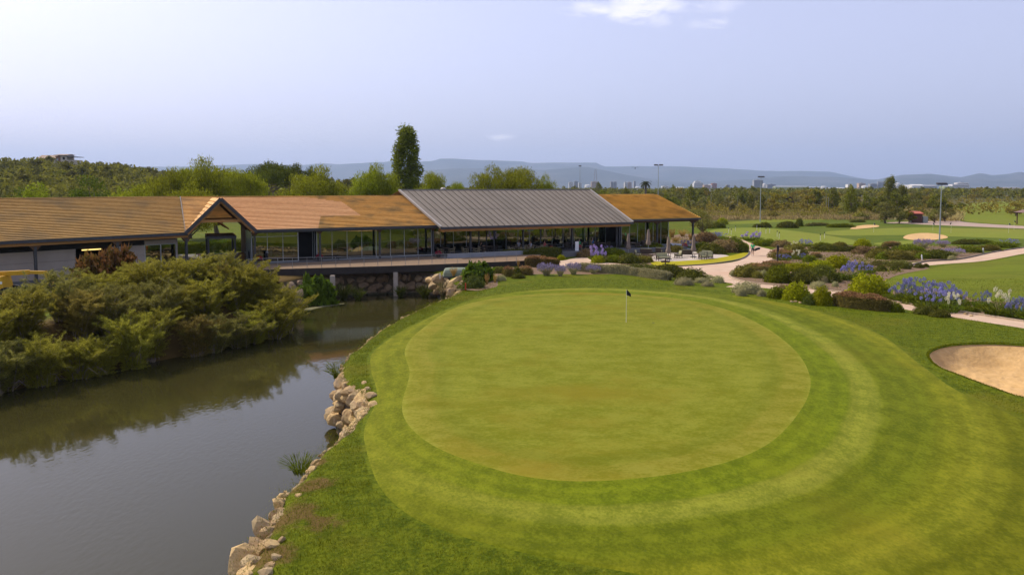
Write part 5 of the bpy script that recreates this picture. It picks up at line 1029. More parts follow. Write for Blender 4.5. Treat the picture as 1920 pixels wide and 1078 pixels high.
SH = [
 ('red',953,519,20,17,'red-brown clipped shrub in the bed below the deck end'),('red',985,516,24,15,'red-brown clipped shrub left of the sage'),('dark',970,517,14,15,'narrow dark shrub between two red-brown shrubs'),('dark',972,523,24,9,'low dark shrub at the front of the deck-end bed'),
 ('silver',940,527,15,10,'small silver shrub behind the yellow grass'),('silver',922,512,20,9,'grey shrub behind the fig bush'),('olive',935,513,24,12,'grey-green shrub under the deck end'),('rosemary',884,541,44,20,'dark rosemary bush above the white boulders'),('gold',913,534,12,20,'upright golden grass right of the rosemary'),('gold',928,531,14,15,'yellow-green grass tuft in the deck-end bed'),('gold',850,518,18,16,'golden grass beside the green cover'),('gold',868,524,18,12,'golden grass left of the fig bush'),('gold',972,502,7,14,'small golden grass at the end of the railing'),
 ('lime',1053,488,14,9,'small lime ball shrub beside the path to the restaurant'),
 ('lav',1025,518,32,25,'russian sage clump leftmost in the row before the silver hedge'),('lav',1051,519,20,22,'slim russian sage clump second in the row'),('lav',1076,516,26,24,'russian sage clump third in the row'),('lav',1114,514,26,17,'russian sage clump against the silver hedge end'),
 ('dark',1195,513,78,15,'broad dark mound behind the silver hedge'),('dark',1258,520,64,20,'big dark mound right behind the silver hedge'),('dark',1300,527,50,20,'rounded dark mound beside the path tip'),('pink',1243,514,24,9,'pale pink flowering shrub on the dark mounds'),
 ('silver',1286,536,32,13,'silver shrub at the front right of the bed'),('silver',1318,531,26,9,'silver shrub below the dark mound'),('silver',1329,538,20,9,'small silver shrub at the bed front'),('silver',1348,531,20,12,'silver shrub at the bed tip by the path'),('silver',1328,522,20,6,'flat silver shrub behind the bed tip'),
 ('lime',1122,494,22,13,'lime clump of strap leaves below the violet flowers'),('agav',1122,493,26,27,'tall violet agapanthus by the restaurant path'),('green',1150,493,26,13,'green shrub right of the violet agapanthus'),('dark',1182,495,38,17,'dark round shrub left of the patio'),('yellow',1210,493,30,12,'yellow-green shrub at the patio corner'),('agav',1142,478,16,14,'small violet agapanthus before the parasol'),
 ('pink',1102,483,34,14,'variegated shrub beside the terrace steps'),('green',1150,480,44,13,'green shrub below the restaurant terrace'),('dark',1170,472,40,11,'dark shrub against the terrace edge'),('green',1228,472,42,15,'green round shrub in front of the corner glass'),('yellow',1268,474,30,12,'yellowish shrub behind the patio chairs'),('dark',1200,473,26,9,'dark shrub between two closed parasols'),('agab',1292,467,26,14,'blue agapanthus behind the patio parasol'),('agab',1309,468,20,12,'blue agapanthus right of the patio parasol'),
 ('dark',1340,477,44,18,'dark shrub at the right end of the patio'),('pink',1366,474,52,21,'pinkish shrub mass beside the walking golfer'),('dark',1391,474,28,18,'dark shrub at the path edge by the golfer'),('green',1318,470,28,14,'green shrub behind the right patio chairs'),('silver',1352,460,26,9,'pale grey shrub above the pinkish mass'),
 ('gold',1262,446,26,15,'golden grass clump right of the corner glass'),('gold',1282,444,24,13,'golden grass clump under the olive tree'),('gold',1297,450,22,13,'golden grass clump by the dark corner post'),('gold',1268,454,24,9,'low golden grass in front of the others'),('pink',1328,455,40,17,'tan flowering shrub below the olive tree'),('agab',1338,451,30,13,'blue agapanthus below the olive tree'),('agab',1354,449,22,11,'blue agapanthus beside the practice green'),('green',1376,459,34,13,'green shrub beside the narrow path'),
 ('agav',1412,452,30,14,'violet agapanthus beyond the golfer at the practice green'),('green',1440,462,44,12,'green shrub right of the path bend'),('pink',1470,464,36,12,'pale pink shrub beyond the signpost'),
 ('silver',1377,518,14,10,'small silver ball at the left tip of the island bed'),('yellow',1402,520,42,20,'yellow-green shrub at the tip of the island bed'),('yellow',1421,522,20,11,'low yellow shrub beside the silver balls'),('silver',1424,518,9,10,'left silver ball in the island bed'),('silver',1433,520,11,12,'right silver ball in the island bed'),
 ('red',1425,511,46,14,'red-brown hedge shrub left in the island bed'),('red',1462,505,52,13,'red-brown hedge shrub mid in the island bed'),('lime',1415,501,26,7,'lime edging shrub at the path curve'),('green',1464,531,44,29,'big rounded green shrub at the front of the island bed'),('dark',1510,533,52,24,'dark spreading juniper right of the rounded green shrub'),('dark',1550,530,56,26,'dark spreading juniper beside the blue flowers'),
 ('lime',1500,509,64,13,'long lime hedge shrub in the island bed'),('lime',1545,507,40,16,'lime hedge shrub middle of the island bed'),('lime',1578,503,46,20,'tall lime hedge shrub at the right of the island bed'),
 ('agab',1602,527,44,32,'blue agapanthus clump in the island bed'),('agab',1628,514,26,14,'low blue agapanthus beside dark ball shrubs'),('silver',1532,531,11,10,'silver ball left of three in front of the juniper'),('silver',1547,531,12,12,'silver ball middle of three in front of the juniper'),('silver',1559,530,13,11,'silver ball right of three in front of the juniper'),('silver',1568,538,11,9,'small silver ball before the blue agapanthus'),('silver',1538,543,28,13,'silver box-shaped shrub at the path kerb'),
 ('red',1472,485,44,14,'dark red shrub behind the signpost'),('agab',1472,489,26,10,'blue agapanthus at the signpost foot'),('yellow',1496,480,40,20,'yellow-green shrub behind the red one'),('agaw',1497,487,20,16,'white agapanthus among the red shrubs'),('agab',1505,488,14,11,'pale blue agapanthus beside the white one'),('agab',1513,463,24,12,'blue agapanthus at the practice green edge'),('agaw',1490,466,16,12,'white agapanthus at the practice green edge'),('green',1521,492,22,12,'green shrub left of the lime hedge'),('red',1533,484,18,9,'small red shrub behind the lime hedge'),
 ('green',1548,465,36,9,'green mound along the practice green'),('dark',1560,472,66,11,'blue-green juniper strip below the practice green'),('dark',1602,472,48,9,'flat dark juniper below the practice green'),('lime',1622,464,28,14,'bright lime shrub at the practice green edge'),('yellow',1578,464,26,9,'yellow shrub left of the lime one'),('pink',1626,477,36,13,'tan flowering shrub in the far bed'),('yellow',1655,485,40,17,'yellow-green shrub in the far bed'),('yellow',1690,488,52,16,'wide yellow-green shrub in the far bed'),('green',1665,487,30,12,'green shrub in the far bed'),
 ('red',1676,463,36,9,'red-green shrub near the far bunker'),('dark',1652,470,16,7,'dark ball left in the row by the far bunker'),('dark',1664,470,14,7,'dark ball middle in the row by the far bunker'),('dark',1684,470,18,8,'dark ball right in the row by the far bunker'),('lav',1738,466,34,18,'purple sage clump at the foot of the light pole'),('lav',1772,464,22,13,'purple sage clump right of the light pole'),('lav',1795,480,38,14,'purple sage clump beside the right path'),('green',1715,472,44,11,'green shrub below the far bunker'),('dark',1765,486,56,15,'dark hedge-like shrub along the right path'),('silver',1787,488,12,8,'silver ball by the right path kerb'),('green',1735,486,24,11,'green shrub beside the white marker post'),('yellow',1722,484,22,13,'cream flowering shrub by the white marker post'),
 ('green',1820,474,44,11,'green shrub strip along the right path'),('yellow',1858,471,40,10,'yellow-green shrub strip by the second marker'),('dark',1815,459,40,9,'dark shrub row under the far green'),('green',1885,465,46,10,'green shrub at the far right path'),('agab',1900,461,36,10,'far blue agapanthus at the right edge'),('green',1845,458,50,8,'low green shrub row below the far green'),
 ('olive',1618,505,44,11,'grey-green ground mound above the dark balls'),('olive',1690,501,46,12,'grey-green domed mound by the right path'),('olive',1655,499,34,9,'grey-green flat mound in the far bed'),('dark',1656,509,18,10,'dark ball shrub first in the row by the right lawn'),('dark',1681,508,16,9,'dark ball shrub second in the row by the right lawn'),('dark',1701,505,17,9,'dark ball shrub third in the row by the right lawn'),('dark',1727,503,17,8,'dark ball shrub fourth in the row by the right lawn'),('dark',1738,501,10,6,'small dark ball at the end of the row'),('dark',1634,512,18,9,'dark ball beside the low blue agapanthus'),
 ('silver',1406,552,46,19,'large silver shrub where the path meets the fairway'),('silver',1430,557,16,12,'small silver shrub right of the large one'),('silver',1392,556,18,14,'silver shrub left front of the large one'),('green',1462,561,34,20,'loose green shrub left of the lime bushes'),('pink',1475,549,30,13,'pale pink flowering shrub behind the lime bushes'),('lime',1500,565,46,30,'left bright lime bush by the path'),('lime',1545,574,32,32,'right bright lime bush beside the red hedge'),('rosemary',1521,573,26,18,'brownish shrub between two lime bushes'),
 ('green',1685,586,24,17,'small green shrub at the right end of the red hedge'),('dark',1740,591,34,14,'dark low shrub left at the path edge'),('dark',1768,596,34,13,'dark low shrub right at the path edge'),('lime',1640,557,64,36,'big round yellow-green ball shrub behind the red hedge'),
 ('agab',1700,568,46,32,'blue agapanthus left in the long flower bed'),('agab',1735,572,60,42,'tall blue agapanthus in the middle of the long bed'),('agab',1775,576,56,40,'blue agapanthus right in the long bed'),('agab',1755,585,50,36,'blue agapanthus at the front of the long bed'),('agab',1800,580,36,30,'blue agapanthus at the right end of the long bed'),('agaw',1788,588,34,36,'cream agapanthus in front of the long blue bed'),('agab',1848,580,30,28,'pale blue agapanthus left of the white clump'),('agaw',1880,594,52,46,'white agapanthus clump with round heads at the right'),('agab',1912,598,40,34,'blue agapanthus at the right photo edge'),('agab',1952,604,50,40,'blue agapanthus beyond the right photo edge'),('green',1722,572,40,15,'green strap leaves below the long blue bed'),('green',1825,586,30,10,'green low plant between blue and white clumps'),
 ('green',1350,428,22,11,'green ball hedge left by the far light pole'),('lime',1356,421,18,11,'lime ball above the hedge by the far pole'),('green',1331,429,16,9,'green ball beside the olive tree'),('dark',1422,427,16,6,'dark low hedge at the far light pole'),('dark',1438,427,20,9,'dark hedge beyond the practice green'),('dark',1481,428,34,11,'dark clipped hedge block beyond the practice green'),('dark',1500,425,13,14,'dark round bush beside the hedge block'),('olive',1535,424,50,6,'low grey hedge along the far fairway'),('green',1580,427,50,7,'green low hedge before the small bunker'),('olive',1610,417,34,6,'far low hedge above the small bunker')]
rs = random.Random(9); cnt_ = {}
for kind, px, py, w, h, lab in SH:
    p = G(px, py, 0); D_ = p.y; pr = KIND[kind][cnt_.get(kind, 0) % 2]; cnt_[kind] = cnt_.get(kind, 0)+1
    hw = max(.12, w*D_/FPX/2); hh = max(.15, h*D_/FPX*1.0); dp = min(hw*.9, max(hh*1.1, .35)) if kind not in ('agab', 'agav', 'agaw', 'lav', 'gold') else hw*.8
    hw *= 1.12; hh *= 1.05
    place(pr, (p.x, p.y+dp*.85, -.02), rs.uniform(-.5, .5)+(math.pi if rs.random() < .5 else 0), (hw, dp, hh), lab, None, CATN.get(kind, 'shrub'))
hedge('silver_hedge', 'silver', [tuple(G(x, y)[:2]) for x, y in ((1083,508),(1125,511),(1180,515),(1235,523),(1258,526))], 1.1, .85, 'long clipped silver hedge curving along the back of the green', seed=3)
hedge('red_hedge', 'redbase', [tuple(G(x, y)[:2]) for x, y in ((1566,570),(1600,577),(1640,581),(1671,584))], 1.5, 1.05, 'clipped red-topped hedge beside the lime bushes at the path', top='red', seed=4)
hedge('red_hedge', 'redbase', [tuple(G(x, y)[:2]) for x, y in ((984,500),(1010,500),(1048,502))], 1.5, 1.15, 'clipped pink-red hedge in front of the restaurant', top='red', seed=5)
hedge('green_hedge', 'dark', [tuple(G(x, y)[:2]) for x, y in ((936,486),(975,486),(1010,485),(1052,483))], 1.3, 1.25, 'dark clipped hedge along the restaurant terrace', seed=6)

# ---- trees
OLV = crown_tree('olive_tree', 71, 4.9, 2.6, 'olive', 5200, .16, .22, 22, cz=.55)
p = G(1316, 444, 0); place(OLV, (p.x, p.y, 0), .3, 1.0, 'round olive tree beside the corner pavilion', None, 'tree')
WIL = [crown_tree('willow_tree', 73, 12.6, 4.4, 'willow', 14000, .25, .2, 64, cz=.55, droop=.7), crown_tree('willow_tree', 74, 12.0, 4.6, 'willow', 14000, .25, .2, 58, cz=.55, droop=.7)]
for k, (px, top, wpx, D_, lab) in enumerate([(308,326,80,122,'yellow-green willow left of the tallest behind the gable'),(356,316,70,126,'yellow-green willow second from left behind the gable'),(408,308,104,124,'tall yellow-green willow behind the gable'),(462,323,78,122,'yellow-green willow right behind the gable'),(582,321,100,128,'round willow behind the middle of the gallery'),(690,322,70,130,'willow behind the right part of the gallery'),(716,318,70,132,'willow just left of the tall poplar'),(815,326,56,140,'darker willow right of the tall poplar'),(920,320,74,135,'left crown of the big willow behind the grey roof'),(970,317,84,138,'right crown of the big willow behind the grey roof'),(1022,336,40,140,'small willow at the right of the grey roof'),(858,344,36,150,'low willow left of the big one behind the grey roof')]):
    H_ = ZY(top, D_)*1.06; s_ = H_/12.6; p = AT(px, D_); wk = wpx*D_/FPX/2/4.4*1.2; place(WIL[k % 2], (p.x, p.y, 0), k*1.7, (wk, wk, s_), lab, None, 'tree')
BRO = [crown_tree('broadleaf_tree', 75, 8, 3.2, 'willow', 4200, .24, .2, 24, cz=.55), crown_tree('broadleaf_tree', 76, 8, 3.4, 'fig', 4200, .24, .2, 26, cz=.55)]
for k, (px, top, wpx, D_, lab) in enumerate([(72,343,62,112,'light yellow-green tree behind the left end of the wing'),(178,331,88,116,'green broadleaf tree behind the middle of the wing'),(232,352,40,118,'small green tree behind the wing'),(28,352,50,124,'dark green tree behind the far left of the wing')]):
    H_ = ZY(top, D_); p = AT(px, D_); wk = wpx*D_/FPX/2/3.2; place(BRO[k % 2], (p.x, p.y, 0), k, (wk, wk, H_/8), lab, None, 'tree')
UMB = [crown_tree('stone_pine', 77, 13, 6, 'pine', 7000, .3, .5, 34, 'umbrella'), crown_tree('stone_pine', 78, 13, 5.5, 'pine', 7000, .3, .45, 30, 'umbrella')]
for k, (px, top, wpx, D_, lab) in enumerate([(505,308,90,168,'dark stone pine left of the pair behind the gallery'),(545,312,80,172,'dark stone pine right of the pair behind the gallery'),(500,320,70,156,'dark rounded pine below the stone pines'),(585,316,26,190,'small dark pine right of the stone pines')]):
    H_ = ZY(top, D_)/.97; p = AT(px, D_); wk = wpx*D_/FPX/2/5.6; place(UMB[k % 2], (p.x, p.y, 0), k, (wk, wk, H_/13), lab, None, 'tree')
POP = crown_tree('poplar_tree', 79, 21.4, 2.7, 'poplar', 19000, .36, .10, 70, 'column')
p = AT(763, 150); place(POP, (p.x, p.y, 0), 0, (1.26, 1.26, 1.0), 'single tall columnar poplar standing behind the clubhouse', None, 'tree')
PAL = palm_tree(3, 9.6); p = AT(1210, 330); place(PAL, (p.x, p.y, 0), 0, 1.12, 'date palm rising above the trees right of the clubhouse', None, 'tree')
CYP = [crown_tree('tall_tree', 81, 13.5, 2.9, 'tree', 4200, .5, .12, 40, 'column')]
p = AT(1668, 300); place(CYP[0], (p.x, p.y, 0), 0, 1.0, 'tall dark tree above the wooden hut', None, 'tree'); p = AT(1690, 305); place(CYP[0], (p.x, p.y, 0), 2, (.8, .8, .74), 'shorter dark tree right beside the tall one', None, 'tree')
SCR = [crown_tree('wood_tree', 83, 6, 3.0, 'tree', 1900, .46, .2, 18, cz=.5), crown_tree('wood_tree', 84, 6, 2.8, 'treeb', 1400, .42, .2, 16, cz=.5), crown_tree('wood_tree', 85, 6, 3.0, 'grey_tree', 1400, .42, .2, 16, cz=.5), crown_tree('wood_tree', 86, 7.5, 2.2, 'tree', 1500, .42, .15, 20, 'column'), crown_tree('wood_tree', 87, 6, 3.2, 'olive', 1600, .36, .2, 18, cz=.5), crown_tree('plum_tree', 88, 5.4, 2.8, 'purple', 1400, .4, .2, 16, cz=.5)]
for px, py, w, h, k, lab in [(1660,419,50,40,4,'big round olive left of the wooden hut'),(1686,419,34,30,4,'smaller olive between the big one and the hut'),(1704,418,26,24,0,'dark round tree behind the wooden hut'),(1752,418,36,27,4,'left of two olives right of the wooden hut'),(1772,416,34,27,4,'right of two olives right of the wooden hut'),(1801,394,18,14,0,'small lone tree on the far fairway'),(1905,405,40,24,1,'brownish tree at the right end of the far fairway'),(1572,392,48,30,1,'brown-green tree in the scrub'),(1584,389,24,18,5,'dark purple plum tree in the scrub'),(1478,389,26,20,5,'dark purple plum tree left in the scrub'),(1528,390,60,34,1,'wide olive-brown tree in the scrub'),(1318,392,20,24,3,'dark upright tree left in the scrub'),(1348,390,16,26,3,'upright tree by the first net post'),(1408,396,18,32,3,'upright tree beside the far light pole'),(1428,398,22,34,3,'dark upright tree right of the far light pole'),(1452,395,20,34,3,'upright brownish tree in the scrub')]:
    p = G(px, py, 0); D_ = p.y; pr = SCR[k]; W0, H0 = {3: (2.2, 7.5), 5: (2.8, 5.4)}.get(k, (3.0, 6)); wk = w*D_/FPX/2/W0; place(pr, (p.x, p.y, 0), px, (wk, wk, h*D_/FPX/H0), lab, None, 'tree')
rt = random.Random(31); nt_ = 0
while nt_ < 190:
    px = rt.uniform(1030, 2000); D_ = 215+560*rt.random()**1.3; 
    if px > 1770 and D_ < 480: continue
    if px < 1560 and D_ < 235: continue
    p = AT(px, D_); k = rt.choice([0, 0, 0, 1, 1, 2, 3, 4, 4]); s_ = rt.uniform(.75, 1.25)*(1+.25*(D_ > 400)); place(SCR[k], (p.x, p.y, 0), rt.uniform(0, 6.28), (s_, s_, s_*rt.uniform(.85, 1.15)), ['dark green tree of the wood beyond the course', 'brown-green tree of the wood beyond the course', 'grey-green tree of the wood beyond the course', 'upright tree of the wood beyond the course', 'olive tree of the wood beyond the course'][k], 'trees of the wood beyond the course', 'tree'); nt_ += 1
HP = [crown_tree('hill_pine', 91, 7.5, 3.2, 'forest', 1500, .42, .3, 14, cz=.62), crown_tree('hill_pine', 92, 7.0, 3.0, 'forest', 1500, .42, .3, 14, cz=.6), crown_tree('hill_pine', 93, 6, 3.2, 'tree', 1300, .4, .2, 14, cz=.55)]
nt_ = 0
while nt_ < 260:
    px = rt.uniform(-80, 900); D_ = 175+300*rt.random()**.8; p = AT(px, D_); z = zg(p.x, p.y); 
    if px > 620 and D_ < 260 and rt.random() < .6: continue
    s_ = rt.uniform(.75, 1.25); k = rt.choice([0, 0, 0, 1, 1, 1, 2]); place(HP[k], (p.x, p.y, z-.2), rt.uniform(0, 6.28), (s_, s_, s_*rt.uniform(.8, 1.1)), ['rounded pine on the wooded hillside', 'flat-topped pine on the wooded hillside', 'grey-green tree on the wooded hillside'][k], 'trees on the wooded hillside', 'tree'); nt_ += 1
# woodland mass too far to tell trees apart
def wood_mass(name, n_, pxr, Dr, seed, fol, label, leafn=44, hmin=4, hmax=8, leaf=.9):
    rng = np.random.default_rng(seed); px = rng.uniform(*pxr, n_); D_ = Dr[0]*(Dr[1]/Dr[0])**rng.random(n_); X = (px-960)/FPX*D_; Y = D_; Z = zbase(X, Y); h = rng.uniform(hmin, hmax, n_); w = h*rng.uniform(.4, .6, n_)
    c = np.repeat(np.stack([X, Y, Z+h*.55], 1), leafn, 0); d = rdir(rng, n_*leafn); r = np.repeat(np.stack([w, w, h*.5], 1), leafn, 0); P = c+d*r*rng.uniform(.6, 1, (n_*leafn, 1)); sz = np.repeat(h*.28, leafn)*rng.uniform(.6, 1.3, n_*leafn)*leaf
    lv = leaf_arrays(P, d*.4+rdir(rng, n_*leafn), sz, sz*.75, rng); o = link(name, leafmesh(name, [lv], FOL[fol])); return tag(o, label, None, None, 'stuff')
wood_mass('hillside_wood', 2600, (-260, 900), (190, 640), 1, 'forest', 'dense pine wood covering the hillside', 60, leaf=.72)
wood_mass('plain_wood', 2600, (560, 2150), (480, 2600), 2, 'tree', 'far belt of trees on the plain', 30, 5, 9)
wood_mass('plain_scrub', 1100, (960, 2050), (235, 620), 3, 'treeb', 'low scrub between the trees beyond the course', 34, 1.2, 3.4)
# dry scrub belt behind the practice area
def tuft_mass(name, n_, region, seed, fol, label, h=.9, per=7, w=.10):
    rng = np.random.default_rng(seed); px = rng.uniform(region[0], region[1], n_); py = rng.uniform(region[2], region[3], n_); P = np.array([G(a, b)[:] for a, b in zip(px, py)]); 
    P = np.repeat(P, per, 0)+rng.normal(size=(n_*per, 3))*[.6, .6, 0]; hh = h*rng.uniform(.5, 1.4, n_*per)*(.6+.8*fbm(P[:, 0]*.15, P[:, 1]*.15, 3, seed)); d = rdir(rng, n_*per)*.55+[0, 0, 1.]
    lv = leaf_arrays(P+unit(d)*hh[:, None]*.5, d, hh, w*rng.uniform(.7, 2.2, n_*per), rng); return tag(link(name, leafmesh(name, [lv], FOL[fol])), label, None, None, 'stuff')
tuft_mass('dry_scrub', 1700, (1320, 1665, 397, 413), 5, 'dry', 'belt of dry brown scrub behind the practice greens', 1.0, 9, .16)
tuft_mass('green_scrub', 2200, (1300, 1690, 389, 409), 6, 'scrub', 'green scrub mixed into the dry belt', 1.1, 9, .2)
tuft_mass('dry_scrub', 700, (1690, 1800, 396, 415), 7, 'dry', 'dry brown scrub round the wooden hut', 1.2, 9, .2)
SB = [mound('scrub_bush', 'olive', 95, 2.0, .25, 500, .16), mound('scrub_bush', 'scrub', 96, 2.0, .25, 500, .16)]
for i in range(46):
    px = rt.uniform(1310, 1800); py = rt.uniform(392, 412); p = G(px, py); s_ = rt.uniform(.8, 2.0); place(SB[i % 2], (p.x, p.y, 0), rt.uniform(0, 6), (s_, s_, s_*.95), 'rounded wild bush in the dry scrub belt', 'wild bushes in the scrub belt', 'bush')
# unkempt grass along the bank
def bank_grass():
    rng = np.random.default_rng(8); n_ = 60000; i = rng.integers(0, nE, n_); off = -.22+rng.random(n_)**1.3*2.8; P = BANK[i]+inl[i]*off[:, None]+rng.normal(size=(n_, 2))*.15
    msk = (P[:, 1] > 14) & (sdf(APRON, P[:, 0], P[:, 1]) > .1) ; P = P[msk]; n_ = len(P); z = zland(P[:, 0], P[:, 1])+.02; h = rng.uniform(.035, .085, n_)*(1+1.2*(fbm(P[:, 0]*.8, P[:, 1]*.8, 3, 4) > .58)); d = rdir(rng, n_)*.5+[0, 0, 1.]
    lv = leaf_arrays(np.column_stack([P, z])+unit(d)*h[:, None]*.45, d, h, .014, rng); FOL['turf'] = foliage('turf_blade', (.090, .115, .003), .4, .35, hue=(.19, .19, .008)); return tag(link('bank_grass', leafmesh('bank_grass', [lv], FOL['turf'])), 'unmown grass along the top of the stone bank', None, None, 'stuff')
bank_grass()

# low ground cover filling the planted beds
def bed_cover(bi, n_, seed, fol, label, h, thr):
    rng = np.random.default_rng(seed); P0 = np.array(spoly(BED[bi])); lo, hi = P0.min(0), P0.max(0); P = lo+(hi-lo)*rng.random((n_, 2)); q = fbm(P[:, 0]*.32, P[:, 1]*.32, 3, seed); P = P[(sdf(P0, P[:, 0], P[:, 1]) < -.5) & (q > thr)]; n_ = len(P)
    hh = h*rng.uniform(.4, 1.2, n_)*(.4+fbm(P[:, 0]*.9, P[:, 1]*.9, 3, seed+5)); d = rdir(rng, n_)*.9+[0, 0, .6]; lv = leaf_arrays(np.column_stack([P, hh*rng.random(n_)]), d, .16*rng.uniform(.6, 1.5, n_), .08, rng); return tag(link('ground_cover', leafmesh('ground_cover', [lv], FOL[fol])), label, None, None, 'stuff')
bed_cover(1, 52000, 3, 'green', 'green ground cover in the island bed', .38, .50); bed_cover(1, 40000, 4, 'olive', 'grey-green ground cover in the island bed', .35, .54); bed_cover(1, 26000, 6, 'pink', 'tan dry ground cover in the island bed', .3, .58)
bed_cover(4, 22000, 5, 'green', 'green ground cover around the patio', .35, .46); bed_cover(3, 9000, 8, 'strap', 'leafy ground cover under the long blue bed', .3, .42); bed_cover(0, 9000, 9, 'olive', 'sparse ground cover in the bed behind the green', .25, .58)
hedge('green_hedge', 'green', [tuple(Bp(a, b_)[:2]) for a, b_ in ((-42, 25.5), (-30, 25), (-20, 25.2), (-11, 26))], 1.6, 1.5, 'clipped hedge beyond the entrance road seen through the gable', seed=8, dens=160, leaf=.14)
for k, (a, b_) in enumerate(((-26.5, 31), (-19, 33))): w = Bp(a, b_); place(WIL[k], (w.x, w.y, 0), k, (.95, .95, .72), ('left','right')[k]+' willow with hanging curtain seen through the gable', None, 'tree')

def rough_tufts():
    rng = np.random.default_rng(18); n_ = 260000; D_ = 15.5*(70/15.5)**rng.random(n_); px = rng.uniform(420, 2000, n_); P = np.stack([(px-960)/FPX*D_, D_], 1)
    m = (sdf(APRON, P[:, 0], P[:, 1]) > .05) & (sdf(BUNK, P[:, 0], P[:, 1]) > .12) & (sdf(POND, P[:, 0], P[:, 1]) > .25)
    for b_ in BED: m &= sdf(np.array(spoly(b_)), P[:, 0], P[:, 1]) > .02
    m &= sdf(np.array(spoly(PATH1, 120)), P[:, 0], P[:, 1]) > .05
    P = P[m]; n_ = len(P); h = rng.uniform(.03, .075, n_)*(P[:, 1]/30)**.35; d = rdir(rng, n_)*.6+[0, 0, 1.]; lv = leaf_arrays(np.column_stack([P, zland(P[:, 0], P[:, 1])+.01])+unit(d)*h[:, None]*.45, d, h, .016*(P[:, 1]/25)**.6, rng); return tag(link('rough_grass', leafmesh('rough_grass', [lv], FOL['turf'])), 'rough grass round the green and bunker', None, None, 'stuff')
rough_tufts()
def bunker_fringe():
    rng = np.random.default_rng(28); n_ = 9000; i = rng.integers(0, len(BUNK), n_); f = 1.0+.035*rng.random(n_)**1.5; P = bc+(BUNK[i]+(np.roll(BUNK, -1, 0)[i]-BUNK[i])*rng.random((n_, 1))-bc)*f[:, None]; h = rng.uniform(.03, .09, n_); d = rdir(rng, n_)*.6+[0, 0, 1.]; q = unit(bc-P); d[:, :2] += q*.5
    lv = leaf_arrays(np.column_stack([P, zland(P[:, 0], P[:, 1])+.05])+unit(d)*h[:, None]*.4, d, h, .02, rng); return tag(link('bunker_fringe', leafmesh('bunker_fringe', [lv], FOL['turf'])), 'ragged grass hanging over the bunker lip', None, None, 'stuff')
bunker_fringe()
# ================================================================== STONES
def rock_mesh(seed, cuts=9):
    rr = random.Random(seed); bm = bmesh.new(); bmesh.ops.create_icosphere(bm, subdivisions=2, radius=1.0)
    pl = [(Vector((rr.gauss(0, 1), rr.gauss(0, 1), rr.gauss(0, .8))).normalized(), rr.uniform(.42, .78)) for _ in range(cuts)]
    for v in bm.verts:
        for n_, d in pl:
            q = v.co.dot(n_)
            if q > d: v.co -= n_*(q-d)*.94
        v.co *= 1+rr.uniform(-.025, .025)
    me = bpy.data.meshes.new('stone'); bm.to_mesh(me); bm.free(); return me
def rockm(*a, **k):
    """stone that is dark and damp where it stands in the water"""
    m = mat(*a, **k); t = m.node_tree; b = [n for n in t.nodes if n.type == 'BSDF_PRINCIPLED'][0]; lk = b.inputs['Base Color'].links[0].from_socket
    g = N(t, 'ShaderNodeNewGeometry'); sx = N(t, 'ShaderNodeSeparateXYZ'); L(t, g.outputs['Position'], sx.inputs[0]); nz_ = N(t, 'ShaderNodeTexNoise'); nz_.inputs['Scale'].default_value = 3.0; L(t, g.outputs['Position'], nz_.inputs['Vector'])
    r = N(t, 'ShaderNodeMapRange'); r.inputs['From Min'].default_value = -2.25; r.inputs['From Max'].default_value = -2.55; L(t, Mth(t, 'ADD', sx.outputs[2], Mth(t, 'MULTIPLY', Mth(t, 'SUBTRACT', nz_.outputs[0], .5), .35)), r.inputs['Value'])
    L(t, MixC(t, r.outputs[0], lk, (.050, .046, .024)), b.inputs['Base Color']); return m
M_ROCKW = [rockm('wall_rock_shaded_brown', (.22, .145, .078), (.31, .215, .125), scale=2.2, rough=.9, bump=.9, bscale=9, c3=(.14, .095, .055), scale3=1.2), rockm('wall_rock_shaded_tan', (.28, .195, .11), (.36, .26, .155), scale=2.2, rough=.9, bump=.9, bscale=9, c3=(.16, .11, .06), scale3=1.2)]  # darker wall copies: the shade under the deck is put into the colour
M_ROCK = [rockm('rock_cream', (.50, .335, .135), (.62, .445, .21), scale=2.2, rough=.9, bump=.9, bscale=9, c3=(.30, .175, .075), scale3=1.2), rockm('rock_ochre', (.38, .245, .105), (.49, .34, .17), scale=2.2, rough=.9, bump=.9, bscale=9, c3=(.26, .19, .125), scale3=1.2), rockm('rock_grey', (.36, .255, .125), (.46, .345, .185), scale=2.2, rough=.9, bump=.9, bscale=9, c3=(.30, .18, .09), scale3=1.2)]
RK = []; RKW = []
for i in range(9):
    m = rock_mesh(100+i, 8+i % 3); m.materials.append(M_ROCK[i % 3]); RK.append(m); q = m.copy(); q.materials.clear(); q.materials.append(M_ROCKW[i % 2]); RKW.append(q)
def stone(parent, p, sx, sy, sz, rr, name='stone', lib=None):
    o = link(name, (lib or RK)[rr.randrange(9)], parent); o.location = Vector(p)-parent.location; o.scale = (sx, sy, sz); o.rotation_euler = (rr.uniform(-.35, .35), rr.uniform(-.35, .35), rr.uniform(0, 6.28)); return o
rr = random.Random(4)
bw = thing('stone_bank', 'rough cream stone edging between the green and the pond', 'stone edging', (-7, 35, WATER))
PYB = BANK[:nE]; cs = np.concatenate([[0], np.cumsum(np.linalg.norm(np.diff(PYB, axis=0), axis=1))]); s_ = 0
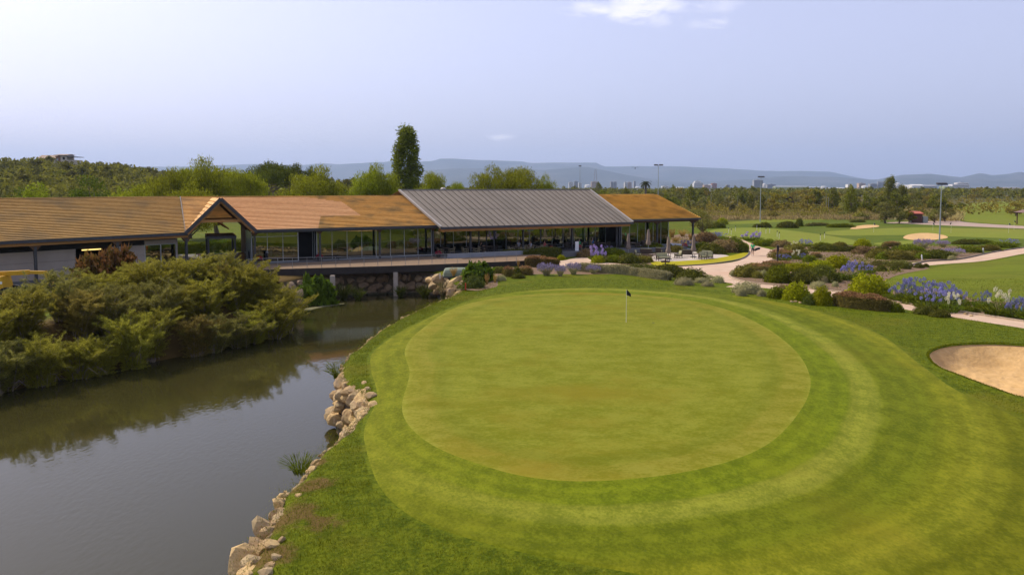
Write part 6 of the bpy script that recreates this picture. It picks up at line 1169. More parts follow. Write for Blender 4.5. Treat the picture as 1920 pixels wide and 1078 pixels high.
while s_ < cs[-1]:
    x, y = np.interp(s_, cs, PYB[:, 0]), np.interp(s_, cs, PYB[:, 1]); i = int(np.searchsorted(cs, s_)); i = min(i, nE-1); nn = inl[i]
    px, py = proj((x, y, -.25)); big = 1.0
    big = 1.0 if 700 < py < 810 else (.72 if py > 950 else (.5 if py < 640 else .47))
    if 14 < y < 66:
        r = rr.choice((.16, .2, .26, .36, .44))*rr.uniform(.8, 1.15)*big; d = rr.uniform(-.16, .10)
        if not (py < 690 and rr.random() < .35): stone(bw, (x+nn[0]*d, y+nn[1]*d, -.27-r*.5+rr.uniform(-.04, .05)), r*rr.uniform(.9, 1.3), r*rr.uniform(.9, 1.3), r*rr.uniform(.75, 1.1), rr)
        for row in range(3 if big >= 1 else 1):
            if rr.random() < .85:
                r2 = rr.uniform(.26, .46)*big; d = -.12-.16*row-rr.uniform(0, .15); stone(bw, (x+nn[0]*d, y+nn[1]*d, -.75-.62*row+rr.uniform(-.12, .12)), r2*rr.uniform(.9, 1.3), r2*rr.uniform(.9, 1.3), r2*rr.uniform(.8, 1.1), rr)
        s_ += r*rr.uniform(.75, 1.15)
    else: s_ += 1
# loose stones on the turf at the near bank corner and boulders by the inlet
for px, py, r, z in ((512,1020,.22,-.12),(520,1045,.18,-.1),(506,1060,.2,-.12),(528,1010,.12,-.08),(498,1074,.22,-.1),(560,930,.16,-.15),(585,880,.2,-.15),(694,742,.3,-.1),(700,758,.24,-.1),(690,730,.22,-.1),(682,720,.26,-.15)):
    p = G(px, py, z); stone(bw, (p.x, p.y, z-.02), r*1.2, r, r*.7, rr)
nb_ = thing('boulder_pile', 'pale boulders piled at the inlet below the deck end', 'boulders', (-6.6, 71, WATER))
for px, py, z, r in ((822,522,-.3,.85),(857,528,-.25,1.15),(866,536,-.35,.8),(838,533,-.7,.6),(848,546,-.9,.7),(860,548,-.7,.6),(832,545,-1.2,.6),(875,529,-.1,.5),(812,533,-1.0,.7),(806,524,-.6,.6),(858,556,-.5,.4),(843,536,-1.1,.7),(820,540,-1.6,.8)):
    p = G(px, py, z); stone(nb_, (p.x, p.y+.3, z-.15), r*rr.uniform(.9, 1.3), r*.85, r*rr.uniform(.7, 1.0), rr)
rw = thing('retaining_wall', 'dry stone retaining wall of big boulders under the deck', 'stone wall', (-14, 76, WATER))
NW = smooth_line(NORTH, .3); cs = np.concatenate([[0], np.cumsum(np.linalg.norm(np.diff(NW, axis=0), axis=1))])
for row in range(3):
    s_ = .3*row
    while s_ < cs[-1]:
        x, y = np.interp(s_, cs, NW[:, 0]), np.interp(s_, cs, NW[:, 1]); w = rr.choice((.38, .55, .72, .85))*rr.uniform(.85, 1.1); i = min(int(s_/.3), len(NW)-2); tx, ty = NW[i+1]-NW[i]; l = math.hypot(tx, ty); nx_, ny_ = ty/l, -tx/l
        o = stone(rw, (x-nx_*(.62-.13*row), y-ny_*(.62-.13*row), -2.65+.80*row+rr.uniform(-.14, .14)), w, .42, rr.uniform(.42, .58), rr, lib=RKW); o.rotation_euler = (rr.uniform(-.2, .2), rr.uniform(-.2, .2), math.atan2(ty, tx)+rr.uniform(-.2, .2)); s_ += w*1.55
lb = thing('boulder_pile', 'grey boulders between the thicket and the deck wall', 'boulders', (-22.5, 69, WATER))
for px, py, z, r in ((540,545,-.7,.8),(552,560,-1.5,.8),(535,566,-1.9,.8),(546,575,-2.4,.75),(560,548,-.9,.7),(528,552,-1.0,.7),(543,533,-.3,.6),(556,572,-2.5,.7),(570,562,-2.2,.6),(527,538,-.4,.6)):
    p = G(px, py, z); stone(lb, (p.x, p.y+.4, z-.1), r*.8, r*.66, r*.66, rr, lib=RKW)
for px, py, lab in ((1484,567,'left white stone at the bed edge below the lime bush'),(1492,567,'middle white stone at the bed edge below the lime bush'),(1500,569,'right white stone at the bed edge below the lime bush'),(1810,590,'left white stone beside the path kerb'),(1821,593,'right white stone beside the path kerb')):
    p = G(px, py); o = link('white_stone', RK[(px*7) % 9]); o.location = (p.x, p.y, .05); o.scale = (.2, .16, .11); tag(o, lab, 'stone', 'white stones in the beds')

# ================================================================== FLAGS, POSTS, LIGHT POLES
M_WHITE = mat('white_paint', (.75, .74, .70), rough=.5); M_BLACK = mat('black_cloth', (.012, .012, .014), (.02, .02, .022), scale=5, rough=.8); M_GALV = mat('galvanised', (.33, .36, .36), (.40, .43, .43), scale=3, rough=.45, metal=.5)
def flag(px, py, h, label, fm, dirx=1, fs=.36, z0=None, group=None):
    p = G(px, py); z = float(zland(p.x, p.y))+.04 if z0 is None else z0; o = thing('flagstick', label, 'flag', (p.x, p.y, z), 0, group)
    MB().tube([(0, 0, -.1), (0, 0, h)], [.013, .011], 8).build('pole', mat('flag_pole', (.72, .72, .62), rough=.5), o)
    vs = []; fs_ = []; n_ = 6
    for i in range(n_+1):
        f = i/n_; w = fs*(.95-.55*f)*.5; x = f*fs*.75*dirx; y = .05*math.sin(f*5); zz = h-.03-fs*.5-f*fs*.55; vs += [(x+.01, y, zz+w+.06), (x+.01, y, zz-w+.02)]
    for i in range(n_): fs_.append((2*i, 2*i+2, 2*i+3, 2*i+1))
    MB().add(vs, fs_).build('flag_cloth', fm, o); return o
M_FLAGG = mat('grey_flag', (.09, .10, .13), rough=.8)
flag(1174, 610, 2.13, 'black flag on a white stick in the middle of the green', M_BLACK)
p = G(1225, 611); disc = MB().lathe([(.054, 0), (.054, .004)], 16); o = disc.build('dark_disc', M_BLACK); o.location = (p.x, p.y, float(zland(p.x, p.y))+.044); tag(o, 'small dark disc on the green right of the flag', 'hole')
o.scale = (1.8, 1.2, 1)  # flat dark disc on the turf, stretched to an oval
for px, py, h, fm, lab in ((1638,436,1.9,M_FLAGG,'grey flag on the far green by the small bunker'),(1749,432,1.6,M_FLAGG,'pale flagstick on the far green behind the light pole'),(1783,437,2.1,M_BLACK,'dark flag on the far green right of the light pole'),(1891,437,2.0,M_FLAGG,'left of the two flags near the right edge'),(1901,432,2.1,M_BLACK,'right of the two flags near the right edge'),(1792,400,1.6,M_FLAGG,'small flag on the far fairway')):
    flag(px, py, h, lab, fm, -1 if px == 1783 else 1, .4)
mk = link('hole_marker', None); MB().tube([(0, 0, -.05), (0, 0, .95)], .03, 6).build('stick', M_WHITE, mk); MB().lathe([(.06, 0), (.08, .1), (.05, .22), (.01, .26)], 8, (0, 0, .92)).build('dark_top', M_BLACK, mk)
for i, (px, py) in enumerate(((1366,438),(1371,440.5),(1379,434),(1419,431),(1425,435),(1436,438.5),(1443,437),(1457,444.5),(1461,447.5),(1538,451.5),(1546,447.5))):
    p = G(px, py); place(mk, (p.x, p.y, .012), 0, 1, 'small white hole marker with dark top on the practice green', 'hole markers on the practice green', 'marker')
def light_pole(px, D_, top, label, lamps=4, sp=.55, tilt=0):
    p = AT(px, D_); H_ = ZY(top, D_); o = thing('light_pole', label, 'light pole', (p.x, p.y, 0))
    MB().tube([(0, 0, -.3), (0, 0, H_*.5), (0, 0, H_-.2)], [.11, .085, .06], 10).build('pole', M_GALV, o)
    MB().box(-sp*1.1, sp*1.1, -.05, .05, H_-.32, H_-.22).build('cross_arm', M_GALV, o)
    for i in range(lamps):
        x = (-1.1, -.45, .45, 1.1)[i]*sp if lamps == 4 else (-.7, .7)[i]*sp; MB().hexa([(x-.24, -.35, H_-.30), (x+.24, -.35, H_-.30), (x+.24, .12, H_-.12), (x-.24, .12, H_-.12)], [(x-.2, -.25, H_-.02), (x+.2, -.25, H_-.02), (x+.18, .12, H_+.08), (x-.18, .12, H_+.08)]).build('lamp_head', M_DKMET, o)
    return o
light_pole(1763.5, 116.6, 343.5, 'tall galvanised light pole standing in the far right flower bed'); light_pole(1425.5, 185, 331, 'galvanised light pole in front of the dry scrub'); light_pole(1233.5, 180, 309, 'light pole rising behind the orange tile roof', sp=.8)
light_pole(1087, 230, 311, 'thin light pole behind the grey metal roof', 2, .3)
npole = link('net_post', None); MB().tube([(0, 0, -.2), (0, 0, 5.6)], [.10, .07], 8).build('pole', mat('net_post_grey', (.22, .21, .19), rough=.7), npole); MB().lathe([(.09, 0), (.09, .05), (.02, .1)], 8, (0, 0, 5.58)).build('cap', M_DKMET, npole)
for px, py, lab in ((1301,391,'first net post from the left in the scrub'),(1333,391,'second net post from the left in the scrub'),(1383,393,'third net post from the left in the scrub'),(1437,395,'net post right of the far light pole'),(1472,394,'fifth net post in the scrub'),(1549,396,'net post near the wide brown tree'),(1553,400,'last net post on the right')):
    p = G(px, py); place(npole, (p.x, p.y, 0), 0, (1, 1, 1.0), lab, 'net posts in the scrub', 'post')
def stake(px, py, h, w, m, label, name='marker_post', lean=0):
    p = G(px, py); o = thing(name, label, 'post', (p.x, p.y, 0)); MB().hexa([(-w, -w, -.1), (w, -w, -.1), (w, w, -.1), (-w, w, -.1)], [(-w+lean, -w, h), (w+lean, -w, h), (w+lean, w, h), (-w+lean, w, h)]).build('post', m, o); MB().add([(-w+lean, -w, h), (w+lean, -w, h), (w+lean, w, h), (-w+lean, w, h), (lean, 0, h+w)], [(0, 1, 4), (1, 2, 4), (2, 3, 4), (3, 0, 4)]).build('cap', m, o)
stake(1729, 488, .65, .05, M_WHITE, 'leaning white marker post in the far bed', lean=-.08); stake(1843, 474, .6, .06, M_WHITE, 'white marker post beside the right path'); stake(873, 542, .5, .05, mat('red_stake', (.50, .05, .02), rough=.6), 'red stake beside the white boulders')
stake(1915, 590, .55, .03, mat('blue_stake', (.04, .20, .42), rough=.6), 'blue stake among flowers at the right edge')
stake(825, 521, .5, .03, M_WHITE, 'thin white stake on the bank below the deck'); stake(1477, 393, 1.2, .12, mat('blue_sign', (.08, .16, .36), rough=.6), 'small blue sign in the distant scrub')
p = G(1457.5, 495); o = thing('signpost', 'dark slim signpost beside the bend of the path', 'signpost', (p.x, p.y, 0)); MB().box(-.07, .07, -.07, .07, -.1, 2.15).build('post', mat('dark_post', (.045, .035, .03), rough=.7), o); MB().box(-.12, .12, -.10, -.072, 1.5, 2.05).build('plate', M_BLACK, o); MB().box(-.09, .09, -.09, .09, 2.15, 2.2).build('cap', M_DKMET, o)
p = G(1247.5, 499); o = thing('direction_sign', 'small brown wooden direction sign at the lawn corner', 'sign', (p.x, p.y, 0)); MB().box(-.06, .06, -.06, .06, -.1, .85).build('post', M_TIMBD, o); MB().box(-.5, .5, -.09, -.062, .42, .58).build('board', M_TIMBD, o)
# low white bench-like rail at the deck end
p = G(974, 497); o = thing('white_rail', 'low white two-bar rail at the end of the deck railing', 'rail', (p.x, p.y, 0)); 
for z in (.18, .42): MB().box(0, .95, -.03, .03, z, z+.09).build('bar', M_WHITE, o)
for x in (0, .85): MB().box(x, x+.08, -.03, .03, -.05, .6).build('post', M_WHITE, o)
# green rounded cover below the deck end
p = G(853, 518, -.1); o = thing('rounded_cover', 'grey-green rounded cover lying below the deck end', 'cover', (p.x, p.y+.6, -.15), .15); b_ = MB(); n_ = 8; vs = []; fs = []
for i in range(n_+1):
    a = math.pi*i/n_; y, z = -.75*math.cos(a), .85*math.sin(a)**.8 if 0 < i < n_ else 0
    vs += [(-1.25+.25*(z/.85)**2, y, z), (-.6, y*1.04, z*1.04), (.7, y*1.04, z*1.04), (1.2, y*.98, z*.98)]
for i in range(n_):
    for k in range(3): fs.append((i*4+k, i*4+k+1, i*4+k+5, i*4+k+4))
fs += [tuple(i*4 for i in range(n_+1)), tuple(i*4+3 for i in range(n_, -1, -1))]
b_.add(vs, fs).build('shell', mat('faded_green', (.16, .19, .13), (.21, .24, .17), scale=2, rough=.7), o); MB().box(-1.3, 1.25, -.82, .82, -.1, .06).build('base', M_DKMET, o)

# ================================================================== TERRACE FURNITURE
M_TAUPE = mat('taupe_canvas', (.20, .155, .12), (.26, .205, .16), scale=3, rough=.9, stretch=(4, 4, .5)); M_WICK = mat('dark_wicker', (.055, .042, .030), (.085, .066, .048), scale=9, rough=.8); M_CUSH = mat('cream_cushion', (.30, .285, .16), (.36, .34, .20), scale=4, rough=.9); M_TANCH = mat('tan_sling', (.33, .27, .16), (.38, .31, .19), scale=4, rough=.8); M_TTOP = mat('table_top', (.16, .12, .085), (.2, .15, .11), scale=3, rough=.6)
par = link('closed_parasol', None); MB().lathe([(.42, 0), (.42, .06), (.3, .1), (.05, .12)], 14).build('base', M_DKMET, par); MB().tube([(0, 0, .05), (0, 0, 2.85)], .03, 8).build('pole', M_GALV, par)
b_ = MB(); vs = []; fs = []; prof = [(.20, .75), (.30, .95), (.22, 1.25), (.17, 1.6), (.19, 2.0), (.13, 2.45), (.09, 2.6), (.11, 2.72), (.02, 2.85)]; n_ = 14
for r, z in prof:
    for k in range(n_): q = r*(1.25 if k % 2 else .78); vs.append((q*math.cos(6.2832*k/n_), q*math.sin(6.2832*k/n_), z))
for i in range(len(prof)-1):
    for k in range(n_): fs.append((i*n_+k, i*n_+(k+1) % n_, (i+1)*n_+(k+1) % n_, (i+1)*n_+k))
b_.add(vs, fs).build('folded_canopy', M_TAUPE, par, True); MB().lathe([(.13, 0), (.15, .03), (.13, .06)], 10, (0, 0, 1.55)).build('tie', M_TIMBD, par)
for px, py, z, lab in ((1178,478,0,'closed taupe parasol left among the shrubs by the restaurant'),(1253,486,.03,'closed taupe parasol at the left of the patio'),(1300,482,.03,'closed taupe parasol at the right of the patio'),(1215.5,470,.6,'closed taupe parasol before the corner glass')):
    p = G(px, py, z); place(par, (p.x, p.y, z), 0, 1, lab, 'closed parasols', 'parasol')
def seat(name, w, cush, fr):
    o = link(name, None); MB().box(-w/2, w/2, -.33, .33, .24, .34).build('seat', fr, o)
    MB().hexa([(-w/2, .27, .3), (w/2, .27, .3), (w/2, .35, .3), (-w/2, .35, .3)], [(-w/2, .38, .84), (w/2, .38, .84), (w/2, .46, .84), (-w/2, .46, .84)]).build('backrest', fr, o)
    for x in (-w/2, w/2-.06):
        MB().box(x, x+.06, -.33, .36, .54, .6).build('armrest', fr, o)
        for y in (-.32, .28): MB().box(x, x+.06, y, y+.06, 0, .54).build('leg', fr, o)
    if cush:
        MB().box(-w/2+.07, w/2-.07, -.32, .26, .345, .46).build('seat_cushion', cush, o); MB().hexa([(-w/2+.07, .17, .47), (w/2-.07, .17, .47), (w/2-.07, .265, .47), (-w/2+.07, .265, .47)], [(-w/2+.09, .27, .92), (w/2-.09, .27, .92), (w/2-.09, .37, .92), (-w/2+.09, .37, .92)]).build('back_cushion', cush, o)
    return o
def table(name, w, d, h, m):
    o = link(name, None); MB().box(-w/2, w/2, -d/2, d/2, h-.05, h).build('table_top', m, o)
    for x in (-w/2+.08, w/2-.12):
        for y in (-d/2+.08, d/2-.12): MB().box(x, x+.05, y, y+.05, 0, h-.05).build('leg', M_WICK, o)
    return o
sofa = seat('patio_sofa', 1.55, M_CUSH, M_WICK); arm = seat('patio_armchair', .78, M_CUSH, M_WICK); ptab = table('patio_table', 1.0, .8, .62, M_TTOP)
Z_ = .024
for px, py, rz, lab in ((1212,479,2.8,'patio sofa with cream cushion left behind the parasol'),(1243,489,.3,'patio sofa with its dark back to the lawn'),(1287,481,2.9,'patio sofa between the two patio parasols'),(1322,484,-.9,'patio sofa with high cream cushions on the right')): p = G(px, py); place(sofa, (p.x, p.y, Z_), rz, 1, lab, 'patio sofas', 'sofa')
for px, py, rz, lab in ((1272,484,-1.3,'patio armchair right of the small table'),(1318,487,.2,'left of two dark-backed patio armchairs on the right'),(1331,486,-.3,'right of two dark-backed patio armchairs on the right'),(1196,483,1.2,'patio armchair left of the patio'),(1236,477,2.6,'patio armchair behind the left parasol')): p = G(px, py); place(arm, (p.x, p.y, Z_), rz, 1, lab, 'patio armchairs', 'armchair')
for px, py, lab in ((1226,486,'low patio table left of the first parasol'),(1261,484,'patio table right of the first parasol'),(1306,485,'patio table under the right parasol')): p = G(px, py); place(ptab, (p.x, p.y, Z_), .2, 1, lab, 'patio tables', 'table')
tan = seat('dining_chair', .56, None, M_TANCH); dchr = seat('dining_chair', .56, None, M_WICK); dtab = table('dining_table', .8, .8, .74, M_TTOP)
for i, (s_, t_) in enumerate(((9.2, 2.2), (12.2, 1.2), (15.2, 2.2), (18.0, -.2), (21.0, .6), (24.0, 2.2), (27.2, 1.2), (29.8, 2.6), (31.6, .4), (35.5, -1.2), (38.5, -1.0))):
    w = Bp(s_, t_, FL); place(dtab, w, BA, 1, 'dining table number %s from the left on the shaded restaurant terrace' % ('one two three four five six seven eight nine ten eleven'.split()[i]), 'dining tables on the terrace', 'table')
    for q, (ds, dt, rz) in enumerate(((-.75, 0, math.pi/2), (.75, 0, -math.pi/2), (0, .75, 0))):
        w = Bp(s_+ds, t_+dt, FL); near = i in (0, 1, 3, 4) and q != 2
        place(tan if near else dchr, w, BA+rz, 1, ('tan sling chair at the front tables of the restaurant terrace' if near else 'dark wicker chair at a table on the restaurant terrace'), 'tan terrace chairs' if near else 'dark terrace chairs', 'chair')
w = Bp(26.0, -2.0, FL); o = thing('menu_board', 'white menu stand on the restaurant terrace', 'sign', w, BA); MB().box(-.26, .26, -.03, .03, .05, 1.25).build('board', M_WHITE, o); MB().box(-.3, .3, -.2, .2, 0, .05).build('foot', M_GALV, o)
M_POT = mat('dark_pot', (.035, .032, .03), rough=.6)
for px, py, z, lab in ((486,494,FL,'flower pot with red flowers by the gallery door'),(599,489,FL,'flower pot with red flowers beside the deck bench'),(822,483,FL,'flower pot with red flowers at the terrace wall'),(1033,473,FL,'red flower pot right of the menu stand'),(1085,470,FL,'red flower pot beside the terrace steps'),(1284,467,.13,'dark pot with crimson flowers by the corner pavilion'),(1256,468,.13,'dark planter at the glass corner')):
    p = G(px, py, z); o = thing('flower_pot', lab, 'flower pot', (p.x, p.y, z)); MB().lathe([(.22, 0), (.32, .42), (.34, .45), (.28, .46)], 12).build('pot', M_POT, o); rng = np.random.default_rng(px); P_, d_ = surf_blob(rng, .38, .38, .34, 2, 240, .2, px % 50); lv = leaf_arrays(P_+[0, 0, .45], d_+rdir(rng, len(P_)), .10, .07, rng); link('flowers', leafmesh('flowers', [lv], FOL['redfl' if px != 1256 else 'dark']), o)
for px0, px1, py, lab, m in ((601,638,488,'dark bench against the gallery glass',M_BLACK),(446,474,487,'wooden bench under the gable porch',M_TTOP)):
    a = G(px0, py, FL); b2 = G(px1, py-.9, FL); c_ = (a+b2)/2; L_ = (b2-a).length; o = thing('bench', lab, 'bench', c_, math.atan2(b2.y-a.y, b2.x-a.x))
    for k in range(3): MB().box(-L_/2, L_/2, -.2+.14*k, -.08+.14*k, .42, .46).build('slat', m, o)
    for x in (-L_/2+.15, L_/2-.2): MB().box(x, x+.06, -.2, .2, 0, .42).build('leg', M_BLACK, o)
p = G(449, 489, FL); o = thing('litter_bin', 'square wooden bin under the gable porch', 'bin', (p.x, p.y+.6, FL), BA)
for k in range(6): MB().box(-.3+.1*k, -.21+.1*k, -.3, -.26, .05, .85).build('slat', M_TIMB, o)
MB().box(-.29, .29, -.255, .3, 0, .9).build('body', M_TIMBD, o)
# golf trolleys before the wing
gb = link('golf_trolley', None); MB().lathe([(.13, 0), (.15, .05), (.14, .8), (.16, .86), (.12, .9)], 10, (0, 0, .25)).build('bag', M_BLACK, gb); MB().tube([(0, .1, .2), (0, .3, .9), (.0, .5, 1.15)], .02, 6).build('handle', M_GALV, gb)
for x in (-.3, .3): 
    b_ = MB(); b_.tube([(x-.03, 0, .15), (x+.03, 0, .15)], .15, 12); b_.build('wheel', M_BLACK, gb)
for i in range(4): MB().tube([(.04*(i-1.5), .02*i, 1.1), (.06*(i-1.5), .03*i, 1.35)], .025, 5).build('club', M_GALV if i % 2 else M_BLACK, gb)
for i, px in enumerate((252, 262, 272, 283, 293, 352, 362)):
    p = AT(px, 64+i*.9); p.z = .5 if i < 5 else .45; place(gb, p, i*.7, .95, ('dark golf trolley with bag in the row before the wing window' if i < 5 else 'dark golf trolley parked by the end post of the wing'), 'golf trolleys before the wing', 'golf trolley')
for i, (px, D_) in enumerate(((498, 79), (466, 80.5), (471, 81.5))): p = AT(px, D_, FL); place(gb, p, i*2., 1, ('black golf bag standing at the first gallery panes', 'left black golf bag inside the gable porch', 'right black golf bag inside the gable porch')[i], 'golf trolleys before the wing', 'golf trolley')

# ================================================================== PEOPLE
def skin_mesh(name, joints, edges, m, root=0, sub=1):
    me = bpy.data.meshes.new(name); nm = list(joints); me.from_pydata([joints[k][0] for k in nm], [(nm.index(a), nm.index(b)) for a, b in edges], []); o = bpy.data.objects.new(name, me); COL.objects.link(o)
    md = o.modifiers.new('s', 'SKIN'); md.use_smooth_shade = True
    for i, k in enumerate(nm): me.skin_vertices[0].data[i].radius = (joints[k][1],)*2; me.skin_vertices[0].data[i].use_root = (i == root)
    o.modifiers.new('u', 'SUBSURF').levels = sub; dg = bpy.context.evaluated_depsgraph_get(); r = bpy.data.meshes.new_from_object(o.evaluated_get(dg)); bpy.data.objects.remove(o); r.name = name; r.materials.clear(); r.materials.append(m); return r
POSE = {
 'walk': dict(pel=(0,0,.93), chest=(0,-.03,1.28), neck=(0,-.03,1.47), head=(0,-.05,1.60), top=(0,-.04,1.73), hl=(-.1,0,.9), kl=(-.11,-.16,.50), al=(-.11,-.12,.09), tl=(-.12,-.28,.05), hr=(.1,0,.9), kr=(.11,.05,.48), ar=(.11,.28,.14), tr=(.11,.15,.05), sl=(-.19,-.02,1.40), el=(-.26,.1,1.13), wl=(-.25,.0,.90), fl=(-.25,-.05,.80), sr=(.19,-.02,1.40), er=(.27,.06,1.13), wr=(.31,-.04,.92), fr=(.31,-.08,.82)),
 'sit': dict(pel=(0,0,.52), chest=(0,.06,.88), neck=(0,.05,1.07), head=(0,.0,1.20), top=(0,.01,1.33), hl=(-.1,0,.50), kl=(-.13,-.42,.50), al=(-.13,-.42,.09), tl=(-.13,-.58,.05), hr=(.1,0,.50), kr=(.13,-.42,.50), ar=(.13,-.50,.09), tr=(.13,-.64,.05), sl=(-.19,.05,1.0), el=(-.26,-.1,.78), wl=(-.16,-.34,.78), fl=(-.1,-.44,.79), sr=(.19,.05,1.0), er=(.26,-.1,.78), wr=(.16,-.34,.80), fr=(.1,-.44,.82)),
 'bend': dict(pel=(0,.15,.90), chest=(0,-.22,1.12), neck=(0,-.40,1.17), head=(0,-.52,1.16), top=(0,-.63,1.18), hl=(-.1,.13,.88), kl=(-.12,.02,.48), al=(-.12,.12,.09), tl=(-.12,-.06,.05), hr=(.1,.13,.88), kr=(.12,.02,.48), ar=(.12,.2,.09), tr=(.12,.02,.05), sl=(-.19,-.32,1.12), el=(-.22,-.36,.86), wl=(-.16,-.46,.66), fl=(-.14,-.52,.58), sr=(.19,-.32,1.12), er=(.22,-.36,.86), wr=(.16,-.46,.66), fr=(.14,-.52,.58))}
RAD = dict(pel=.13, chest=.15, neck=.055, head=.088, top=.06, hl=.085, kl=.058, al=.042, tl=.035, hr=.085, kr=.058, ar=.042, tr=.035, sl=.062, el=.044, wl=.032, fl=.03, sr=.062, er=.044, wr=.032, fr=.03)
EDG = [('pel','chest'),('chest','neck'),('neck','head'),('head','top'),('pel','hl'),('hl','kl'),('kl','al'),('al','tl'),('pel','hr'),('hr','kr'),('kr','ar'),('ar','tr'),('chest','sl'),('sl','el'),('el','wl'),('wl','fl'),('chest','sr'),('sr','er'),('er','wr'),('wr','fr')]
M_SKIN = mat('skin', (.45, .26, .17), rough=.6); M_HAIR = mat('dark_hair', (.03, .02, .014), rough=.7); M_SHOE = mat('white_shoe', (.6, .58, .55), rough=.6)
def person(label, pose, loc_, rz, shirt, legs, long_legs=False, hair=M_HAIR):
    J = POSE[pose]; o = thing('person', label, 'person', loc_, rz)
    link('body', skin_mesh('body', {k: (J[k], RAD[k]) for k in J}, EDG, M_SKIN), o)
    sh_ = {k: (J[k], RAD[k]*1.16) for k in ('pel', 'chest', 'sl', 'sr')}; sh_['el2'] = (tuple(Vector(J['sl']).lerp(Vector(J['el']), .8)), .058); sh_['er2'] = (tuple(Vector(J['sr']).lerp(Vector(J['er']), .8)), .058)
    link('shirt', skin_mesh('shirt', sh_, [('pel','chest'),('chest','sl'),('sl','el2'),('chest','sr'),('sr','er2')], shirt), o)
    f = .95 if not long_legs else 1; q = {'pel': (J['pel'], .135), 'hl': (J['hl'], .1), 'hr': (J['hr'], .1), 'kl': (tuple(Vector(J['hl']).lerp(Vector(J['kl']), f)), .078), 'kr': (tuple(Vector(J['hr']).lerp(Vector(J['kr']), f)), .078)}; e = [('pel','hl'),('hl','kl'),('pel','hr'),('hr','kr')]
    if long_legs: q['al'] = (J['al'], .06); q['ar'] = (J['ar'], .06); e += [('kl','al'),('kr','ar')]
    link('trousers' if long_legs else 'shorts', skin_mesh('legwear', q, e, legs), o)
    hd = Vector(J['head']).lerp(Vector(J['top']), .62); b_ = bmesh.new(); bmesh.ops.create_icosphere(b_, subdivisions=2, radius=.102)
    for v in b_.verts: v.co.z = max(v.co.z, -.03); v.co.y += .02
    me = bpy.data.meshes.new('hair'); b_.to_mesh(me); b_.free(); me.materials.append(hair); link('hair', me, o, hd)
    for s1 in ('l', 'r'):
        a = Vector(J['a'+s1]); t_ = Vector(J['t'+s1]); MB().beam(a+Vector((0, .03, -.04)), t_+Vector((0, -.04, .0)), .10, .09).build('shoe', M_SHOE, o)
    return o
C_ = lambda n_, c: mat('cloth_'+n_, c, tuple(Vector(c)*1.2), scale=8, rough=.85)
p = G(1411, 479.8); person('golfer in green shirt and dark shorts walking along the path with a bag', 'walk', (p.x, p.y, .016), 2.9, C_('green', (.03, .42, .16)), C_('charcoal', (.05, .048, .05)))
o = thing('golf_bag', 'black golf bag carried by the walking golfer', 'golf bag', (p.x+.42, p.y+.05, .62), .2); MB().tube([(-.15, 0, .1), (.2, .1, .25), (.62, .2, .32)], [.12, .15, .16], 10).build('bag', M_BLACK, o); MB().tube([(-.1, 0, .25), (.1, 0, .5), (.4, .12, .45)], .015, 5).build('strap', M_BLACK, o)
for i in range(4): MB().tube([(.55, .18, .3), (.85+.04*i, .2+.05*i, .36+.03*i)], .016, 5).build('club', M_GALV, o)
for s_, t_, rz, lab, c, lg in ((22.6, .6, math.pi/2, 'seated diner in coral shirt on the restaurant terrace', (.62, .13, .13), (.03, .03, .04)), (20.4, .5, -math.pi/2, 'seated diner in pale shirt facing the coral one', (.45, .46, .50), (.25, .22, .18)), (19.4, 1.9, .2, 'seated diner in pale blue shirt behind the others', (.35, .38, .44), (.05, .05, .06)), (28.0, .6, -1.9, 'seated diner in green shirt by the red flowers', (.05, .42, .16), (.08, .08, .09)), (30.6, 1.3, 1.7, 'seated diner in blue shirt opposite the green one', (.05, .22, .52), (.06, .06, .08)), (14.2, 2.3, 1.4, 'seated diner in dark clothes at the left tables', (.02, .02, .022), (.02, .02, .022))):
    w = Bp(s_, t_, FL); person(lab, 'sit', w, BA+rz, C_('shirt%d' % int(s_*10), c), C_('legs%d' % int(s_*10), lg), hair=M_HAIR if s_ != 30.6 else mat('grey_hair', (.4, .38, .35), rough=.8))
    b_ = thing('dining_chair', 'chair under the %s' % lab.split(' on ')[0].split(' by ')[0].split(' facing ')[0].split(' behind ')[0].split(' opposite ')[0].split(' at ')[0], 'chair', w, BA+rz); 
    for ch in tan.children: cc = ch.copy(); COL.objects.link(cc); cc.parent = b_
p = AT(377, 78, .55); person('person in dark clothes bending over a golf trolley by the porch', 'bend', p, -1.2, C_('black', (.015, .015, .017)), C_('black2', (.02, .02, .022)), True)

# ================================================================== MACHINE, HUT, KIOSK, BIRD
tl = thing('telehandler', 'yellow telescopic handler parked half hidden behind the tamarisks', 'telehandler', (*AT(-26, 57)[:2], 0), R(12)); tl.scale = (.86, .86, .86); M_YEL = mat('machine_yellow', (.55, .30, .015), (.60, .34, .02), scale=3, rough=.5)
MB().hexa([(-1.6, -1.0, .75), (1.6, -1.0, .85), (1.6, 1.0, .85), (-1.6, 1.0, .75)], [(-1.5, -.95, 1.9), (1.35, -.95, 2.2), (1.35, .95, 2.2), (-1.5, .95, 1.9)]).build('body', M_YEL, tl)
MB().hexa([(-1.0, -1.02, 1.0), (.55, -1.02, 1.0), (.55, -.2, 1.0), (-1.0, -.2, 1.0)], [(-.8, -1.02, 2.75), (.4, -1.02, 2.75), (.4, -.2, 2.75), (-.8, -.2, 2.75)]).build('cab', mat('cab_glass', (.02, .03, .035), rough=.1, spec=.6), tl)
MB().beam((-1.8, .35, 2.25), (3.2, .35, 2.42), .34, .42).build('boom', M_YEL, tl); MB().beam((3.1, .35, 2.42), (4.6, .35, 2.35), .24, .3).build('boom_extension', M_YEL, tl); MB().beam((4.5, .35, 2.5), (5.1, .35, 1.2), .3, .3).build('boom_head', M_YEL, tl)
MB().box(5.0, 5.12, -.5, 1.2, .9, 1.9).build('carriage', M_BLACK, tl)
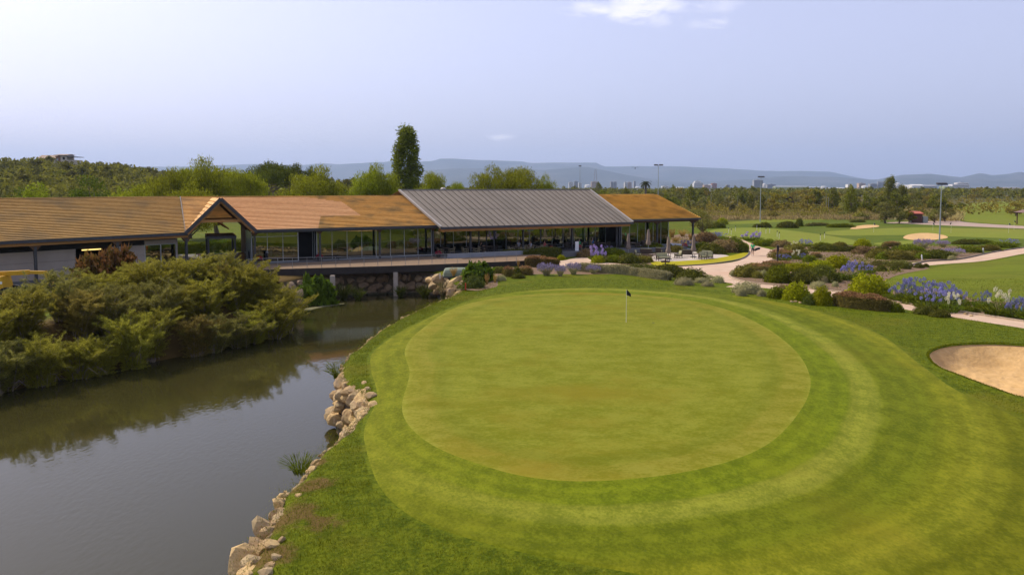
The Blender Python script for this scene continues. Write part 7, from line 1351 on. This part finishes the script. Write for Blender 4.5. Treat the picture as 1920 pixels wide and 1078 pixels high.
for y in (-.2, .8): MB().box(5.1, 6.2, y, y+.12, .92, .98).build('fork', M_BLACK, tl)
MB().box(1.0, 1.45, -.975, -.965, 1.45, 1.75).build('plate', M_WHITE, tl)
for x in (-1.3, 1.7):
    for y in (-1.05, .75): b_ = MB(); b_.tube([(x, y, .6), (x, y+.35, .6)], .6, 18); w_ = b_.build('wheel', M_BLACK, tl); MB().tube([(x, y-.02, .6), (x, y+.1, .6)], .28, 12).build('rim', M_YEL, w_)
p = G(1720.5, 418); hut = thing('wooden_hut', 'small dark wooden hut with red roof by the olives', 'hut', (p.x, p.y+1, 0), R(-12)); M_HUT = mat('hut_boards', (.085, .04, .028), (.115, .058, .04), scale=4, rough=.8)
for i in range(9): MB().box(-1.2+.267*i, -1.2+.267*i+.25, -1.2, -1.14, 0, 2.3).build('board', M_HUT, hut); MB().box(1.14, 1.2, -1.13+.26*i, -1.13+.26*i+.245, 0, 2.3).build('board', M_HUT, hut)
MB().box(-1.17, 1.13, -1.13, 1.2, 0, 2.28).build('wall', M_DARK, hut); MB().hexa([(-1.45, -1.5, 2.25), (1.45, -1.5, 2.25), (1.45, 1.5, 2.75), (-1.45, 1.5, 2.75)], [(-1.45, -1.5, 2.37), (1.45, -1.5, 2.37), (1.45, 1.5, 2.9), (-1.45, 1.5, 2.9)]).build('roof', mat('hut_red_roof', (.33, .085, .05), (.40, .11, .065), scale=3, rough=.8), hut); MB().box(-.45, .45, -1.24, -1.205, .05, 2.0).build('door', M_HUT, hut)
MB().box(1.5, 2.6, -.9, .9, 0, 1.6).build('side_tank', mat('grey_tank', (.30, .34, .30), rough=.6), hut)
p = G(1925, 421); o = thing('roof_shelter', 'open shelter with brown hip roof cut by the right photo edge', 'shelter', (p.x, p.y, 0)); M_SHR = mat('shelter_roof', (.16, .10, .085), rough=.8)
for x in (-1.4, 1.4):
    for y in (-1.4, 1.4): MB().box(x-.1, x+.1, y-.1, y+.1, 0, 2.9).build('post', M_TIMBD, o)
MB().add([(-2, -2, 2.9), (2, -2, 2.9), (2, 2, 2.9), (-2, 2, 2.9), (0, 0, 3.9)], [(0, 1, 4), (1, 2, 4), (2, 3, 4), (3, 0, 4), (3, 2, 1, 0)]).build('roof', M_SHR, o)
o = thing('bird', 'small dark bird flying before the mountains', 'bird', AT(1190, 160, ZY(316, 160))); MB().lathe([(.02, -.2), (.09, -.05), (.08, .1), (.02, .25)], 8).build('body', M_BLACK, o)
for s1 in (-1, 1): MB().add([(0, -.1, .05), (0, .12, .05), (.55*s1, .1, .28), (.95*s1, .0, .12), (.5*s1, -.08, .22)], [(0, 1, 2, 4), (4, 2, 3)]).build('wing', M_BLACK, o)
# ================================================================== HILL HOUSE AND FAR TOWN
hx = AT(105, 432); hzz = zg(hx.x, hx.y); hs_ = thing('hill_house', 'pale house with long brown roofs on the crest of the wooded hill', 'house', (hx.x, hx.y, hzz+6.8), 0); M_CRM = mat('cream_wall', (.50, .44, .34), (.56, .5, .4), scale=.3, rough=.9); M_BRK = mat('brick_wall', (.26, .15, .10), rough=.9); M_HRF = mat('hill_roof', (.28, .20, .14), (.34, .25, .18), scale=.5, rough=.9)
for x0, x1, z0, z1, m in ((-9, 1, -5, 1.4, M_CRM), (1, 4, -5, 3.0, M_BRK), (4, 8, -5, 3.4, M_CRM), (8, 13, -5, .6, M_CRM)): MB().box(x0, x1, 0, 7, z0, z1).build('wall', m, hs_)
for x0, x1, z, h in ((-10, 2, 1.4, 2.2), (.5, 8.6, 3.3, .9)): r_ = MB().hexa([(x0, -1.2, z), (x1, -1.2, z), (x1, 8, z+.2), (x0, 8, z+.2)], [(x0+.4, -1.2, z+.25), (x1, -1.2, z+.25), (x1, 4, z+h), (x0+.4, 4, z+h)]).build('roof', M_HRF, hs_)
MB().box(8, 14.5, -1.5, 6, 2.2, 2.5).build('roof', M_DKMET, hs_); MB().box(1.3, 2.6, -.06, .02, -1.4, 1.6).build('window', M_MULL, hs_); MB().box(5.3, 6.6, -.06, .02, .8, 2.3).build('window', M_DARK, hs_)
for x in (-7, -4.6, -2.2): MB().box(x, x+1.4, -.06, .02, -.9, .7).build('window', M_DARK, hs_)
M_TW = [mat('town_white', (.62, .60, .56), rough=.8), mat('town_grey', (.28, .28, .29), rough=.8), mat('town_tan', (.46, .33, .24), rough=.8), mat('town_green', (.30, .34, .14), rough=.8), mat('town_red', (.36, .16, .10), rough=.8)]
def block(px0, px1, top, D_, mi, lab, kind='block', name='far_building'):
    x0, x1 = AT(px0, D_).x, AT(px1, D_).x; H_ = ZY(top, D_); c = (x0+x1)/2; w = (x1-x0)/2; lab += ' in the distant town' if 'town' not in lab else ''; o = thing(name, lab, 'building' if kind != 'tank' else 'tank', (c, D_, 0))
    if kind == 'tank': MB().lathe([(w, 0), (w, H_*.86), (w*.7, H_*.95), (w*.05, H_)], 20).build('shell', M_TW[mi], o, True); MB().lathe([(w*1.02, 0), (w*1.02, H_*.02)], 20, (0, 0, H_*.84)).build('rim', M_TW[1], o)
    elif kind == 'silos':
        for i in range(5): q = -w+2*w*(i+.5)/5; MB().lathe([(w/5*.95, 0), (w/5*.95, H_*.95), (.5, H_)], 12, (q, 0, 0)).build('silo', M_TW[mi], o, True)
    elif kind == 'shed': MB().box(-w, w, -15, 15, 0, H_*.8).build('wall', M_TW[mi], o); MB().add([(-w, -15, H_*.8), (w, -15, H_*.8), (w, 15, H_*.8), (-w, 15, H_*.8), (-w, 0, H_), (w, 0, H_)], [(0, 1, 5, 4), (2, 3, 4, 5), (1, 2, 5), (3, 0, 4)]).build('roof', M_TW[1 if mi else 0], o)
    elif kind == 'mast':
        for a, b_ in ((-w, -w), (w, -w), (w, w), (-w, w)): MB().tube([(a, b_, 0), (a*.25, b_*.25, H_)], 1.0, 5).build('leg', M_TW[1], o)
        for k in range(8): z = H_*k/8; q = w*(1-.75*k/8); q2 = w*(1-.75*(k+1)/8); MB().tube([(-q, -q, z), (q2, -q2, H_*(k+1)/8)], .6, 4).build('brace', M_TW[1], o)
    else:
        MB().box(-w, w, -10, 10, 0, H_).build('wall', M_TW[mi], o); n_ = max(2, int(H_/4))
        for k in range(1, n_): MB().box(-w*.92, w*.92, -10.25, -10.02, H_*k/n_, H_*k/n_+1.4).build('window_band', M_DARK, o)
        MB().box(-w*.3, w*.3, -5, 5, H_, H_+2.5).build('roof_house', M_TW[1], o)
for a in [(1066,1074,342,3000,0,'white refinery block far left in the town'),(1076,1083,340,3100,1,'grey refinery tower'),(1084,1090,343,3000,0,'white refinery tower'),(1096,1108,346,2900,0,'low white refinery tank','tank'),(1108,1122,341,3000,2,'tan refinery block'),(1112,1120,318,3050,1,'lattice chimney mast above the refinery','mast','far_mast'),(1144,1149,341,3200,1,'left of twin grey tower blocks'),(1150,1155,341,3200,1,'right of twin grey tower blocks'),(1170,1176,342,3200,0,'left of twin pale tower blocks'),(1177,1183,342,3200,2,'right of twin pale tower blocks'),(1187,1191,340,3300,1,'slim grey tower block'),(1190,1200,350,2700,0,'small white tank near the palm','tank'),(1299,1317,343,2900,0,'white stepped block beyond the scrub'),(1301,1312,340,2920,0,'white upper block behind the stepped one'),(1318,1330,347,2700,2,'tan church-like block'),(1324,1334,346,2800,0,'white tank beside the tan block','tank'),(1333,1342,344,2900,4,'red-brown block'),(1360,1366,347,3000,1,'small grey block right of the red-brown one'),(1411,1428,338,2900,1,'grey tower block behind the far light pole'),(1429,1435,344,2800,0,'small white tank beside the grey tower','tank'),(1436,1452,346,3000,1,'long dark low block'),(1450,1510,349,2800,3,'long yellow-green shed','shed'),(1512,1535,350,2900,1,'low grey shed','shed'),(1538,1548,349,2700,0,'white tank in the middle of the plant','tank'),(1550,1580,352,2700,0,'long white low shed','shed'),(1586,1595,346,2700,0,'white cube building'),(1607,1619,344,2900,2,'tan plant building'),(1614,1626,348,2700,0,'white domed tank before the tan building','tank'),(1628,1642,345,2900,1,'grey plant block'),(1643,1657,340,2800,1,'row of grey silos','silos'),(1658,1672,345,2700,0,'white tank left of the tall tree','tank'),(1676,1686,343,2700,0,'white tank right of the tall tree','tank'),(1692,1704,347,2700,0,'pale shed right of the tanks','shed'),(1704,1726,346,2500,0,'large white factory hall','shed'),(1726,1750,347,2500,1,'grey factory hall','shed'),(1764,1780,348,2300,3,'green factory hall behind the light pole','shed'),(1780,1812,346,2300,0,'white stepped factory at the right'),(1790,1810,343,2320,0,'white upper storey of the stepped factory'),(1835,1850,351,2500,2,'tan house cluster at the right','shed'),(1880,1905,351,2600,2,'far tan roofs at the right edge','shed'),(1240,1252,349,2700,0,'small white block behind the light pole'),(1262,1280,351,2900,0,'long white shed beyond the trees','shed')]: block(*a)
# long leaning boulder at the near corner of the bank
for px, py, z, sx, sy, sz in ((488,1040,-.75,.5,.42,.75),(500,1000,-.6,.4,.36,.6),(470,1076,-1.0,.6,.5,.9),(530,955,-.55,.34,.3,.5)):
    p = G(px, py, z); o = stone(bw, (p.x, p.y, z), sx, sy, sz, rr); o.rotation_euler = (.2, -.35, rr.uniform(-.5, .5))
for o in COL.objects:
    if o.type == 'MESH' and o.parent and o.name.split('.')[0] in ('new_growth', 'flower_heads', 'flower_spikes', 'flowers', 'blades', 'reeds'): o['kind'] = 'stuff'
# keep only plants that were placed
for o in list(COL.objects):
    if o.type == 'EMPTY' and o.parent is None and 'label' not in o:
        for c in list(o.children): bpy.data.objects.remove(c)
        bpy.data.objects.remove(o)
